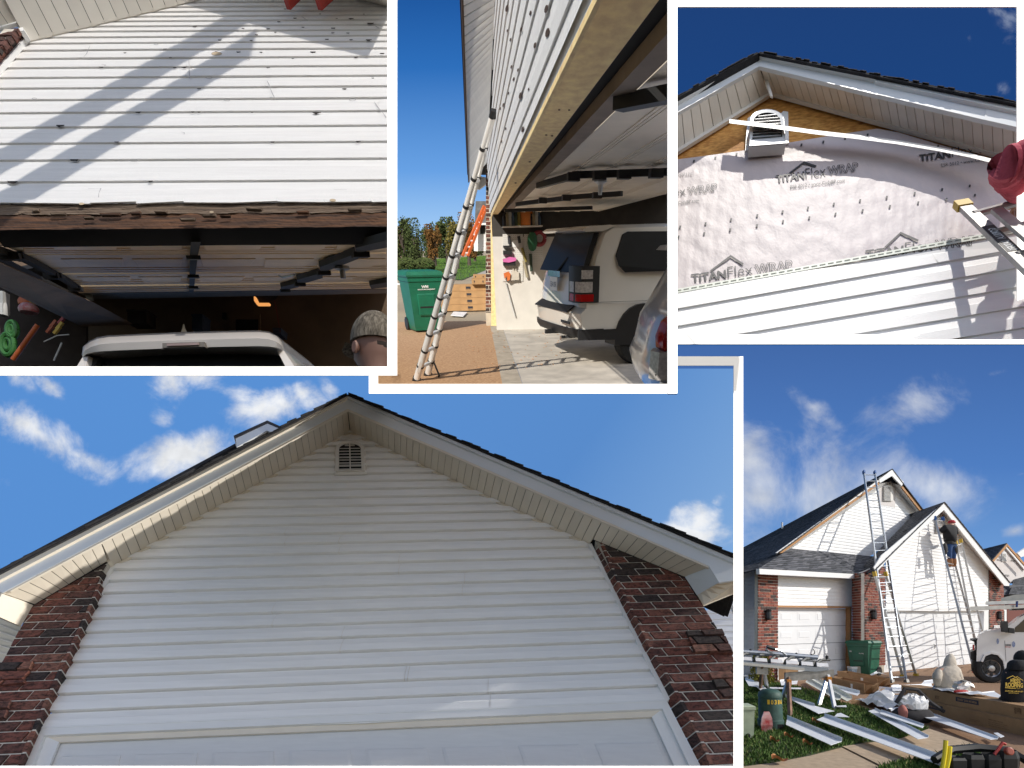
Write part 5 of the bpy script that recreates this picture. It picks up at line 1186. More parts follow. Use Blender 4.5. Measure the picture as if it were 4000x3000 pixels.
        H.part('vent_shade', MB().prism([f.at(*Z7(x, y), .091) for x, y in [(x0 + r * .25, y0 + r * .35), (x1 - r * .25, y0 + r * .35), (x1 - r * .25, y1 - 6), (x0 + r * .25, y1 - 6)]], nf * .001), mat('vent_shadow', (.12, .11, .10), .8), parent=v)  # dark plate on the vent front, shade between louvers put into its colour
    vent(FU, 892, 945, 868, 966, 11); vent(FR, 1212, 1275, 1062, 1160, 10)
    # skirt roof over the single garage, gutter
    q00, q10 = FL.at(*Z7(132, 1380), OV), FL.at(*Z7(800, 1416), OV); q01, q11 = FU.at(*Z7(330, 1256), .02), FU.at(*Z7(850, 1306), .02)
    roofq('skirt_roof', [q00, q10, q11, q01], 12, 24, roofm, .02)
    h0 = fS.at(*Z7(-60, 1428), .3); roofq('hip_roof', [h0, q00, q01, ub(100, 1330)], 12, 10, roofd)
    gut = lambda pts, f, c, nm: H.part(nm, MB().prism([f.at(*Z7(x, y), c) for x, y in pts], -nf * .1), M['trim'])
    gut([(135, 1380), (735, 1413), (735, 1441), (137, 1413)], FL, OV + .03, 'gutter'); gut([(735, 1413), (842, 1375), (850, 1405), (800, 1440), (735, 1441)], FL, OV + .05, 'gutter')
    H.part('gutter', MB().prism([fS.at(*Z7(x, y), .3) for x, y in [(-60, 1425), (135, 1380), (137, 1413), (-60, 1462)]], -fS.n * .1), M['trim'])
    H.part('side_fascia', MB().prism([ub(-60, 1310), ub(-60, 1370), ub(245, 1175), ub(250, 1166)], -ZV * .02), M['trim'])
    H.part('roof_pipe', MB().tube([ub(275, 1135), ub(275, 1135) + ZV * .35], .05, 8), M['trim'])
    H.done()
    # ------------------------------------------------ houses further along
    B = Thing(K, 'neighbour_house', 'neighbouring house with bare wood rakes and wrapped gable at the right edge', 'house')
    FN = Fr(G(2150, 500), e, ZV); n7 = lambda x, y, c=0: FN.at(*Z7(x, y), c)
    pn = lambda pts, c, th, mt, nm: B.part(nm, MB().prism([n7(x, y, c) for x, y in pts], -nf * th), mt)
    wr = pn([(1560, 1340), (1645, 1250), (1760, 1380), (1760, 1470), (1665, 1470)], 0, .05, wrapw, 'wrapped_wall'); pn([(1557, 1330), (1650, 1226), (1655, 1240), (1568, 1338)], .4, .05, wood, 'bare_fascia'); pn([(1650, 1226), (1780, 1370), (1780, 1388), (1652, 1242)], .4, .05, wood, 'bare_fascia')
    pn([(1640, 1248), (1652, 1242), (1770, 1376), (1760, 1390)], .1, .05, M['trim'], 'soffit')
    pk, el = n7(1650, 1222, .45), n7(1556, 1330, .45); fn = Fr(pk, el - pk, bk)
    B.part('roof_deck', MB().prism([el, fn.at(*Z7(1490, 1262)), fn.at(*Z7(1560, 1245)), pk], -ZV * .03), roofd); B.part('shingles', shingle_field(el, fn.at(*Z7(1490, 1280)), fn.at(*Z7(1540, 1250)), pk, 14, 6), roofd, kind='stuff')
    v = pn([(1620, 1335), (1620, 1285), (1634, 1272), (1648, 1285), (1648, 1335)], .05, .05, M['trim'], 'gable_vent')
    for i in range(6): pn([(1624, 1288 + i * 8), (1645, 1288 + i * 8), (1645, 1291 + i * 8), (1624, 1291 + i * 8)], .07, .01, mat('grey_slot', (.3, .3, .3), .7), 'louver')
    m_ = MB()
    for x, y in ((1588, 1330), (1672, 1335), (1635, 1425)): letter(m_, 'TITAN', [n7(x, y, .03), n7(x + 28, y + 3, .03), n7(x + 28, y - 8, .03), n7(x, y - 10, .03)], bold=.03)
    B.part('wrap_print', m_, ink)
    lw = [n7(1665, 1480, .5), n7(1780, 1480, .5), n7(1780, 1560, .5), n7(1665, 1560, .5)]
    B.part('lower_roof', MB().prism(lw, -nf * .3), roofm); B.part('shingles', shingle_field(n7(1660, 1536, .9), n7(1790, 1540, .9), n7(1790, 1385, -.3), n7(1700, 1420, -.3), 14, 14), roofd, kind='stuff')
    B.part('shingles', shingle_field(n7(1605, 1540, .6), n7(1690, 1540, .6), n7(1690, 1480, .2), n7(1605, 1480, .2), 7, 8), roofm, kind='stuff')
    B.part('gable_board', MB().prism([n7(1712, 1285, -1), n7(1790, 1235, -1), n7(1790, 1290, -1), n7(1735, 1310, -1)], -nf * .1), M['trim'])
    B.part('wall', MB().prism([n7(1605, 1540, .1), n7(1800, 1540, .1), n7(1800, 1800, .1), n7(1605, 1800, .1)], -nf * .1), M['vinyl']); B.part('brick_pier', MB().prism([n7(1650, 1545, .2), n7(1780, 1545, .2), n7(1780, 1800, .2), n7(1650, 1800, .2)], -nf * .1), brk); B.done()
    # ------------------------------------------------ ladders
    def ladder(label, b0, b1, t0, t1, n, mt, rail=.028, caps=None, feet=None, rung=.016, group=None, wdt=.07):
        L = Thing(K, 'extension_ladder', label, 'ladder', group); up = (t0 - b0).normalized(); sd = (b1 - b0).normalized(); dep = up.cross(sd).normalized()
        L.part('rail', MB().bar(b0, t0, wdt, rail, sd), mt); L.part('rail', MB().bar(b1, t1, wdt, rail, sd), mt)
        for i in range(n): s = (i + .5) / n; L.part('rung', MB().tube([lerp(b0, t0, s), lerp(b1, t1, s)], rung, 6), mt)
        if caps:
            for q in (t0, t1): L.part('end_cap', MB().bar(q - up * .1, q + up * .04, .10, .05, sd), caps)
        for q in (b0, b1): L.part('foot', MB().box(q + ZV * .02, sd * .04, dep * .06, up * .05), feet or lan)
        L.done()
    blue = mat('blue_cap', (.03, .10, .30), .5); yel = mat('yellow_cap', (.6, .40, .04), .5); red = mat('red_plastic', (.45, .04, .03), .5)
    b0, b1 = G(1192, 725), G(1305, 722)
    ladder('tall grey ladder reaching from the driveway to the upper gable peak', b0, b1, FU.at(*Z7(773, 786), .45), FU.at(*Z7(840, 788), .45), 26, alud, caps=blue)
    # folding ladder leaning behind it
    b2, b3 = G(1278, 680), G(1380, 672); t2, t3 = FR.at(*Z7(838, 1405), .5), FR.at(*Z7(906, 1405), .5)
    ladder('pale folding ladder with yellow hinges between the tall ladder and garage', b2, b3, t2, t3, 12, alum, caps=yel, feet=yel)
    b4, b5 = G(1832, 648), G(1893, 606); t4, t5 = FR.at(*Z7(1207, 1066), .35), FR.at(*Z7(1256, 1070), .35)
    ladder('aluminium ladder on the right garage with the worker standing on it', b4, b5, t4, t5, 24, alum, caps=blue, feet=red, wdt=.06)
    ladder('aluminium ladder with yellow tips behind the worker, right of his ladder', G(1870, 600), G(1950, 585), FR.at(*Z7(1336, 1216), .28), FR.at(*Z7(1366, 1204), .28), 16, alum, caps=yel, wdt=.06)
    # ------------------------------------------------ worker on the ladder
    jk = mat('black_jacket', (.012, .012, .015), .85, .3, 8); jean = mat('blue_jeans', (.02, .06, .17), .85, .25, 12); boot = mat('tan_boots', (.30, .13, .05), .7, .2); skin = mat('skin_tone', (.48, .27, .19), .6, .08); capr = mat('red_cap', (.42, .02, .03), .7, .1); leather = mat('tool_belt', (.03, .028, .026), .8)
    def Q(x, y, d=.0): return FR.at(*Z7(x, y), .55 + d)
    P = Thing(K, 'person', 'worker in red cap, black jacket and jeans standing on the ladder', 'person')
    J = {'pel': (Q(1305, 1226), (.15, .11)), 'wai': (Q(1300, 1200), (.15, .11)), 'che': (Q(1298, 1150, .05), (.19, .13)), 'nec': (Q(1306, 1122, .03), .06), 'hea': (Q(1311, 1106, .0), .085), 'top': (Q(1312, 1094), .06),
         'shL': (Q(1268, 1128, -.02), .075), 'elL': (Q(1236, 1160, -.15), .055), 'haL': (Q(1228, 1122, -.3), .04), 'shR': (Q(1330, 1134, .05), .075), 'elR': (Q(1340, 1172, .02), .055), 'haR': (Q(1320, 1190, -.2), .04),
         'hiL': (Q(1296, 1240), .095), 'knL': (Q(1296, 1282, .0), .075), 'anL': (Q(1300, 1330, .0), .055), 'toL': (Q(1298, 1356, -.06), .05), 'hiR': (Q(1322, 1240), .095), 'knR': (Q(1324, 1282), .075), 'anR': (Q(1324, 1330), .055), 'toR': (Q(1323, 1356, -.06), .05)}
    ED = [('pel', 'wai'), ('wai', 'che'), ('che', 'nec'), ('nec', 'hea'), ('hea', 'top'), ('che', 'shL'), ('shL', 'elL'), ('elL', 'haL'), ('che', 'shR'), ('shR', 'elR'), ('elR', 'haR'), ('pel', 'hiL'), ('hiL', 'knL'), ('knL', 'anL'), ('anL', 'toL'), ('pel', 'hiR'), ('hiR', 'knR'), ('knR', 'anR'), ('anR', 'toR')]
    P.part('body', skin_fig(J, ED, 'pel'), skin, smooth=True)
    fat = lambda ks, m: {k: (J[k][0], tuple(r * m for r in J[k][1]) if isinstance(J[k][1], tuple) else J[k][1] * m) for k in ks}
    P.part('jacket', skin_fig(fat(['pel', 'wai', 'che', 'nec', 'shL', 'elL', 'shR', 'elR'], 1.4), [e_ for e_ in ED if all(q in ['pel', 'wai', 'che', 'nec', 'shL', 'elL', 'shR', 'elR'] for q in e_)], 'pel'), jk, smooth=True)
    P.part('jeans', skin_fig(fat(['wai', 'pel', 'hiL', 'knL', 'anL', 'hiR', 'knR', 'anR'], 1.13), [e_ for e_ in ED if all(q in ['wai', 'pel', 'hiL', 'knL', 'anL', 'hiR', 'knR', 'anR'] for q in e_)], 'pel'), jean, smooth=True)
    for s in 'LR': P.part('boot', MB().tube([J['an' + s][0] + ZV * .06, J['an' + s][0] - ZV * .06, J['to' + s][0] - ZV * .02], [.085, .085, .07], 10), boot, smooth=True)
    cp = P.part('cap', MB().loft(ball(J['hea'][0] + ZV * .05, e * .105, nf * .12, ZV * .09, p0=-.2)), capr, smooth=True); P.part('visor', MB().box(J['hea'][0] + ZV * .05 + e * .11, e * .06, nf * .06, ZV * .008), capr, parent=cp)
    for dx in (-38, 38): P.part('tool_pouch', MB().loft(ball(Q(1303 + dx * .85, 1258, .05), e * .10, nf * .07, ZV * .20)), leather, smooth=True)
    P.part('belt', MB().loft([[Q(1303, 1222) + ZV * dz + (e * math.cos(t) * .21 + nf * math.sin(t) * .16) for t in [2 * math.pi * k / 14 for k in range(14)]] for dz in (-.05, .05)]), leather, smooth=True)
    for s, x in (('L', 1),):
        hp = J['haL'][0]
        for k in range(4): P.part('finger', MB().tube([hp + ZV * .03 + e * .016 * (k - 1.5), hp + ZV * .07 + e * .016 * (k - 1.5) - nf * .02, hp + ZV * .07 + e * .016 * (k - 1.5) - nf * .06], .009, 5), skin)
    P.done()
    # ------------------------------------------------ seated worker in beige hoodie
    hood = mat('beige_hoodie', (.50, .44, .36), .9, .12, 6, .5, 12, dist=.04); dj = mat('light_jeans', (.16, .24, .36), .85, .2)
    sb = G(1640, 968, .0)                          # ground under the cartons he sits on
    def S(x, y, d=0): return hit(*Z8(x, y), sb + nS * d, nS)
    nS = Vector((0, -1, 0))
    T = Thing(K, 'person', 'seated worker in beige hoodie and light jeans with his back turned', 'person')
    J = {'pel': (S(1612, 778), (.18, .15)), 'wai': (S(1608, 730), (.175, .13)), 'che': (S(1620, 640, -.05), (.165, .13)), 'nec': (S(1634, 592, -.09), .08), 'hea': (S(1641, 552, -.13), .10), 'top': (S(1646, 524, -.14), .08),
         'shL': (S(1560, 628, -.03), .085), 'elL': (S(1545, 700, -.06), .075), 'haL': (S(1560, 742, -.34), .05), 'shR': (S(1692, 630, -.03), .085), 'elR': (S(1706, 705, -.06), .075), 'haR': (S(1690, 750, -.36), .05),
         'hiL': (S(1590, 785, -.1), .1), 'knL': (S(1585, 790, -.5), .08), 'anL': (S(1588, 870, -.55), .06), 'hiR': (S(1660, 785, -.08), .1), 'knR': (S(1752, 782, -.2), .085), 'anR': (S(1756, 880, -.3), .06)}
    ED = [('pel', 'wai'), ('wai', 'che'), ('che', 'nec'), ('nec', 'hea'), ('hea', 'top'), ('che', 'shL'), ('shL', 'elL'), ('elL', 'haL'), ('che', 'shR'), ('shR', 'elR'), ('elR', 'haR'), ('pel', 'hiL'), ('hiL', 'knL'), ('knL', 'anL'), ('pel', 'hiR'), ('hiR', 'knR'), ('knR', 'anR')]
    T.part('body', skin_fig(fat(list(J), .5), ED, 'pel'), skin, smooth=True)
    hk = ['pel', 'wai', 'che', 'nec', 'shL', 'elL', 'haL', 'shR', 'elR', 'haR', 'hea', 'top']
    def garment(rows, dmax, lean, folds):
        rings = []
        for k, (y, xa, xb) in enumerate(rows):
            c, q = S((xa + xb) / 2, y, lean(y)), S(xb, y, lean(y)); hw = (q - c).length; dp = min(dmax, hw * .85)
            rings.append([c + RT * hw * math.copysign(abs(math.cos(t)) ** .8, math.cos(t)) * (1 + folds * math.sin(5 * t + k * 1.3)) + nS * dp * math.sin(t) * (1 + folds * 1.6 * math.sin(4 * t + k * 2.1)) for t in [2 * math.pi * i / 28 for i in range(28)]])
        return MB().loft(rings)
    ln = lambda y: -.04 - max(0, (700 - y)) * .0006
    T.part('hoodie', garment([(818, 1562, 1684), (800, 1554, 1692), (772, 1550, 1704), (748, 1538, 1722), (722, 1526, 1731), (692, 1519, 1729), (662, 1525, 1723), (635, 1536, 1716), (614, 1552, 1706), (602, 1574, 1696), (594, 1594, 1688)], .19, ln, .035), hood, smooth=True)
    T.part('hood', garment([(604, 1586, 1694), (588, 1596, 1688), (568, 1600, 1684), (548, 1603, 1681), (530, 1610, 1675), (516, 1620, 1668), (505, 1632, 1660), (500, 1642, 1652)], .15, ln, .03), hood, smooth=True)
    for xs in ((1556, 1544, 1556), (1696, 1708, 1694)): T.part('sleeve', MB().tube([S(xs[0], 632, .0), S(lerp(xs[0], xs[1], .5), 660, .04), S(xs[1], 692, .06), S(xs[1], 722, .03), S(xs[2], 752, -.2)], [.05, .066, .07, .064, .045], 12), hood, smooth=True)
    T.part('hem', garment([(822, 1564, 1682), (812, 1558, 1690), (806, 1560, 1688)], .185, ln, .02), hood, smooth=True)
    jk_ = ['pel', 'hiL', 'knL', 'anL', 'hiR', 'knR', 'anR']; T.part('jeans', skin_fig(fat(jk_, 1.16), [q for q in ED if all(w_ in jk_ for w_ in q)], 'pel'), dj, smooth=True); T.done()
    # ------------------------------------------------ cartons
    card = mat('cardboard', (.36, .215, .105), .85, .12, 5, .1, 40); cardt = mat('carton_print', (.03, .03, .05), .7); cardp = mat('carton_text', (.16, .09, .04), .8)
    def carton(label, f0, f1, b0, z0, z1, texts=(), group='cartons of siding on the driveway', top_in=None):
        """long box: front base corners f0, f1 at height z0, back corner offset vector"""
        C = Thing(K, 'siding_carton', label, 'carton', group); off = b0
        bs = [f0, f1, f1 + off, f0 + off]; C.part('box', MB().hexa([p + ZV * z0 for p in bs], [p + ZV * z1 for p in bs]), card)
        C.part('tape_seam', MB().prism([lerp(bs[0], bs[3], .48) + ZV * (z1 + .001), lerp(bs[1], bs[2], .48) + ZV * (z1 + .001), lerp(bs[1], bs[2], .52) + ZV * (z1 + .001), lerp(bs[0], bs[3], .52) + ZV * (z1 + .001)], ZV * .001), cardp)
        ux = (f1 - f0).normalized(); nx_ = ZV.cross(ux); nx_ = nx_ if nx_.dot(CAM - f0) > 0 else -nx_
        for (s0, s1, t0, t1, txt, inv, flip) in texts:
            P4 = lambda a, b: lerp(f0, f1, a) + ZV * lerp(z0, z1, b) + nx_ * .003
            q = [P4(s0, t0), P4(s1, t0), P4(s1, t1), P4(s0, t1)]
            if inv:
                C.part('label_block', MB().poly([p - nx_ * .001 for p in q]), cardt); q = [lerp(lerp(q[0], q[1], .08), lerp(q[3], q[2], .08), .25), lerp(lerp(q[0], q[1], .92), lerp(q[3], q[2], .92), .25), lerp(lerp(q[0], q[1], .92), lerp(q[3], q[2], .92), .75), lerp(lerp(q[0], q[1], .08), lerp(q[3], q[2], .08), .75)]
            if flip: q = [q[2], q[3], q[0], q[1]]
            m_ = MB(); letter(m_, txt, q, bold=.02); C.part('print', m_, card if inv else cardp)
        C.done()
    f0, f1 = G(1172, 895), G(2420, 1185); ux = (f1 - f0).normalized(); off = ux.cross(ZV); off = off if off.y > 0 else -off
    hh = 1.0
    zt = .215
    carton('lower long carton lying across the driveway under the seated workers', f0, f1, off * .42, 0, zt, [(.035, .10, .62, .74, 'Double 5"', 0, 0), (.035, .115, .48, .6, 'Dutch Lap CDPF', 0, 0), (.30, .42, .46, .82, 'PREMIUM VINYL SIDING', 1, 0), (.59, .65, .3, .36, 'Certified material', 0, 0), (.59, .63, .2, .26, 'Do not store flat', 0, 0), (.70, .78, .55, .62, 'IMPORTANT', 0, 0), (.70, .80, .4, .46, 'Do not stack on edge', 0, 0), (.70, .79, .28, .34, 'Keep cartons dry', 0, 0), (.70, .81, .16, .22, 'Store on flat surface', 0, 0)])
    g0 = lerp(f0, f1, .085) + off * .06
    carton('upper long carton stacked on the lower one, food wrapper on top', g0, f1 + ux * .3 + off * .06, off * .36, zt + .002, zt + .19, [(.02, .07, .55, .75, 'Double 5"', 0, 1), (.02, .085, .3, .48, 'Dutch Lap CDPF', 0, 1), (.17, .2, .3, .7, 'Keep dry', 0, 0), (.40, .54, .42, .8, 'PREMIUM VINYL SIDING', 1, 1), (.73, .765, .3, .8, 'Made in USA', 0, 1), (.26, .29, .25, .6, 'IMPORTANT', 0, 0)])
    # opened cartons behind
    def opencarton(label, a, b, wv, z1, torn=.0):
        C = Thing(K, 'siding_carton', label, 'carton', 'cartons of siding on the driveway'); u_ = (b - a).normalized(); t = .012
        for nm, p, q, w_ in (('side', a, b, .0), ('side', a + wv, b + wv, 0)): C.part(nm, MB().bar(p + ZV * z1 / 2, q + ZV * z1 / 2, t, z1, ZV), card)
        C.part('bottom', MB().prism([a, b, b + wv, a + wv], ZV * .01), card); C.part('end', MB().bar(a + ZV * z1 / 2, a + wv + ZV * z1 / 2, t, z1, ZV), card)
        C.part('flap', MB().prism([b + ZV * z1 * .1, b + wv * .5 + ZV * z1 * .1, b + wv * .5 + u_ * .3 + ZV * (z1 + .05), b + u_ * .28 + ZV * (z1 - .02)], ZV * .01), card); C.part('flap', MB().prism([b + wv * .5 + ZV * .02, b + wv + ZV * .02, b + wv + u_ * .25 + ZV * .15, b + wv * .5 + u_ * .3 + ZV * .1], ZV * .01), card)
        C.part('end_shade', MB().prism([lerp(b, b + wv, .06), lerp(b, b + wv, .94), lerp(b, b + wv, .94) + ZV * z1 * .9, lerp(b, b + wv, .06) + ZV * z1 * .9], -u_ * .01), mat('carton_inner_shade', (.16, .085, .035), .9))  # dark sheet across the open end paints the shade inside the carton
        m_ = MB(); nx_ = ZV.cross(u_); nx_ = nx_ if nx_.dot(CAM - a) > 0 else -nx_
        P4 = lambda s, h: lerp(a, b, s) + ZV * z1 * h + nx_ * .01
        letter(m_, 'Double 5"', [P4(.84, .35), P4(.95, .35), P4(.95, .6), P4(.84, .6)]); C.part('print', m_, cardp); C.part('shipping_label', MB().poly([P4(.62, .3), P4(.68, .3), P4(.68, .75), P4(.62, .75)]), M['trim']); C.done()
    opencarton('opened cardboard carton with torn end in front of the brick pier', G(725, 752), G(985, 812), off * .3, .22)
    opencarton('opened carton behind it reaching toward the garage, flap folded', G(775, 690), G(1085, 760), off * .3, .2)
    carton('short flat carton lying at the lawn edge below the sawhorse', G(880, 898), G(1105, 868), off * .25, 0, .09, group='cartons of siding on the driveway')
    C = Thing(K, 'upright_carton', 'small upright brown carton standing by the left pier', 'carton'); a, b = G(320, 715), G(415, 712); C.part('box', MB().hexa([a, b, b + off * .2, a + off * .2], [p + ZV * .48 for p in (a, b, b + off * .2, a + off * .2)]), card); m_ = MB(); letter(m_, 'OLY', [lerp(a, b, .3) + ZV * .05 - off * .01, lerp(a, b, .3) + ZV * .42 - off * .01, lerp(a, b, .04) + ZV * .42 - off * .01, lerp(a, b, .04) + ZV * .05 - off * .01]); C.part('print', m_, cardp); C.done()
    # ------------------------------------------------ second worker, black hoodie
    blackh = mat('black_hoodie', (.010, .011, .014), .9, .3, 7, .4, 12, dist=.03); gold = mat('gold_print', (.62, .42, .06), .7)
    sb = G(2150, 1085)
    T = Thing(K, 'person', 'seated worker in black hoodie with gold roofing lettering at right edge', 'person')
    J = {'pel': (S(2140, 865), (.19, .16)), 'wai': (S(2138, 800), (.19, .15)), 'che': (S(2145, 690, -.04), (.22, .16)), 'nec': (S(2168, 595, -.08), .09), 'hea': (S(2195, 555, -.08), .10), 'top': (S(2205, 528, -.1), .085), 'shL': (S(2085, 660, -.02), .10), 'elL': (S(2068, 760, -.1), .085), 'haL': (S(2090, 820, -.3), .05), 'shR': (S(2230, 655, -.05), .10), 'elR': (S(2260, 760, -.1), .08), 'haR': (S(2220, 820, -.3), .05),
         'hiL': (S(2115, 885, -.1), .1), 'knL': (S(2120, 885, -.5), .08), 'hiR': (S(2190, 885, -.1), .1), 'knR': (S(2230, 885, -.5), .08)}
    ED = [q for q in ED if all(w_ in J for w_ in q)]
    T.part('body', skin_fig(fat(list(J), .5), ED, 'pel'), skin, smooth=True); hk = ['pel', 'wai', 'che', 'nec', 'shL', 'elL', 'haL', 'shR', 'elR', 'haR']
    ln = lambda y: -.03
    T.part('hoodie', garment([(908, 2076, 2225), (885, 2064, 2236), (840, 2055, 2242), (780, 2049, 2246), (720, 2051, 2246), (670, 2058, 2242), (635, 2070, 2232), (612, 2090, 2222), (600, 2110, 2212)], .2, ln, .025), blackh, smooth=True)
    T.part('hood', garment([(622, 2092, 2222), (600, 2092, 2226), (575, 2098, 2222), (556, 2112, 2212), (548, 2130, 2200)], .2, lambda y: .02, .05), blackh, smooth=True)
    T.part('hair', MB().loft(ball(J['hea'][0] + ZV * .03 + nS * .02, RT * .115, nS * .115, ZV * .13)), M['dark'], smooth=True)
    jk_ = ['pel', 'hiL', 'knL', 'hiR', 'knR']; T.part('trousers', skin_fig(fat(jk_, 1.15), [q for q in ED if all(w_ in jk_ for w_ in q)], 'pel'), mat('brown_trousers', (.05, .035, .025), .9), smooth=True)
    m_ = MB(); D_ = .20
    def lt(s, x0, x1, y0, y1, sl=0, bold=.03): letter(m_, s, [S(x0, y1, D_), S(x1, y1 + sl, D_), S(x1, y0 + sl, D_), S(x0, y0, D_)], bold=bold)
    lt('HESS', 2108, 2186, 694, 724, 4); lt('ROOFING', 2070, 2204, 722, 758, 6); lt('Roofing / Siding / Gutters', 2094, 2186, 764, 772, 3, .01); lt('618-791-9649 \u2022 618-340-1879', 2066, 2205, 782, 793, 6, .02); lt('Licensed & Insured', 2094, 2172, 798, 806, 3, .01)
    for a, b in (((2078, 690), (2126, 668)), ((2126, 668), (2180, 700)), ((2110, 700), (2160, 674)), ((2160, 674), (2206, 706)), ((2188, 684), (2188, 695)), ((2066, 760), (2150, 766))):
        m_.add([S(a[0], a[1], D_), S(b[0], b[1], D_), S(b[0], b[1] + 5, D_), S(a[0], a[1] + 5, D_)], [(0, 1, 2, 3)])
    T.part('back_print', m_, gold); T.done()
    # ------------------------------------------------ pickup truck
    tw = mat('white_truck_paint', (.66, .66, .66), .3, .03, 3, coat=.5); tb = mat('truck_black', (.015, .015, .016), .5); tyre = mat('tyre', (.02, .02, .02), .9, .2, 20, .5, 40); rim = mat('rim_silver', (.45, .45, .46), .35, .1, metal=.8); tg = mat('truck_glass', (.02, .025, .03), .05)
    wc = G(1965, 728); dist = (wc - CAM).dot(FW); tdir = (G(2420, 742) - G(1965, 735)); tdir.z = 0; tdir.normalize(); tn = tdir.cross(ZV); tn = tn if tn.dot(CAM - wc) > 0 else -tn
    FT = Fr(wc, tdir, ZV); t8 = lambda x, y, c=0: FT.at(*Z8(x, y), c)
    av = ray(3790, 2423); av.z = 0; av.normalize()
    V = Thing(K, 'pickup_truck', 'white work pickup truck with ladder rack parked at the right edge', 'truck')
    side = [(1845, 560), (1850, 400), (1870, 350), (1930, 325), (2050, 308), (2120, 270), (2190, 215), (2300, 160), (2500, 150), (2500, 640), (2075, 630), (2060, 545), (2020, 500), (1960, 490), (1905, 510), (1882, 560)]
    V.part('body', MB().prism([t8(x, y, .0) for x, y in side], av * 1.9), tw)
    V.part('side_glass', MB().prism([t8(x, y, .004) for x, y in [(2140, 335), (2142, 300), (2215, 235), (2480, 200), (2480, 335)]], -tn * .01), tg); V.part('fender_flare', MB().prism([t8(x, y, .03) for x, y in [(1882, 560), (1905, 508), (1960, 488), (2022, 498), (2062, 545), (2077, 632), (2066, 634), (2050, 556), (2012, 512), (1960, 502), (1915, 520), (1896, 566)]], -tn * .06), tw)
    V.part('wheel_arch', MB().prism([t8(x, y, -.03) for x, y in [(1886, 600), (1900, 530), (1960, 496), (2020, 508), (2056, 550), (2070, 650), (1890, 650)]], -tn * .5), tb)
    cw = t8(1965, 615, .0); rr = (t8(1965, 505) - t8(1965, 728)).length / 2
    wh = V.part('wheel', MB().lathe(cw - tn * .26, tn, [(0, rr * .8), (.02, rr * .96), (.06, rr), (.2, rr), (.25, rr * .95), (.27, rr * .8), (.25, rr * .62), (.2, rr * .6)], 28), tyre, smooth=True)
    V.part('rim', MB().lathe(cw - tn * .05, tn, [(0, rr * .62), (.03, rr * .60), (.0, rr * .5), (.02, rr * .25), (.05, rr * .2), (.06, .01)], 24), rim, parent=wh, smooth=True)
    for i in range(8): t = 6.28 * i / 8; V.part('rim_slot', MB().box(cw - tn * .02 + (tdir * math.cos(t) + ZV * math.sin(t)) * rr * .42, (tdir * math.cos(t) + ZV * math.sin(t)) * rr * .1, (tdir * -math.sin(t) + ZV * math.cos(t)) * rr * .06, tn * .012), tb, parent=wh)
    V.part('grille_guard', MB().prism([t8(x, y, -.1) for x, y in [(1795, 395), (1850, 388), (1862, 408), (1850, 470), (1882, 520), (1878, 560), (1800, 545), (1798, 490), (1840, 470), (1830, 410)]], av * 1.6), tb); V.part('tow_light', MB().tube([t8(1822, 430, -.05), t8(1822, 474, -.05)], .02, 8), red)
    mr = V.part('mirror', MB().prism([t8(x, y, .28) for x, y in [(2050, 262), (2058, 248), (2088, 250), (2092, 338), (2056, 332)]], -tn * .12), tb); V.part('mirror_arm', MB().bar(t8(2085, 320, .2), t8(2135, 325, .0), .04, .08, ZV), tb, parent=mr); V.part('mirror_glass', MB().prism([t8(x, y, .29) for x, y in [(2094, 300), (2135, 305), (2140, 345), (2098, 340)]], -tn * .05), tb, parent=mr)
    V.part('door_seam', MB().prism([t8(x, y, .002) for x, y in [(2062, 400), (2065, 400), (2075, 560), (2072, 560)]], -tn * .004), tb)
    em = mat('blue_emblem', (.05, .10, .30), .5, .5, 40, col2=(.35, .40, .5)); V.part('emblem', MB().prism([t8(2010 + 10 * math.cos(t), 405 + 22 * math.sin(t), .004) for t in [6.28 * i / 10 for i in range(10)]], -tn * .003), em); V.part('emblem', MB().prism([t8(2132 + 13 * math.cos(t), 428 + 24 * math.sin(t), .004) for t in [6.28 * i / 10 for i in range(10)]], -tn * .003), em)
    m_ = MB(); letter(m_, '2500', [t8(2068, 440, .005), t8(2112, 442, .005), t8(2112, 428, .005), t8(2068, 426, .005)], bold=.04); V.part('badge', m_, tb); m_ = MB(); letter(m_, 'HEAVY DUTY', [t8(2068, 452, .005), t8(2112, 454, .005), t8(2112, 446, .005), t8(2068, 444, .005)], bold=.04); V.part('badge', m_, red); V.done()
    # rack load
    for lab, pts, c, mt in (('lower aluminium ladder on the truck rack', [(1790, 150), (1800, 138), (2300, 118), (2300, 145), (1800, 168)], .2, alum), ('upper aluminium plank with oval brand mark on the truck rack', [(1915, 105), (1920, 98), (2300, 84), (2300, 112), (1918, 122)], -.2, alum), ('short grey plank stacked topmost on the truck rack', [(2040, 70), (2140, 45), (2300, 40), (2300, 86), (2040, 92)], -.6, mat('plank_grey', (.40, .38, .33), .6, .1))):
        single(K, 'rack_ladder', MB().prism([t8(x, y, c) for x, y in pts], av * .4), mt, lab, 'ladder', 'ladders carried on the truck rack')
    RK = Thing(K, 'truck_rack', 'black steel bars of the ladder rack above the truck cab', 'rack'); RK.part('cross_bar', MB().prism([t8(x, y, .05) for x, y in [(2120, 145), (2300, 138), (2300, 155), (2120, 162)]], av * 1.5), tb); RK.part('upright', MB().prism([t8(x, y, .3) for x, y in [(2158, 95), (2168, 95), (2165, 142), (2156, 142)]], -tn * .05), mat('rack_strap', (.03, .06, .22), .6)); RK.done()
    # ------------------------------------------------ wheelie bin
    bg_ = mat('green_bin', (.012, .105, .06), .45, .15, 5); 
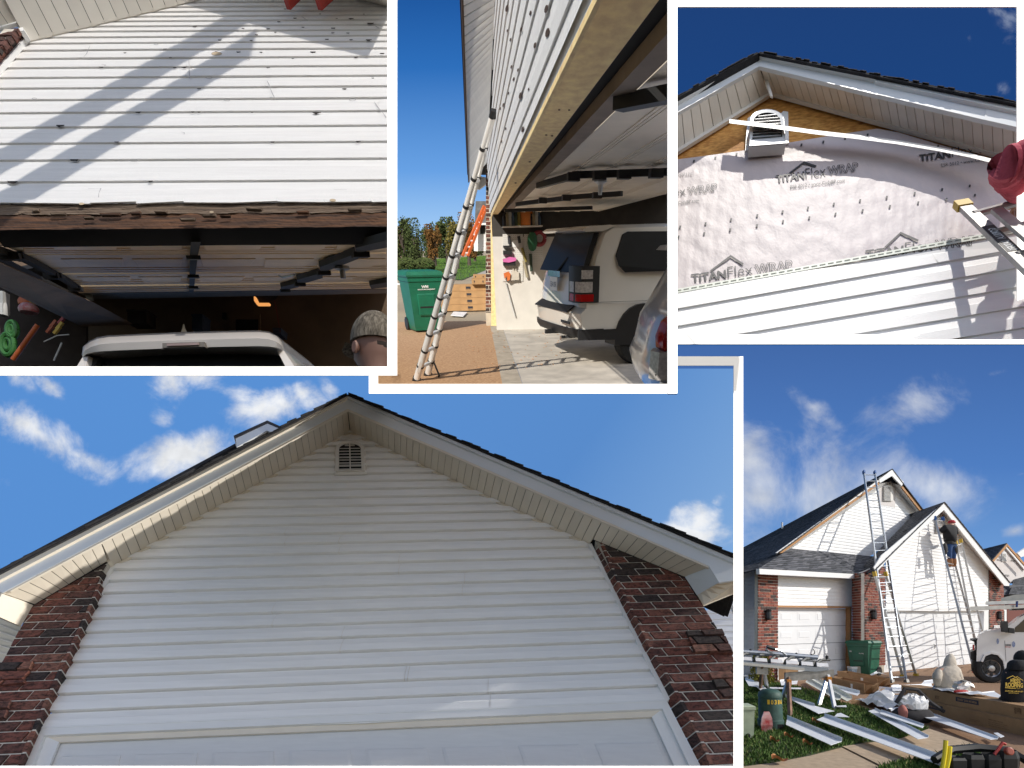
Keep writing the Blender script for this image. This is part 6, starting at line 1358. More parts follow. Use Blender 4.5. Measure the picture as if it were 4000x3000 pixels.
    def bin_(place, base, ex, ey, ez, w, d, h, label, mt, txt=None):
        B_ = Thing(place, 'wheeled_bin', label, 'bin'); P = lambda x, y, z: base + ex * x + ey * y + ez * z
        def ring(z, k, dy=0): return [P(sx * w / 2 * k, sy * d / 2 * k + dy, z) for sx, sy in ((-1, -1), (1, -1), (1, 1), (-1, 1))]
        B_.part('body', MB().loft([ring(.04, .74, .02), ring(h * .1, .78, .02), ring(h * .55, .89), ring(h * .82, .95), ring(h * .83, 1.0), ring(h * .9, 1.0)]), mt)
        lid = B_.part('lid', MB().loft([ring(h * .9, 1.06), ring(h * .93, 1.08), ring(h * .985, 1.0), ring(h, .8)]), mt); B_.part('lid_handle', MB().bar(P(-w * .5, d * .56, h * .93), P(w * .5, d * .56, h * .93), .03, .03, ez), mt, parent=lid); B_.part('lid_rib', MB().bar(P(-w * .3, 0, h * 1.0), P(w * .3, 0, h * 1.0), .06, .02, ez), mt, parent=lid)
        B_.part('grab_bar', MB().bar(P(-w * .2, -d * .44, h * .42), P(w * .2, -d * .44, h * .42), .03, .03, ez), rim if False else tb)
        for s in (-1, 1): B_.part('wheel', MB().lathe(P(s * w * .36, d * .42, .13), ex * s, [(0, .1), (.0, .13), (.05, .13), (.055, .09), (.05, .03)], 18), tb, smooth=True)
        B_.part('body_recess', MB().hexa([P(-w * .22, -d * .445, h * .3), P(w * .22, -d * .445, h * .3), P(w * .24, -d * .475, h * .62), P(-w * .24, -d * .475, h * .62)], [P(-w * .24, -d * .43, h * .28), P(w * .24, -d * .43, h * .28), P(w * .26, -d * .46, h * .64), P(-w * .26, -d * .46, h * .64)]), mt)
        if txt:
            for s, x0, x1, z0, z1, bo in txt:
                m_ = MB(); yy = lambda z: -d / 2 * lerp(.78, .96, (z - .1) / .72) - .012
                letter(m_, s, [P(w * x0, yy(z0), h * z0), P(w * x1, yy(z0), h * z0), P(w * x1, yy(z1), h * z1), P(w * x0, yy(z1), h * z1)], bold=bo); B_.part('bin_print', m_, M['trim'])
        B_.done()
    globals()['bin_'] = bin_
    a, b = G(832, 655), G(990, 668); exb = (b - a).normalized(); bin_(K, (a + b) / 2 - nf * .02 + nf * .30, exb, ZV.cross(exb), ZV, .66, .66, 1.02, 'green wheeled bin standing against the brick pier', bg_, [('WM', -.38, -.28, .66, .70, .04), ('96-9290', .05, .26, .61, .65, .02)])
    # ------------------------------------------------ utility pedestals
    pg = mat('green_pedestal', (.03, .075, .06), .6, .35, 9, .3, 60); yl = mat('yellow_numbers', (.75, .47, .03), .6)
    a, b = G(205, 1095), G(370, 1085); w_ = (b - a).length; ctr = (a + b) / 2 + Vector((0, w_ * .4, 0)); tp = hit(*Z8(280, 768), ctr, Vector((0, -1, 0))).z; r = w_ / 2 * .98
    U = Thing(K, 'utility_pedestal', 'dark green domed utility pedestal with yellow numbers 10386 on the lawn', 'utility box')
    U.part('body', MB().lathe(ctr, ZV, [(0, r * 1.05), (tp * .22, r * 1.05), (tp * .24, r * .97), (tp * .78, r * .93), (tp * .79, r * .98), (tp * .82, r * .98), (tp * .9, r * .9), (tp * .97, r * .62), (tp, .01)], 32), pg, smooth=True)
    m_ = MB()
    for i, ch in enumerate('10386'):
        an = R(-118 + i * 17); rr_ = r * .965; p = lambda da, z: ctr + Vector((math.cos(an + da) * rr_, math.sin(an + da) * rr_, tp * z)); letter(m_, ch, [p(-.1, .635), p(.1, .635), p(.1, .745), p(-.1, .745)], bold=.03)
    U.part('numbers', m_, yl); U.part('latch', MB().box(ctr + Vector((r * .4, -r * .98, tp * .1)), RT * r * .25, Vector((0, .01, 0)), ZV * tp * .05), M['dark']); U.done()
    pb = mat('beige_pedestal', (.40, .46, .33), .7, .12, 12); a, b = G(40, 1155), G(115, 1148); w_ = .24; d_ = (G(115, 1148) - G(-20, 1158)).length
    U = Thing(K, 'utility_box', 'pale green tapered utility box at the left edge of the lawn', 'utility box'); c0 = G(50, 1152) + Vector((0, .12, 0)); tp = hit(*Z8(60, 892), c0, Vector((0, -1, 0))).z
    rg = lambda z, k: [c0 + Vector((sx * d_ / 2 * k, sy * .12 * k, z)) for sx, sy in ((-1, -1), (1, -1), (1, 1), (-1, 1))]
    U.part('body', MB().loft([rg(0, .98), rg(tp * .88, 1.1)]), pb); U.part('lid', MB().loft([rg(tp * .88, 1.2), rg(tp * .97, 1.2), rg(tp, 1.05)]), pb); U.part('lock', MB().lathe(c0 + Vector((.06, -.118, tp * .08)), Vector((0, -1, 0)), [(0, .03), (.015, .03), (.02, .01)], 10), M['dark']); U.done()
    b_ = MB(); c0 = G(210, 1095) + Vector((0, -.06, 0)); b_.loft([[c0 + RT * (x + .05 * z) + Vector((0, y, 0)) + ZV * z for x, y in ((-.09 * k, -.05 * k), (.07 * k, -.06 * k), (.09 * k, .03), (-.06 * k, .05 * k))] for z, k in ((0, .8), (.1, 1.05), (.2, .9), (.28, .5))]); single(K, 'snack_bag', b_, mat('red_white_bag', (.42, .012, .015), .4, .5, 9, col2=(.62, .45, .43)), 'crumpled red and white bag against the green pedestal', 'bag')
    # ------------------------------------------------ siding brake on sawhorses
    bra, brb = G(-120, 700), G(640, 760)
    zt0 = hit(*Z8(300, 575), G(300, 720), Vector((0, -1, 0))).z
    T = Thing(K, 'siding_brake', 'long aluminium siding brake resting on two sawhorses', 'siding brake'); fB = Vector((0, -1, 0)); pB = G(420, 905)
    B8 = lambda x, y, d=0: hit(*Z8(x, y), pB + Vector((0, d, 0)), fB)
    T.part('bed', MB().prism([B8(x, y) for x, y in [(-60, 545), (45, 560), (700, 612), (706, 628), (600, 640), (-60, 585)]], Vector((0, .5, 0))), alud)
    T.part('front_rail', MB().prism([B8(x, y, -.02) for x, y in [(-60, 560), (520, 612), (520, 632), (-60, 578)]], Vector((0, .05, 0))), alum)
    for i in range(6):
        x = 10 + i * 118; y = 498 + i * 9.5; T.part('clamp_arm', MB().tube([B8(x - 5, y + 72, .1), B8(x + 8, y + 30, .05), B8(x + 45, y + 4, .2), B8(x + 110, y + 2, .4)], .03, 6), mat('brake_dark', (.06, .06, .055), .5)); T.part('clamp_knob', MB().lathe(B8(x + 92, y - 6, .3), ZV, [(0, .03), (.05, .03), (.07, .01)], 8), tb)
        T.part('clamp_plate', MB().prism([B8(x + 12, y + 24, .02), B8(x + 100, y + 30, .02), B8(x + 105, y + 56, .0), B8(x + 15, y + 50, .0)], Vector((0, .03, 0))), alum)
    T.part('hinge_bar', MB().tube([B8(-60, 478, .3), B8(330, 505, .3), B8(618, 530, .3)], .045, 8), alud); T.part('sheet_stack', MB().prism([B8(x, y, .3) for x, y in [(500, 545), (690, 565), (705, 585), (700, 605), (520, 585)]], Vector((0, .25, 0))), alum)
    T.part('handle', MB().tube([B8(375, 512, .2), B8(340, 482, .15), B8(280, 462, .1), B8(232, 448, .1), B8(225, 468, .1), B8(238, 480, .1), B8(278, 500, .2)], .022, 8), alum); T.part('handle_grip', MB().tube([B8(228, 446, .09), B8(290, 465, .09)], .034, 8), tb); T.done()
    rust = mat('rusty_leg', (.20, .11, .07), .8, .4, 10); orange = mat('orange_clip', (.6, .22, .02), .5)
    def horse(lab, beam, legs):
        Hh = Thing(K, 'sawhorse', lab, 'sawhorse', 'sawhorses under the siding brake'); p, q = beam; Hh.part('beam', MB().prism([B8(p[0], p[1], .02), B8(q[0], q[1], .02), B8(q[0], q[1] + 62, .02), B8(p[0], p[1] + 68, .02)], Vector((0, .06, 0))), mat('galvanised', (.33, .31, .28), .5, .3, 8, metal=.4))
        for i, (t, f) in enumerate(legs):
            d0 = (.0, .35)[i % 2]; a = B8(*t, d0); gg = G(*f); Hh.part('leg', MB().bar(a, gg, .05, .06, Vector((0, 1, 0))), rust if i == 0 else alum); Hh.part('leg_clip', MB().box(lerp(a, gg, .12), RT * .04, Vector((0, .04, 0)), ZV * .05), orange)
        Hh.done()
    horse('near sawhorse with rusty leg and orange clips under the brake', ((372, 648), (748, 622)), [((395, 690), (408, 995)), ((398, 680), (340, 865)), ((700, 668), (755, 938)), ((698, 668), (628, 905))])
    horse('far sawhorse under the left end of the brake', ((150, 590), (240, 600)), [((190, 600), (178, 785)), ((195, 600), (235, 775))])
    # ------------------------------------------------ siding strips and scraps lying about
    wv = mat('white_strip', (.74, .76, .79), .4, .03, 3)
    def strip(lab, q, z=.02, fl=None, name='siding_strip', mt=None):
        """four ground corners plus an upturned long edge"""
        S_ = Thing(K, name, lab, 'siding piece', 'siding pieces on the ground'); z += .05; p = [G(x, y, z) for x, y in q]; S_.part('face', MB().prism(p, ZV * .006), mt or wv)
        if fl: S_.part('flange', MB().prism([p[0], p[1], p[1] + ZV * fl + (p[1] - p[2]).normalized() * .02, p[0] + ZV * fl + (p[0] - p[3]).normalized() * .02], (p[2] - p[1]).normalized() * .005), mt or wv)
        S_.done()
    strip('longest bent white strip running from the lawn across the walk', [(672, 985), (1625, 1335), (1570, 1366), (612, 1012)], .05, .05)
    strip('bent white strip on the lawn right of the green pedestal', [(385, 1000), (806, 1180), (722, 1208), (375, 1050)], .04, .05)
    strip('white strip lying behind the pedestal below the sawhorse', [(370, 835), (600, 905), (750, 945), (625, 965), (365, 880)][:4], .04, .05)
    strip('white strip from the scrap pile down to the walk', [(1060, 930), (1472, 1150), (1392, 1162), (1010, 945)], .05, .03)
    strip('narrow white strip lying over the wide one by the backpack', [(1110, 945), (1440, 1060), (1430, 1076), (1100, 965)], .09, .03)
    strip('long white panel running out under the backpack', [(1470, 960), (2010, 1160), (1950, 1165), (1420, 985)], .04, .03)
    strip('white piece near the lower carton, left of the backpack', [(1168, 932), (1320, 910), (1325, 935), (1200, 952)], .03, .02)
    strip('white piece right of the black hooded worker on the driveway', [(1868, 808), (1985, 795), (2060, 840), (2040, 860)], .03, .02)
    strip('small white panel on the driveway beyond the seated worker', [(1742, 722), (1800, 720), (1822, 755), (1770, 758)], .03)
    strip('white panels spread on the driveway left of the seated worker', [(1440, 715), (1525, 703), (1540, 728), (1420, 735)], .03, .02)
    for i, (lab, q) in enumerate([('long greenish white panel leaning out of the scrap pile', [(540, 700), (800, 850), (770, 860), (525, 720)]), ('second long pale panel in the scrap pile', [(600, 690), (885, 850), (845, 868), (560, 700)]), ('thin white panel beside the opened carton', [(700, 745), (945, 808), (925, 826), (690, 765)]), ('white panel stack between opened cartons and worker', [(1095, 775), (1270, 790), (1240, 815), (1080, 800)])]): strip(lab, q, .10 - .02 * i, .06, mt=mat('cream_strip', (.66, .68, .60), .45) if i < 2 else wv)
    for i, (lab, q, z) in enumerate([('flat white scrap at the far left lawn edge', [(45, 668), (90, 660), (225, 770), (180, 785)], .05), ('white scraps left of the far sawhorse', [(60, 700), (130, 720), (170, 760), (90, 750)], .12), ('white scrap heap behind the near sawhorse', [(330, 715), (470, 700), (460, 735), (340, 745)], .1), ('long thin white scrap behind the near sawhorse legs', [(250, 760), (490, 765), (495, 775), (250, 772)], .04), ('small white shard on the lawn between strips', [(770, 965), (800, 960), (865, 992), (748, 988)], .06), ('white shard under the sawhorse on the lawn', [(758, 905), (840, 900), (845, 914), (770, 912)], .02), ('tiny white blocks at the end of the long panel', [(1978, 1115), (2010, 1112), (2060, 1140), (2030, 1150)], .04), ('bent white scrap by the brick pier base', [(1025, 672), (1085, 640), (1155, 665), (1090, 650)], .05), ('white scrap heap beside the lower carton end', [(1190, 760), (1500, 745), (1540, 780), (1200, 790)], .08), ('thin white scrap at the driveway by the ladder feet', [(1195, 742), (1245, 738), (1250, 750), (1200, 752)], .02)]):
        strip(lab, q, z, .04 if i in (1, 2, 7, 8) else None)
    b_ = MB(); c0 = G(1095, 915)
    b_.grid(lambda s, t: c0 + ux * (lerp(-.45, .45, s) + rnd.uniform(-.03, .03)) + off * (lerp(-.2, .45, t) + rnd.uniform(-.03, .03)) + ZV * (.03 + .22 * max(0, 1 - (2.2 * s - 1.1) ** 2) * max(0, 1 - (2.2 * t - 1.1) ** 2) + rnd.uniform(0, .09)), 11, 9)
    single(K, 'crumpled_plastic', b_, M['trim'], 'heap of crumpled white plastic beside the lower carton', 'plastic heap')
    # pale tub, backpack, food wrapper, tool belt, shrub, leaf litter
    a, b = G(885, 668), G(960, 672); c0 = (a + b) / 2; w_ = (b - a).length / 2; r4 = lambda z, k: [c0 + RT * sx * w_ * k + Vector((0, sy * .14 * k + .14, 0)) + ZV * z for sx, sy in ((-1, -1), (1, -1), (1, 1), (-1, 1))]
    T = Thing(K, 'plastic_tub', 'clear plastic tub with white lid in front of the green bin', 'tub'); T.part('tub', MB().loft([r4(0, .85), r4(.2, 1)]), mat('pale_blue', (.45, .55, .62), .3, .3, 20)); T.part('lid', MB().loft([r4(.2, 1.06), r4(.24, 1.06), r4(.25, .95)]), M['trim']); T.done()
    T = Thing(K, 'backpack', 'black and coral backpack with white plastic bag lying on the driveway', 'backpack'); c0 = G(1400, 1040) + Vector((0, .15, 0)); dk = mat('dark_fabric', (.03, .028, .03), .9, .3, 10); cor = mat('coral_fabric', (.42, .16, .13), .9, .15)
    T.part('body', MB().loft(ball(c0 + ZV * .1, RT * .34, Vector((0, .16, 0)), ZV * .16, 14, 8)), dk, smooth=True); T.part('pocket', MB().loft(ball(c0 + ZV * .15 - RT * .2 - Vector((0, .08, 0)), RT * .07, Vector((0, .08, 0)), ZV * .13)), cor, smooth=True)
    T.part('plastic_bag', MB().loft([[q + ZV * rnd.uniform(-.035, .035) + RT * rnd.uniform(-.03, .03) for q in rg_] for rg_ in ball(c0 + ZV * .28 + RT * .02, RT * .22, Vector((0, .14, 0)), ZV * .14, 22, 14)]), mat('white_bag', (.72, .72, .72), .35, .06))
    T.part('strap', MB().tube([c0 + RT * -.25 + ZV * .3, c0 + RT * -.1 + ZV * .52, c0 + RT * .1 + ZV * .5, c0 + RT * .3 + ZV * .3, c0 + RT * .5 + ZV * .16], .03, 6), dk, smooth=True); T.part('strap', MB().tube([c0 - RT * .3 + ZV * .04, c0 - RT * .42 + ZV * .08, c0 - RT * .36 + ZV * .2], .025, 6), dk, smooth=True); T.done()
    tb0 = lerp(f0, f1, .44) + off * .3 + ZV * (zt + .19)
    b_ = MB(); b_.grid(lambda s, t: tb0 + ux * lerp(-.4, .5, s) + off * lerp(-.28, .1, t) + ZV * (.012 + .03 * abs(math.sin(s * 9 + t * 5)) + rnd.uniform(0, .02)), 12, 5); single(K, 'food_wrapper', b_, M['trim'], 'white food paper spread on the upper carton', 'wrapper')
    b_ = MB().loft([[q + Vector((rnd.uniform(-.03, .03), rnd.uniform(-.03, .03), rnd.uniform(-.02, .03))) for q in rg_] for rg_ in ball(tb0 + ZV * .1, RT * .16, Vector((0, .1, 0)), ZV * .1)]); single(K, 'foil_wrap', b_, mat('foil', (.55, .52, .48), .3, .3, 20, metal=.5), 'crumpled foil wrap lying on the food paper', 'foil')
    b_ = MB().loft(ball(tb0 + ux * .2 - off * .18 + ZV * .05, RT * .12, Vector((0, .05, 0)), ZV * .03)); single(K, 'red_packet', b_, red, 'small red packet at the front of the food paper', 'packet')
    tc = hit(*Z8(1880, 1345), Vector((0, 0, .12)), ZV)
    T = Thing(K, 'tool_belt', 'black tool belt with yellow pliers lying on the grass', 'tool belt'); lth = mat('black_leather', (.012, .012, .012), .6, .3, 12)
    for i, (dx, w_, h_) in enumerate(((-.27, .14, .12), (-.08, .13, .14), (.1, .12, .13), (.27, .13, .15))):
        c_ = tc + RT * dx - ZV * .03; pc = T.part('pouch', MB().loft([[c_ + RT * (w_ * k * math.cos(t)) + Vector((0, .09 * k * math.sin(t), 0)) + ZV * z for t in [6.28 * j / 6 + i for j in range(6)]] for z, k in ((-.1, .7), (0, .95), (h_ * .6, 1.0), (h_ * (.8 + .1 * i), .8), (h_ * .7, .7))]), lth)
    T.part('belt', MB().tube([tc + Vector((-.45, .05, .02)), tc + Vector((-.2, .16, .1)), tc + Vector((.1, .18, .12)), tc + Vector((.4, .12, .1)), tc + Vector((.47, -.02, .02))], .045, 6), lth, smooth=True)
    for dx, dz in ((-.46, .16), (-.42, .10)): T.part('pliers_handle', MB().tube([tc + Vector((dx, -.08, -.06)), tc + Vector((dx + .05, -.06, dz * .7)), tc + Vector((dx + .08, -.04, dz + .08))], .022, 8), mat('yellow_grip', (.75, .6, .02), .5), smooth=True)
    T.part('tape_measure', MB().lathe(tc + Vector((.22, -.08, .14)), Vector((0, -1, .2)), [(0, .04), (.04, .04), (.045, .03)], 14), mat('red_grey', (.35, .08, .05), .5, .3)); T.part('snips', MB().tube([tc + Vector((.1, -.06, .1)), tc + Vector((.2, -.05, .22)), tc + Vector((.24, -.03, .2))], .015, 6), red); T.done()
    T = Thing(K, 'shrub', 'small yellowish shrub by the left brick pier', 'shrub'); c0 = G(190, 745); mb = MB()
    for i in range(1500):
        a_, b__ = rnd.uniform(0, 6.28), rnd.random(); rr_ = .34 * math.sqrt(rnd.random()) * (1 - .5 * b__); p = c0 + Vector((math.cos(a_) * rr_, math.sin(a_) * rr_, .08 + b__ * .72)); d1 = Vector((rnd.uniform(-1, 1), rnd.uniform(-1, 1), rnd.uniform(-.3, 1))).normalized() * .035; d2 = d1.cross(Vector((rnd.random(), rnd.random(), .3))).normalized() * .018
        mb.add([p - d1, p + d2, p + d1, p - d2], [(0, 1, 2, 3)])
    T.part('crown', mb, island_mat('shrub_leaf', [(0, (.10, .12, .015)), (1, (.38, .33, .05))]), fixn=False)
    for i in range(5): T.part('stem', MB().tube([c0 + Vector((.03 * i - .06, 0, 0)), c0 + Vector((.1 * i - .2, .05, .55))], [.015, .006], 5), wood)
    T.done()
    leafm = mat('dry_leaf', (.40, .17, .06), .8, .3, 20)
    for i, (x, y, lab) in enumerate([(330, 1318, 'curled dry brown leaf on the sidewalk edge'), (398, 1140, 'dry leaf on the grass below the pedestal'), (610, 1025, 'orange dry leaf on the grass beside the longest strip'), (290, 1172, 'dry leaf on the grass left of centre'), (545, 1195, 'small yellow leaf near the pedestal strip end')]):
        c0 = G(x, y, .06); b_ = MB(); s_ = .09 if i == 0 else .06; b_.grid(lambda s, t: c0 + RT * lerp(-s_, s_, s) + Vector((0, lerp(-s_, s_, t) * (1 - abs(2 * s - 1) * .8), .05 * abs(2 * t - 1) * (1 - s) + .02 * math.sin(s * 7))), 6, 4); single(K, 'dry_leaf', b_, leafm, lab, 'leaf', 'dry leaves on the lawn')
    rect = (2620, 1320, 4060, 2760); nx = lambda x, y: ((Z7(x, y)[0] - 2620) / 1440, 1 - (Z7(x, y)[1] - 1320) / 1440)
    cl = [(*nx(x, y), rx, ry, an, d) for x, y, rx, ry, an, d in [(20, 720, .50, .20, -.45, 1.0), (150, 950, .62, .26, .1, 1.15), (480, 860, .34, .14, -.15, .8), (450, 380, .13, .045, -.6, .75), (560, 480, .14, .04, -.5, .6), (1100, 380, .26, .11, .35, .75), (1080, 480, .14, .06, .3, .6), (1250, 320, .15, .03, .2, .32), (1180, 880, .24, .12, -.2, .85), (1330, 980, .08, .07, 0, .42), (1700, 1150, .06, .035, .3, .9), (1600, 180, .09, .02, .2, .35), (740, 40, .05, .025, .3, .3), (1740, 800, .03, .01, .2, .4)]]
    sky(K, rect, 150, [(.0, (.26, .42, .70)), (.35, (.17, .36, .70)), (.65, (.08, .21, .54)), (1., (.055, .14, .39))], tilt=(0, 1), clouds=cl, soft=.55, nscale=4.2, cloud_col=(.80, .83, .88), seedv=1.7, thick=.85)
street()
# ================================================================ along the garage front with the new wooden header (upper middle picture)
def garage():
    K = 'garage'
    Z3 = lambda x, y: (1530 + .9219 * x, .9219 * y)
    p = math.atan((958 - CY) / F); uT = UP * math.cos(p) + FW * math.sin(p); fT = ray(1850, 958).normalized(); rT = fT.cross(uT).normalized(); uT = rT.cross(fT)
    L = lambda x, y, z: CAM + rT * x + fT * y + uT * (z - 1.6)
    G = lambda x, y, z=0.0: hit(*Z3(x, y), L(0, 0, z), uT)
    loc = lambda q: ((q - CAM).dot(rT), (q - CAM).dot(fT), (q - CAM).dot(uT) + 1.6)
    SETS['garage_step'] = (SETS[K][0], (1460, 1462, 2628, 1520))
    sun(K, -rT * .44 - fT * .72 + uT * .53, 5.0, extra=(BOARDC,))
    jb = G(422, 1383); xw, dj, _ = loc(jb); FWl = Fr(jb, fT, uT); zb = loc(hit(*Z3(422, 915), jb, fT))[2]
    WA = lambda x, y, c=0: FWl.at(*Z3(x, y), c); HZ = lambda x, y, z: hit(*Z3(x, y), L(0, 0, z), uT); FY = lambda x, y, d: hit(*Z3(x, y), L(0, d, 0), fT)
    pine = mat('new_pine', (.95, .66, .31), .65, .18, 3, .1, 20, (8, 1.2, 8)); card = mat('carton_tan', (.45, .26, .115), .85, .12, 5); cprint = mat('carton_ink', (.03, .03, .04), .7)
    alum = mat('bright_aluminium', (.74, .73, .71), .4, .05, 8, metal=.2); blk = mat('black_plastic', (.012, .012, .013), .5)
    # ---------------- ground
    agg = mat('brown_aggregate', (.36, .19, .09), .92, .4, 30, .3, 60, col2=(.58, .37, .21)); con = mat('garage_concrete', (.52, .47, .40), .85, .22, 3, .15, 40); soil = mat('lawn_base', (.05, .09, .018), .95, .3, 8)
    dr = [L(-8, 1.5, 0), L(xw - .02, 1.5, 0), L(xw - .02, 15.5, 0), L(-8, 15.5, 0)]
    struct(K, 'driveway', MB().poly(dr), agg, fixn=False); struct('garage_step', 'driveway', MB().poly([G(-70, 1580), G(40, 1580), G(40, 1655), G(-70, 1655)]), agg, fixn=False)
    struct(K, 'garage_floor', MB().prism([L(xw + .25, 1.5, 0), L(12, 1.5, 0), L(12, 14, 0), L(xw + .25, 14, 0)], uT * .012), con)
    struct(K, 'door_apron', MB().prism([L(xw - .02, 1.5, 0), L(xw + .245, 1.5, 0), L(xw + .245, dj, 0), L(xw - .02, dj, 0)], uT * .010), mat('apron_concrete', (.42, .36, .28), .9, .2, 6, .1, 50))
    struct(K, 'terrain', MB().poly([L(-120, 15.4, -.03), L(60, 15.4, -.03), L(60, 260, -.03), L(-120, 260, -.03)]), mat('tan_ground', (.34, .27, .18), .95, .2, .3), fixn=False)
    struct(K, 'street', MB().poly([L(-120, 48, -.01), L(40, 40, -.01), L(40, 50, -.01), L(-120, 66, -.01)]), mat('street_concrete', (.38, .33, .28), .9, .1, .5), fixn=False)
    la = [(-20, 1185), (-20, 1128), (150, 1100), (410, 1083), (410, 1140), (300, 1185)]
    lawn = [G(x, y, .0) for x, y in la]; struct(K, 'lawn', MB().poly(lawn), soil, fixn=False)
    gb = MB(); vs, fs = [], []
    pl = [(loc(q)[0], loc(q)[1]) for q in lawn]; x0, x1, y0, y1 = min(q[0] for q in pl), max(q[0] for q in pl), min(q[1] for q in pl), max(q[1] for q in pl)
    for _i in range(26000):
        x, y = rnd.uniform(x0, x1), rnd.uniform(y0, y1); c = False
        for i in range(len(pl)):
            (ax, ay), (bx, by) = pl[i], pl[i - 1]
            if (ay > y) != (by > y) and x < (bx - ax) * (y - ay) / (by - ay) + ax: c = not c
        if c:
            t = rnd.uniform(0, 6.28); d = rT * math.cos(t) * .02 + fT * math.sin(t) * .02; o = len(vs); q = L(x, y, 0); vs += [q - d, q + d, q + uT * rnd.uniform(.05, .1) + d * rnd.uniform(-2, 2)]; fs.append((o, o + 1, o + 2))
    gb.v, gb.f = vs, fs; struct(K, 'grass', gb, island_mat('lawn_blade', [(0, (.06, .15, .015)), (1, (.14, .26, .03))]), kind='stuff', label='bright green lawn beyond the cartons', fixn=False)
    # ---------------- wall, header, soffit
    T = Thing(K, 'house_front', 'white sided garage front with new pine header and jamb seen edge-on', 'house wall')
    poly = [FWl.ab(*Z3(x, y)) for x, y in [(418, 905), (850, 0), (905, -120), (452, -300), (440, 0), (426, 490), (404, 655)]]
    poly = [(a, b) for a, b in poly]
    h = .112; b0 = min(q[1] for q in poly); prof = [(0.0, .001), (.0, .010), (.5, .009), (.56, .007), (.985, .0015)]
    amax = max(q[0] for q in poly)
    for k in range(70):
        bs = [b0 + (k + t) * h for t, _ in prof]; sp = [span(poly, b) for b in bs]
        if any(q is None for q in sp): continue
        m_ = len(prof); Lf = [FWl.P(sp[i][0], bs[i], prof[i][1]) for i in range(m_)]; Rf = [FWl.P(sp[i][1], bs[i], prof[i][1]) for i in range(m_)]
        T.part('siding_course', MB().add(Lf + Rf, [(i, m_ + i, m_ + i + 1, i + 1) for i in range(m_ - 1)]), M['vinyl_old'])
    T.part('sheathing', MB().poly([FWl.P(a, b, -.003) for a, b in poly]), M['trim'])
    holem = mat('hole_brown', (.05, .025, .015), .9)
    for x, y, r in [(655, 38, 14), (660, 138, 16), (607, 192, 10), (588, 55, 8), (545, 405, 11), (555, 548, 10), (535, 297, 6), (507, 283, 6), (580, 378, 5), (517, 335, 7), (503, 168, 6), (548, 125, 8), (488, 35, 12), (517, 513, 4), (473, 445, 7), (495, 395, 5), (483, 545, 5), (465, 600, 5), (460, 460, 5), (490, 130, 5)]:
        pts = [(x + r * .42 * math.cos(t) - r * .35 * math.sin(t), y + r * 1.25 * math.sin(t) + .3 * r * math.cos(t)) for t in [6.28 * i / 9 for i in range(9)]]
        T.part('hole', MB().prism([WA(a, b, .0115) for a, b in pts], FWl.n * .001), holem)
    T.part('header_face', MB().prism([WA(x, y, .012) for x, y in [(419, 908), (422, 918), (868, 4), (920, -110), (905, -120), (850, 0)]], -FWl.n * .012), pine)
    hd = T.part('header_beam', MB().prism([HZ(x, y, zb) for x, y in [(421, 916), (448, 912), (1133, 0), (1240, -140), (930, -140), (866, 0)]], uT * .25), pine, smooth=False)
    T.part('header_gap_shade', MB().prism([HZ(x, y, zb + .06) for x, y in [(446, 913), (480, 900), (1190, 60), (1280, -60), (1240, -140), (1133, 0)]], uT * .02), M['dark'])  # dark strip painted in for the shade between beam and door
    for x, y in ((710, 465), (655, 572), (752, 466), (680, 575), (525, 775), (585, 685)): T.part('knot', MB().prism([HZ(x + 5 * math.cos(t), y + 3 * math.sin(t), zb - .001) for t in [6.28 * i / 8 for i in range(8)]], -uT * .001), mat('knot', (.16, .07, .03), .8), parent=hd)
    inner = [(440, 0), (426, 490), (404, 652)]
    zz = lambda y, d: loc(FY(345, y, d))[2]; o0, o1 = L(.05, 6.4, zz(-200, 6.4)), L(-.02, 17.5, zz(774, 17.5)); i0, i1 = WA(447, -200, .0), WA(404, 690, .0)
    n = 46
    for i in range(n):
        s0, s1 = (i + .14) / n, (i + .99) / n; T.part('soffit_panel', MB().prism([lerp(i0, i1, s0), lerp(i0, i1, s1), lerp(o0, o1, s1), lerp(o0, o1, s0)], uT * .008), M['soffit_white'])
    T.part('soffit_backing', MB().grid(lambda s, t: lerp(lerp(i0, i1, s), lerp(o0, o1, s), t) + uT * .02, n, 2), mat('groove', (.05, .04, .03), .9))
    T.part('rake_edge', MB().prism([o0, o1, o1 - rT * .02, o0 - rT * .02], uT * .16), mat('brown_fascia', (.06, .035, .025), .7)); T.part('roof_edge', MB().prism([o0 + uT * .16 - rT * .03, o1 + uT * .16 - rT * .03, o1 + uT * .16 + rT * .5, o0 + uT * .16 + rT * .5], uT * .05), M['shingle'])
    T.part('eave_return', MB().prism([FY(x, y, 16.5) for x, y in [(347, 742), (402, 752), (402, 778), (372, 800), (347, 790)]], fT * .4), M['trim'])
    # jamb, brick strip
    T.part('jamb_post', MB().prism([FY(x, y, dj) for x, y in [(420, 916), (447, 912), (457, 1378), (422, 1384)]], fT * .14), pine)
    for x in (461, 468): T.part('door_track', MB().tube([FY(x - 4, 915, dj + .1), FY(x, 1372, dj + .1)], .02, 8), mat('galvanised_track', (.4, .41, .41), .4, .1, metal=.6))
    fb = Fr(L(xw - .02, dj + .16, 0), rT, uT); bp = [fb.ab(*Z3(x, y)) for x, y in [(399, 1325), (421, 1325), (417, 640), (400, 655)]]
    T.part('mortar_bed', MB().prism([fb.P(a, b, -.01) for a, b in bp], fT * .1), M['mortar']); bricks(T, fb, bp, 0, .076, 60, M['brick'], -.02, .0, L=.2)
    T.part('pier_base', MB().prism([FY(x, y, dj + .15) for x, y in [(398, 1325), (422, 1325), (422, 1388), (402, 1388)]], fT * .2), mat('base_concrete', (.48, .43, .35), .9, .1)); T.done()
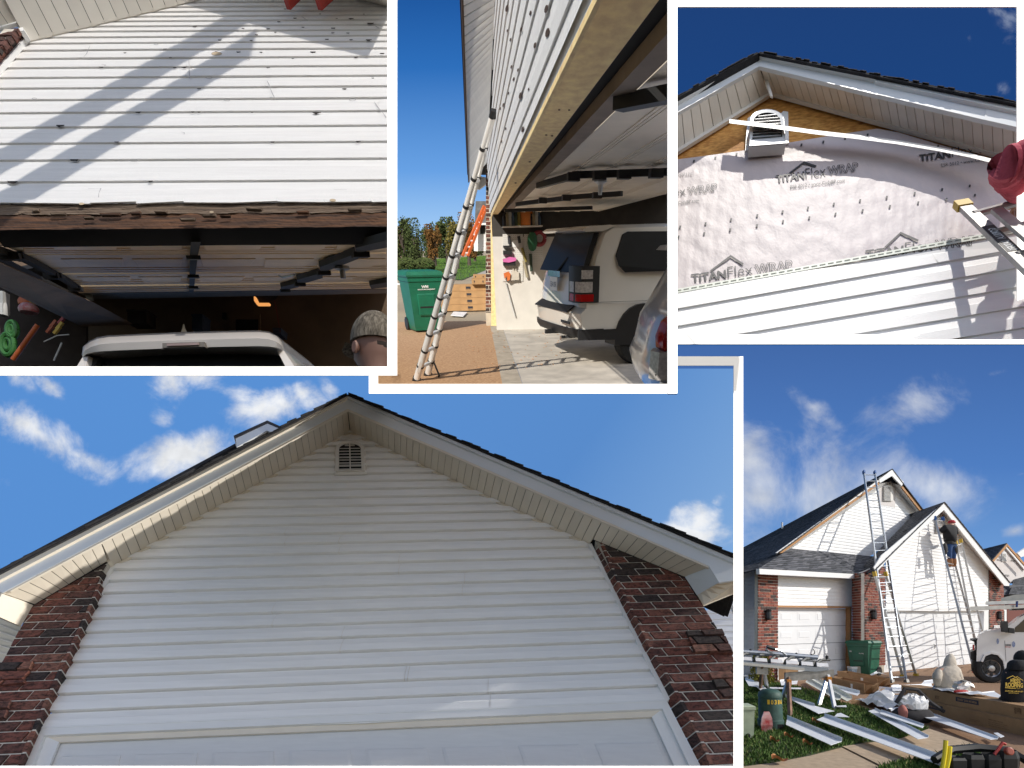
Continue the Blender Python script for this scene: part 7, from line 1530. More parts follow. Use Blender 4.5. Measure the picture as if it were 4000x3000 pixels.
    # ---------------- lifted door
    D = Thing(K, 'overhead_door', 'lifted white garage door hanging over the parked cars', 'garage door'); dm = mat('door_inner', (.82, .74, .62), .5, .05, 5); st_ = mat('strut_black', (.02, .02, .02), .5)
    z = zb + .0
    D.part('bottom_seal', MB().prism([HZ(x, y, z) for x, y in [(476, 897), (506, 897), (1190, 232), (1300, 130), (1290, 20), (1190, 118)]], uT * .05), mat('seal_brown', (.20, .15, .11), .7, .2, 5))
    A0, A1, B0, B1 = (506, 897), (1240, 190), (880, 893), (1240, 800)
    R0 = [l2(A0, B0, t) for t in (0, .16, .34, .55, .78, 1)]; R1 = [l2(A1, B1, t) for t in (0, .36, .58, .75, .89, 1)]
    for i in range(5):
        s = D.part('door_section', MB().prism([HZ(*R0[i], z + .03), HZ(*R1[i], z + .03), HZ(*R1[i + 1], z + .03), HZ(*R0[i + 1], z + .03)], uT * .02), dm)
        for k in range(3):
            a = l2(R0[i], R0[i + 1], 1 - .06 - k * .09); b = l2(R1[i], R1[i + 1], 1 - .05 - k * .07); q, r = HZ(*a, z + .03), HZ(*b, z + .03); D.part('joint_rail', MB().bar(q, r, .018, .02 - .004 * k, uT), dm, parent=s)
    for a, b, w_ in (((622, 786), (768, 745), .05), ((768, 742), (1190, 728), .05), ((530, 865), (750, 838), .04), ((750, 836), (975, 820), .04), ((960, 440), (1190, 395), .07), ((480, 892), (850, 880), .03)): D.part('strut', MB().bar(HZ(*a, z - .02), HZ(*b, z - .02), w_, .05, uT), st_)
    for x, y in ((640, 850), (740, 838), (870, 828), (770, 750), (880, 744), (985, 740), (1120, 735)): D.part('hinge', MB().box(HZ(x, y, z - .04), rT * .05, fT * .05, uT * .03), st_)
    D.part('cable_pulley', MB().lathe(HZ(885, 752, z - .05), uT * -1, [(0, .05), (.03, .055), (.05, .02), (.12, .015)], 12), alum); D.done()
    # ---------------- inside: far side wall with pegboard
    yw = 13.6; PW = lambda x, y, d=0: FY(x, y, yw - d)
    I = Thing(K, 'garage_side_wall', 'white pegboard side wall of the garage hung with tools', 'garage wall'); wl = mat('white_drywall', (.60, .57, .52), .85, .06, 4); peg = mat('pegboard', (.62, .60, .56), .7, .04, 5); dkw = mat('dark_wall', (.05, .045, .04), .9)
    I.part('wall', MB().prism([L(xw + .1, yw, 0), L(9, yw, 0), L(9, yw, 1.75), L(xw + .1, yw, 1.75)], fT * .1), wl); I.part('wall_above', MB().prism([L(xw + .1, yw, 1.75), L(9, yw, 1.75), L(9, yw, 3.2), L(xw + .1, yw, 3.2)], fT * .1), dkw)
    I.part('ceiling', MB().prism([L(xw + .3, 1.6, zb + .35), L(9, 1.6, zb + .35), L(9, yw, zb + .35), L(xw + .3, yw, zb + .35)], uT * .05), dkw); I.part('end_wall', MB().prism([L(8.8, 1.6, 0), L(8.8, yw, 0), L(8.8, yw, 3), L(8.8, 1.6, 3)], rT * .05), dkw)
    pb = I.part('pegboard', MB().prism([PW(x, y, .02) for x, y in [(470, 992), (556, 992), (556, 1192), (470, 1192)]], fT * .015), peg); I.part('pegboard', MB().prism([PW(x, y, .02) for x, y in [(560, 992), (640, 992), (640, 1120), (560, 1120)]], fT * .015), peg)
    hm = MB()
    for x in range(476, 640, 8):
        for y in range(998, 1190, 9):
            if x > 556 and y > 1115: continue
            q = PW(x, y, .0215); hm.add([q + rT * .005, q + uT * .005, q - rT * .005, q - uT * .005], [(0, 1, 2, 3)])
    I.part('peg_holes', hm, M['dark'], parent=pb, kind='stuff'); I.part('shelf', MB().prism([PW(x, y, .35) for x, y in [(470, 958), (640, 954), (640, 960), (470, 964)]], fT * .35), wl); I.done()
    cols = [(.03, .03, .035), (.35, .3, .2), (.5, .5, .48), (.06, .10, .16), (.03, .05, .03), (.25, .2, .05)]
    for i, x in enumerate([478, 490, 502, 514, 528, 541, 590, 602, 614, 625]):
        q = PW(x, 957, .25); hgt = .22 + .05 * (i % 3); single(K, 'bottle', MB().lathe(q, uT, [(0, .035), (hgt * .65, .036), (hgt * .8, .016), (hgt, .016)], 10), mat('bottle', cols[i % 6], .4), ['black bottle at the left end of the garage shelf', 'tan bottle just right of the leftmost black one', 'first white bottle on the garage shelf', 'navy bottle left of the dark green one', 'dark green bottle on the garage shelf', 'ochre bottle just left of the orange jug', 'black bottle just right of the orange jug', 'tan bottle second to the right of the jug', 'white bottle near the right end of the shelf', 'navy bottle at the right end of the shelf'][i], 'bottle', 'bottles on the garage shelf', smooth=True)
    q = PW(568, 956, .25); J = Thing(K, 'plastic_jug', 'large orange plastic jug standing on the garage shelf', 'jug'); J.part('jug', MB().lathe(q, uT, [(0, .10), (.25, .105), (.33, .07), (.36, .04), (.41, .04)], 12), mat('orange_jug', (.62, .19, .03), .5), smooth=True); J.part('handle', MB().tube([q + uT * .33 + rT * .06, q + uT * .34 + rT * .12, q + uT * .2 + rT * .12], .015, 6), mat('orange_jug', (.62, .19, .03), .5)); J.done()
    def small(name, label, cat, mb, mt): single(K, name, mb, mt, label, cat, smooth=True)
    small('seed_spreader', 'green plastic spreader hanging beside the pegboard', 'spreader', MB().loft([[PW(596 + 22 * k * math.cos(t), yy, .15 + .08 * math.sin(t)) for t in [6.28 * j / 10 for j in range(10)]] for yy, k in ((985, .5), (1000, .9), (1030, 1.0), (1055, .7), (1064, .3))]), mat('dark_green', (.015, .10, .04), .5))
    small('hose_coil', 'red coiled hose hanging next to the spreader', 'hose', MB().tube([PW(626, 1010, .1) + (rT * math.cos(t) + uT * math.sin(t)) * .11 for t in [6.28 * j / 18 for j in range(19)]], .04, 8), mat('dark_red', (.25, .03, .04), .6))
    small('pink_towel', 'pink cloth folded over a rack on the pegboard', 'towel', MB().prism([PW(x, y, .06) for x, y in [(470, 1098), (500, 1088), (527, 1092), (525, 1105), (495, 1112), (472, 1110)]], fT * -.1), mat('pink_cloth', (.60, .14, .36), .85))
    for i, (x0, x1, y0, y1, lab) in enumerate([(472, 508, 1040, 1048, 'upper wire rack on the pegboard'), (472, 508, 1062, 1078, 'middle wire rack on the pegboard'), (472, 524, 1106, 1118, 'lower wire rack under the pink cloth')]): small('wire_rack', lab, 'rack', MB().bar(PW(x0, (y0 + y1) / 2, .08), PW(x1, (y0 + y1) / 2, .08), .1, .03 + .04 * i, uT), blk)
    small('orange_drill', 'orange power tool hanging low on the pegboard', 'power tool', MB().prism([PW(x, y, .06) for x, y in [(474, 1158), (495, 1150), (503, 1160), (500, 1185), (490, 1190), (487, 1170), (478, 1180)]], -fT * .07), mat('orange_tool', (.62, .15, .03), .5))
    small('glove_pair', 'cream work gloves hanging on the pegboard', 'gloves', MB().prism([PW(x, y, .05) for x, y in [(508, 1155), (515, 1135), (520, 1150), (526, 1136), (531, 1152), (538, 1150), (540, 1185), (506, 1188)]], -fT * .04), mat('cream_glove', (.55, .5, .42), .9))
    small('paper_sheet', 'white notice pinned to the pegboard', 'paper', MB().prism([PW(x, y, .03) for x, y in [(512, 1018), (538, 1016), (538, 1046), (512, 1046)]], -fT * .004), M['trim'])
    for i, (x0, y0, x1, y1, c, lab) in enumerate([(496, 1000, 500, 1035, 0, 'black screwdriver left of the notice'), (538, 1000, 543, 1030, 0, 'black tool right of the notice'), (552, 1050, 570, 1110, 5, 'clear bag of yellow parts on the pegboard'), (560, 1105, 575, 1175, 1, 'brown brush hanging beside the pegboard'), (588, 1075, 592, 1150, 4, 'dark garden tool between board and car'), (482, 1195, 522, 1340, 2, 'grey broom handle leaning against the white wall')]): small('hanging_tool', lab, 'tool', MB().tube([PW(x0, y0, .06), PW(x1, y1, .06)], .03 if i < 5 else .014, 7), mat('tool_col', cols[c], .6))
    small('work_shoe', 'grey shoe on the brown mat by the wall', 'shoe', MB().loft(ball(G(592, 1325) + uT * .06, rT * .16, fT * .07, uT * .07)), mat('shoe', (.10, .10, .11), .8)); small('floor_mat', 'brown mat lying on the garage floor by the wall', 'mat', MB().prism([G(x, y, .014) for x, y in [(532, 1335), (612, 1330), (615, 1362), (545, 1375)]], uT * .012), mat('brown_mat', (.30, .17, .08), .95))
    small('power_strip', 'dark tool lying on the floor by the broom', 'tool', MB().box(G(478, 1348) + uT * .05, rT * .06, fT * .05, uT * .05), blk)
    # ---------------- cars
    def car(name, label, org, yaw, prof, width, paint, extra):
        cN = rT * math.cos(yaw) + fT * math.sin(yaw); aN = -rT * math.sin(yaw) + fT * math.cos(yaw); zb_ = [q[1] for q in prof]
        ins = lambda z: .0 if z < 1.05 else .16 * (z - 1.05) / .75
        zw = (lambda z: z) if width < 1.85 else (lambda z: z if z < .6 else (.6 + (z - .6) * 1.21 if z < 1.22 else 1.35 + (z - 1.22) * .87))
        P = lambda x, y, z: org + cN * x + aN * y + uT * zw(z)
        C = Thing(K, name, label, 'car')
        ny = 12; rings = []
        for j in range(ny + 1):
            t = j / ny; bow = .10 * (2 * t - 1) ** 4
            edge = .05 * abs(2 * t - 1) ** 10
            rings.append([P(x + (bow if x < 1 else -bow if x > 3 else 0), lerp(ins(z_), width - ins(z_), t), z_ - (edge if z_ > 1.0 else 0)) for x, z_ in prof])
        C.part('body', MB().loft(rings), paint, smooth=True); extra(C, P, ins, cN, aN); C.done()
    pear = mat('pearl_paint', (.70, .67, .61), .25, .02, 3, coat=.7); glass = mat('tinted_glass', (.008, .009, .012), .3, spec=.12); redl = mat('red_lens', (.38, .012, .012), .15); clear = mat('clear_lens', (.45, .42, .40), .12, .3, 30); rub = mat('rubber', (.015, .015, .015), .85, .2, 20); chrome = mat('chrome', (.5, .5, .5), .2, metal=.9)
    prof = [(.16, .42), (.10, .50), (-.04, .54), (-.07, .72), (.02, .78), (.05, .98), (.08, 1.10), (.20, 1.42), (.34, 1.72), (.46, 1.79), (1.5, 1.83), (2.9, 1.80), (3.65, 1.28), (4.6, 1.10), (4.78, .9), (4.8, .5), (4.4, .36), (1.5, .36), (.6, .38)]
    def suv(C, P, ins, cN, aN):
        sp = C.part('spoiler', MB().loft([[P(x, lerp(.14, 1.76, t), z_) for x, z_ in ((.50, 1.79), (.16, 1.76), (.10, 1.72), (.14, 1.69), (.40, 1.70), (.60, 1.78))] for t in (0, .04, .5, .96, 1)]), pear, smooth=True)
        rg_ = lambda t0, t1, z0, z1, d: [P(.08 + (z_ - 1.10) * .42 - d, lerp(ins(z_) + .07, 1.9 - ins(z_) - .07, t), z_) for t, z_ in ((t0, z0), (t1, z0), (t1, z1), (t0, z1))]
        C.part('rear_glass', MB().hexa(rg_(0, 1, 1.14, 1.68, .03), rg_(0, 1, 1.14, 1.68, -.05)), glass)
        sd = lambda pts, d: [P(x, ins(z_) - d, z_) for x, z_ in pts]
        C.part('quarter_window', MB().prism(sd([(.62, 1.22), (.58, 1.36), (.70, 1.66), (.78, 1.70), (1.52, 1.71), (1.58, 1.66), (1.58, 1.22), (1.5, 1.16), (.72, 1.15)], .008), aN * .02), glass); C.part('door_window', MB().prism(sd([(1.86, 1.18), (1.86, 1.71), (2.7, 1.71), (2.7, 1.18)], .008), aN * .02), glass); C.part('door_window', MB().prism(sd([(2.8, 1.18), (2.8, 1.70), (3.1, 1.66), (3.5, 1.2)], .008), aN * .02), glass)
        for x in (1.74,): C.part('door_seam', MB().prism(sd([(x, .5), (x + .008, .5), (x + .008, 1.74), (x, 1.74)], .004), aN * .01), blk)
        C.part('side_crease', MB().prism(sd([(.1, .84), (1.6, .84), (1.6, .846), (.1, .846)], .004), aN * .01), mat('seam_grey', (.25, .24, .22), .6))
        tl = C.part('tail_lamp', MB().loft([[P(x, y_, z_) for x, y_ in ((-.02, .34), (-.04, .10), (.03, -.022), (.26, -.024), (.30, -.02), (.30, .05), (.04, .36))] for z_ in (.84, .92, 1.10, 1.20, 1.22)]), blk, smooth=True)
        C.part('lamp_red', MB().loft([[P(x - .008, y_ - .008, z_) for x, y_ in ((-.02, .30), (-.035, .12), (.03, -.022), (.22, -.024), (.22, .02), (.02, .3))] for z_ in (.855, .93)]), redl, parent=tl, smooth=True); C.part('lamp_clear', MB().loft([[P(x - .008, y_ - .008, z_) for x, y_ in ((-.02, .30), (-.035, .12), (.03, -.022), (.20, -.024), (.20, .02), (.02, .3))] for z_ in (.95, 1.06)]), clear, parent=tl, smooth=True); C.part('lamp_red', MB().loft([[P(x - .008, y_ - .008, z_) for x, y_ in ((-.0, .30), (-.02, .12), (.04, -.022), (.20, -.024), (.20, .02), (.02, .3))] for z_ in (1.09, 1.18)]), clear, parent=tl, smooth=True)
        C.part('bumper_pad', MB().hexa([P(-.085, .25, .725), P(-.085, 1.65, .725), P(.04, 1.65, .785), P(.04, .25, .785)], [P(-.085, .25, .735), P(-.085, 1.65, .735), P(.04, 1.65, .80), P(.04, .25, .80)]), blk); C.part('lower_bumper', MB().loft([[P(x + .10 * (2 * t - 1) ** 4, lerp(-.01, 1.91, t), z_) for x, z_ in ((-.03, .42), (-.06, .46), (-.065, .54), (.3, .54), (.3, .42))] for t in (0, .05, .15, .5, .85, 1)]), blk, smooth=True)
        C.part('side_skirt', MB().prism(sd([(-.0, .40), (.0, .53), (.62, .53), (.62, .38)], .012), aN * .03), blk); C.part('bumper_slot', MB().prism([P(-.078, y_, z_) for y_, z_ in ((.15, .60), (.5, .60), (.5, .63), (.15, .63))], cN * .01), blk)
        C.part('license_plate', MB().prism([P(-.005, y_, z_) for y_, z_ in ((.82, .93), (1.12, .93), (1.12, 1.08), (.82, 1.08))], cN * -.012), M['trim']); m_ = MB(); letter(m_, 'SEA 0SR', [P(-.019, 1.10, .97), P(-.019, .84, .97), P(-.019, .84, 1.03), P(-.019, 1.10, 1.03)]); C.part('plate_print', m_, mat('plate_blue', (.05, .10, .2), .6)); C.part('handle_trim', MB().prism([P(.01, y_, z_) for y_, z_ in ((.72, 1.085), (1.22, 1.085), (1.22, 1.15), (.72, 1.15))], cN * -.02), chrome)
        C.part('rear_wiper', MB().bar(P(.05, .98, 1.14), P(.16, .80, 1.33), .025, .02, uT), blk); m_ = MB(); letter(m_, 'LIMITED', [P(1.78 - .12, -.006, 1.06), P(1.78, -.006, 1.06), P(1.78, -.006, 1.085), P(1.78 - .12, -.006, 1.085)], bold=.03); C.part('badge', m_, blk)
        ca = P(1.05, -.01, .40); C.part('wheel_arch', MB().prism([ca + cN * .46 * math.cos(t) + uT * .46 * math.sin(t) for t in [math.pi * i / 12 for i in range(13)]] + [ca - cN * .46 - uT * .1, ca + cN * .46 - uT * .1], aN * .35), blk); w_ = C.part('wheel', MB().lathe(P(1.05, .26, .38), -aN, [(0, .3), (.02, .37), (.06, .385), (.2, .385), (.24, .37), (.25, .28), (.22, .24)], 26), rub, smooth=True); C.part('rim', MB().lathe(P(1.05, .06, .38), -aN, [(0, .25), (.02, .22), (.0, .12), (.03, .06), (.035, .01)], 20), chrome, parent=w_, smooth=True)
        C.part('trailer_hitch', MB().bar(P(-.16, .95, .42), P(.1, .95, .42), .06, .06, uT), blk); C.part('exhaust', MB().tube([P(-.1, .45, .38), P(.3, .45, .38)], .035, 10), chrome)
    tc = G(1040, 1540); yaw = R(14); cN = rT * math.cos(yaw) + fT * math.sin(yaw); aN = -rT * math.sin(yaw) + fT * math.cos(yaw)
    car('parked_car', 'white sport utility car parked nose-in with its rear at the garage door', tc - cN * 1.05 - aN * .1, yaw, prof, 1.9, pear, suv)
    silver = mat('silver_paint', (.42, .44, .46), .28, .03, 3, metal=.45, coat=.6)
    prof2 = [(.10, .40), (.0, .50), (-.05, .66), (.0, .78), (.04, 1.0), (.10, 1.10), (.32, 1.50), (.50, 1.62), (.8, 1.66), (2.6, 1.68), (3.5, 1.2), (4.5, .95), (4.6, .5), (4.2, .3), (.5, .32)]
    def van(C, P, ins, cN, aN):
        C.part('side_glass', MB().prism([P(x, ins(z_) - .01, z_) for x, z_ in [(.42, 1.14), (.36, 1.22), (.58, 1.50), (1.2, 1.58), (2.4, 1.6), (2.4, 1.12)]], aN * .02), glass)
        tl = C.part('tail_lamp', MB().loft([[P(lerp(.12, x, k) + dx, lerp(.06, y_, k), z_) for x, y_ in ((.03, .20), (.01, .08), (.06, -.015), (.2, -.015), (.2, .05), (.06, .22))] for z_, k, dx in ((.84, .5, 0), (.87, .9, 0), (.95, 1, 0), (1.06, .95, .03), (1.13, .6, .07))]), redl, smooth=True); C.part('lamp_clear', MB().loft([[P(x, y_, z_) for x, y_ in ((.02, .22), (-.02, .08), (.04, -.02), (.15, -.02), (.15, .05), (.05, .24))] for z_ in (.62, .72, .84)]), clear, parent=tl, smooth=True)
        C.part('spoiler', MB().loft([[P(x, lerp(.15, 1.65, t), z_) for x, z_ in ((.6, 1.64), (.24, 1.60), (.2, 1.56), (.5, 1.56))] for t in (0, .05, .95, 1)]), silver, smooth=True); C.part('bumper_line', MB().prism([P(x, -.006, z_) for x, z_ in [(.02, .66), (.5, .60), (.5, .608), (.02, .668)]], aN * .005), blk)
        ca = P(.95, -.01, .34); C.part('wheel_arch', MB().prism([ca + cN * .4 * math.cos(t) + uT * .4 * math.sin(t) for t in [math.pi * i / 12 for i in range(13)]], aN * .3), blk); w_ = C.part('wheel', MB().lathe(P(.95, .24, .32), -aN, [(0, .25), (.03, .32), (.2, .32), (.22, .24), (.2, .2)], 24), rub, smooth=True); C.part('rim', MB().lathe(P(.95, .05, .32), -aN, [(0, .21), (.02, .19), (.0, .1), (.02, .01)], 18), chrome, parent=w_, smooth=True)
    q0 = hit(*Z3(1045, 1210), L(0, 4.9, 0), fT); a_, b_, _ = loc(q0)
    car('parked_car', 'silver car at the right edge with red tail lamp, nearest the camera', L(a_ + .17, b_, 0), R(-7), prof2, 1.8, silver, van)
    # ---------------- telescoping ladder
    T = Thing(K, 'telescoping_ladder', 'tall aluminium telescoping ladder leaning on the garage siding', 'ladder'); B0, B1 = G(104, 1612), G(152, 1590); T0, T1 = WA(424, 492, .06), WA(432, 492, .03)
    for b_, t_ in ((B0, T0), (B1, T1)):
        nseg = 12
        for i in range(nseg): s0, s1 = i / nseg, (i + 1) / nseg; r_ = lerp(.045, .020, s0); T.part('rail_section', MB().tube([lerp(b_, t_, s0), lerp(b_, t_, s1)], r_, 12), alum, smooth=True); T.part('collar', MB().tube([lerp(b_, t_, s1 - .004), lerp(b_, t_, s1 + .004)], r_ * 1.1, 12), blk)
        T.part('foot', MB().tube([b_ - (t_ - b_).normalized() * .04, b_ + (t_ - b_).normalized() * .05], .055, 12), blk); T.part('end_cap', MB().tube([t_, t_ + (t_ - b_).normalized() * .05], .026, 10), blk)
    for i in range(11): s = (i + .9) / 12; T.part('rung', MB().bar(lerp(B0, T0, s), lerp(B1, T1, s), .05, .03, uT), alum)
    T.part('strap', MB().tube([lerp(B1, T1, .1), lerp(B1, T1, .09) + rT * .08 - uT * .2, lerp(B1, T1, .05) + rT * .08 - uT * .38], .014, 6), blk); T.part('warning_label', MB().prism([lerp(B0, T0, s) - fT * .06 + rT * w_ for s, w_ in ((.05, -.02), (.05, .02), (.11, .02), (.11, -.02))], -fT * .002), M['trim']); T.done()
    org_ = mat('orange_fibreglass', (.62, .13, .03), .5, .1)
    T = Thing(K, 'step_ladder', 'orange fibreglass ladder leaning by the brick corner', 'ladder'); a0, a1 = FY(300, 1085, 15.5), FY(322, 1085, 15.5); b0_, b1_ = FY(392, 872, 15.8), FY(400, 880, 15.8)
    T.part('rail', MB().bar(a0, b0_, .06, .05, uT), org_); T.part('rail', MB().bar(a1, b1_, .06, .05, uT), org_)
    for i in range(8): s = (i + .5) / 8; T.part('rung', MB().tube([lerp(a0, b0_, s), lerp(a1, b1_, s)], .02, 6), alum)
    T.done()
    # ---------------- bin and cartons
    a, b = G(95, 1412), G(222, 1404); exb = (b - a).normalized(); eyb = uT.cross(exb)
    bin_(K, (a + b) / 2 + eyb * .30, exb, eyb, uT, .72, .74, 1.16, 'green wheeled rubbish bin standing in front of the stacked cartons', mat('bin_green', (.008, .14, .075), .42, .15, 4), [('WM', -.12, .08, .725, .77, .05), ('WASTE MANAGEMENT', -.24, .28, .695, .715, .03)])
    tops = [1185, 1205, 1228, 1260, 1290, 1320]
    def carton(lab, x0, x1, y0, y1, d, z0, z1, off=0):
        C = Thing(K, 'siding_carton', lab, 'carton', 'stacked siding cartons by the lawn'); p0, p1 = hit(*Z3(x0, 0), L(0, d, 0), fT), hit(*Z3(x1, 0), L(0, d, 0), fT); xa, xb = loc(p0)[0], loc(p1)[0]
        bs = [L(xa, d, z0), L(xb, d + off, z0), L(xb, d + .42 + off, z0), L(xa, d + .42, z0)]; C.part('box', MB().hexa(bs, [q + uT * (z1 - z0) for q in bs]), card); w_ = xb - xa
        for s in (.12, .62):
            P4 = lambda u_, v_: lerp(bs[0], bs[1], s + u_) + uT * (z1 - z0) * v_ - fT * .004
            C.part('print_mark', MB().poly([P4(0, .35), P4(.06, .35), P4(.06, .7), P4(0, .7)]), cprint); m_ = MB(); letter(m_, 'Made in USA', [P4(0, .18), P4(.06, .18), P4(.06, .28), P4(0, .28)]); C.part('print', m_, cprint)
        C.done()
    d0 = loc(G(60, 1322))[1]
    for i, lab in enumerate(['bottom carton of the stack behind the green bin', 'second carton from the bottom of the stack', 'third carton from the bottom of the stack', 'fourth carton of the stack, top face sunlit']): carton(lab, -40 + i * 3, 398 - i * 4, 0, 0, d0 + .02 * i, .0 + i * .165, .16 + i * .165, .25)
    carton('short top carton right of the bin lid', 262, 352, 0, 0, d0 + .1, .665, .80, .05); carton('small carton against the brick pier on top of the stack', 272, 350, 0, 0, d0 + .12, .803, .90, .05)
    small('foam_sheet', 'white sheet of foam lying on the driveway behind the bin', 'sheet', MB().prism([G(x, y, .004) for x, y in [(262, 1322), (320, 1324), (303, 1342), (250, 1338)]], uT * .012), M['trim'])
    small('foam_board', 'white board end lying on the cartons at the left edge', 'board', MB().prism([L(-2.4, d0 + .1, .665), L(-1.55, d0 + .1, .665), L(-1.55, d0 + .4, .665), L(-2.4, d0 + .4, .665)], uT * .03), M['trim'])
    chip = MB()
    for i in range(90):
        x, y = rnd.uniform(330, 720), rnd.uniform(1380, 1560); q = G(x, y, .014); s = rnd.uniform(.006, .02); t = rnd.uniform(0, 3); d1 = rT * math.cos(t) * s + fT * math.sin(t) * s; d2 = rT * -math.sin(t) * s * .4 + fT * math.cos(t) * s * .4; chip.prism([q - d1 - d2, q + d1 - d2, q + d1 + d2, q - d1 + d2], uT * .006)
    struct(K, 'wood_chips', chip, mat('chip', (.5, .26, .12), .8, .3), kind='stuff', label='wood chips scattered over the driveway and garage floor')
    # ---------------- far background
    def tree(label, x, ybase, ytop, d, wpx, cols_, seed, n=3000):
        rg = random.Random(seed); T = Thing(K, 'tree', label, 'tree', 'trees beyond the street'); base = hit(*Z3(x, 1050), L(0, d, 0), fT); bx = loc(base)[0]; base = L(bx, d, -.03); top = loc(FY(x, ytop, d))[2]; rw = wpx * .9219 / F * d / 2
        T.part('trunk', MB().tube([base, L(bx, d, top * .35), L(bx + .1 * rw, d, top * .75)], [.18, .13, .05], 7), mat('bark', (.09, .07, .055), .9)); mb = MB(); cl = [(rg.uniform(-.75, .75), rg.uniform(-.6, .6), rg.uniform(.2, .9), rg.uniform(.3, .55)) for _ in range(16)]
        for i in range(n):
            c = rg.choice(cl); v = Vector((rg.gauss(0, 1), rg.gauss(0, 1), rg.gauss(0, 1))).normalized() * (rg.random() ** .4) * c[3]; k = 1 - .45 * abs(c[2] - .5); p_ = L(bx + (c[0] * k + v.x) * rw, d + (c[1] + v.y) * rw, top * min(1.02, max(.16, c[2] + v.z * .5))); s = rw * rg.uniform(.06, .13); a1 = Vector((rg.uniform(-1, 1), rg.uniform(-1, 1), rg.uniform(-1, 1))).normalized() * s; a2 = a1.cross(Vector((rg.uniform(-1, 1), rg.uniform(-1, 1), rg.uniform(-1, 1)))).normalized() * s * .7; mb.add([p_ - a1, p_ + a2, p_ + a1, p_ - a2], [(0, 1, 2, 3)])
        for k in range(4): t = rg.uniform(0, 6.28); T.part('limb', MB().tube([L(bx, d, top * .35), L(bx + math.cos(t) * rw * .5, d + math.sin(t) * rw * .5, top * .65)], [.07, .03], 5), mat('bark', (.09, .07, .055), .9))
        T.part('crown', mb, island_mat('leaves', cols_), fixn=False); T.done()
    gr = [(0, (.035, .055, .012)), (1, (.10, .13, .035))]; og = [(0, (.10, .055, .015)), (1, (.32, .15, .035))]; yg = [(0, (.09, .085, .015)), (1, (.26, .21, .05))]
    for i, (x, yt, d, wp, cc, lab) in enumerate([(50, 905, 46, 75, gr, 'large green tree at the left edge beyond the street'), (108, 930, 44, 62, gr, 'dark green tree beside the large green one'), (170, 938, 66, 70, gr, 'distant green tree behind the orange one'), (178, 955, 58, 60, og, 'orange autumn tree left of the hoop'), (232, 925, 64, 80, gr, 'rounded green tree right of the orange one'), (272, 945, 52, 75, yg, 'yellowing tree behind the basketball hoop'), (325, 905, 60, 70, og, 'brown autumn tree near the neighbouring house'), (25, 965, 60, 60, og, 'low rusty tree at the far left'), (350, 930, 75, 70, gr, 'green tree farthest right behind the ladder')]): tree(lab, x, 1050, yt, d, wp, cc, 100 + i)
    for i, (x, lab) in enumerate(((132, 'round hedge bush by the far street'), (60, 'low bush by the far left house'))):
        b_ = MB(); q = hit(*Z3(x, 1060), L(0, 40, 0), fT)
        for k in range(500): v = Vector((rnd.gauss(0, 1), rnd.gauss(0, 1), rnd.gauss(0, 1))).normalized() * .6; p_ = L(loc(q)[0] + v.x, 40 + v.y, .5 + v.z * .7); s = .08; b_.add([p_ - rT * s, p_ + uT * s, p_ + rT * s, p_ - fT * s], [(0, 1, 2, 3)])
        single(K, 'bush', b_, island_mat('bush_leaf', gr), lab, 'bush')
    Hn = Thing(K, 'neighbour_house', 'white sided neighbouring house with grey roof behind the ladders', 'house'); dN = 26; N3 = lambda x, y, dd=0: FY(x, y, dN - dd)
    Hn.part('wall', MB().prism([N3(x, y) for x, y in [(366, 955), (420, 955), (420, 1064), (366, 1064)]], fT * .2), M['vinyl'])
    for i in range(16): y = 962 + i * 6.4; Hn.part('siding_course', MB().prism([N3(x, yy, .02) for x, yy in [(366, y), (420, y), (420, y + 5), (366, y + 5)]], -fT * .02), M['vinyl'])
    Hn.part('roof', MB().prism([N3(x, y, .3) for x, y in [(352, 945), (356, 852), (425, 852), (425, 945)]], fT * .4), mat('grey_roof', (.13, .13, .135), .95, .3, 8)); Hn.part('gutter', MB().prism([N3(x, y, .35) for x, y in [(350, 945), (425, 945), (425, 953), (350, 953)]], fT * .3), M['trim']); Hn.part('shutter', MB().prism([N3(x, y, .05) for x, y in [(375, 955), (396, 950), (396, 990), (375, 992)]], fT * .02), M['dark']); Hn.part('porch_post', MB().bar(N3(357, 953, .3), N3(357, 1064, .3), .15, .15, fT), M['trim']); Hn.done()
    Hf = Thing(K, 'far_house', 'low white house half hidden by the trees at far left', 'house'); f3 = lambda x, y, dd=0: FY(x, y, 70 - dd); Hf.part('wall', MB().prism([f3(x, y) for x, y in [(-10, 1020), (105, 1020), (105, 1060), (-10, 1060)]], fT * 3), M['vinyl']); Hf.part('roof', MB().prism([f3(x, y, 1) for x, y in [(-10, 1022), (110, 1022), (95, 1000), (-10, 1000)]], fT * 4), M['shingle']); Hf.part('window', MB().prism([f3(x, y, .1) for x, y in [(60, 1030), (72, 1030), (72, 1045), (60, 1045)]], fT * .05), M['dark']); Hf.done()
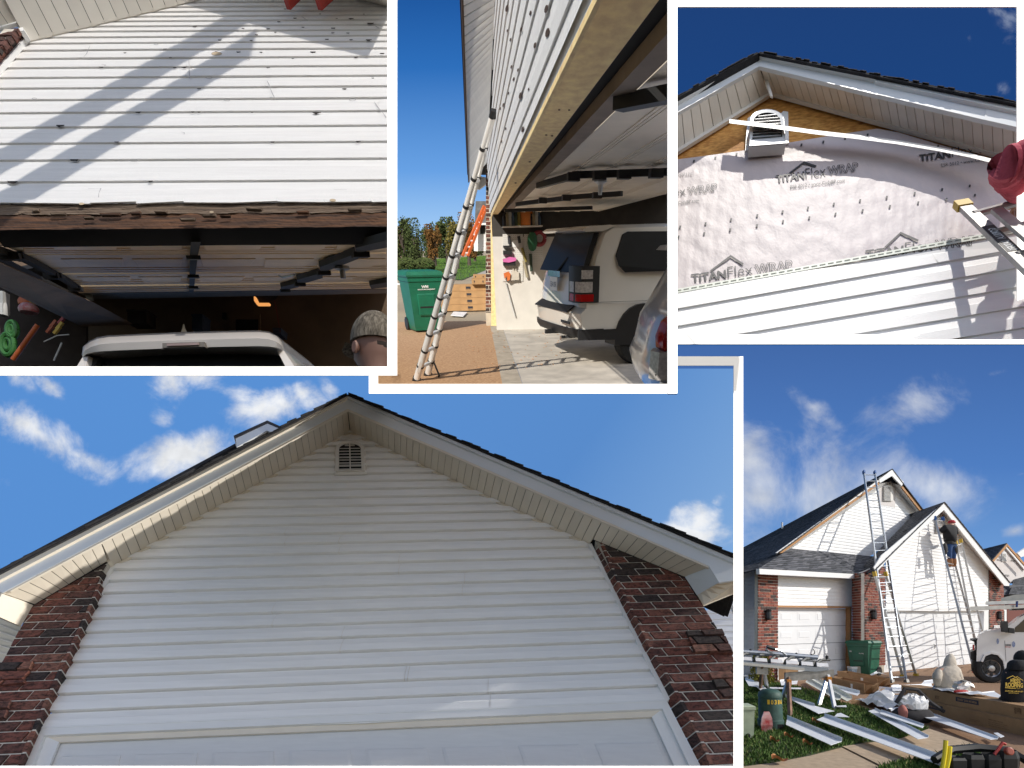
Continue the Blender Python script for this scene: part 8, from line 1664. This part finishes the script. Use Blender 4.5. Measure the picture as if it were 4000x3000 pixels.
    def farcar(lab, x0, x1, ytop, ybot, mt):
        d = loc(G((x0 + x1) / 2, ybot))[1]; C = Thing(K, 'parked_car', lab, 'car', 'cars parked along the far street'); P = lambda x, y: FY(lerp(x0, x1, x), lerp(ybot, ytop, y), d); C.part('body', MB().prism([P(*q) for q in [(.02, .2), (0, .5), (.08, .58), (.2, .98), (.75, 1.0), (.92, .6), (1, .5), (.98, .2)]], fT * 1.7), mt); C.part('window', MB().prism([P(*q) - fT * .02 for q in [(.16, .6), (.26, .92), (.7, .93), (.84, .6)]], fT * .01), glass)
        for s in (.2, .8): q = P(s, .16); C.part('wheel', MB().lathe(q - fT * .02, fT, [(0, .3), (.2, .32)], 12), rub)
        C.done()
    farcar('silver car parked by the street under the orange tree', 150, 192, 1034, 1064, silver); farcar('dark car parked at the far left by the low house', 22, 68, 1044, 1062, mat('dark_paint', (.03, .03, .04), .3))
    Bh = Thing(K, 'basketball_hoop', 'basketball hoop with grey backboard beside the far driveway', 'basketball hoop'); db = loc(G(244, 1070))[1]; Q = lambda x, y: FY(x, y, db); Bh.part('pole', MB().tube([Q(244, 1072), Q(245, 1000)], .06, 8), blk); bb = Bh.part('backboard', MB().prism([Q(x, y) for x, y in [(227, 984), (268, 982), (268, 1004), (227, 1006)]], fT * .04), mat('backboard', (.35, .38, .42), .3)); Bh.part('board_target', MB().prism([Q(x, y) - fT * .01 for x, y in [(242, 992), (254, 992), (254, 1001), (242, 1001)]], fT * .005), M['trim'], parent=bb); Bh.part('rim', MB().tube([Q(247, 1006) - fT * .3 + (rT * math.cos(t) + fT * math.sin(t)) * .24 for t in [6.28 * j / 12 for j in range(13)]], .02, 5), mat('rim_orange', (.5, .12, .03), .5)); Bh.part('base', MB().box(Q(244, 1070), rT * .4, fT * .5, uT * .08), blk); Bh.done()
    sky(K, (1500, -60, 2660, 1560), 240, [(.0, (.62, .78, .95)), (.40, (.36, .60, .92)), (.55, (.14, .36, .78)), (.8, (.028, .16, .50)), (1., (.012, .088, .33))], tilt=(0, 1))
garage()
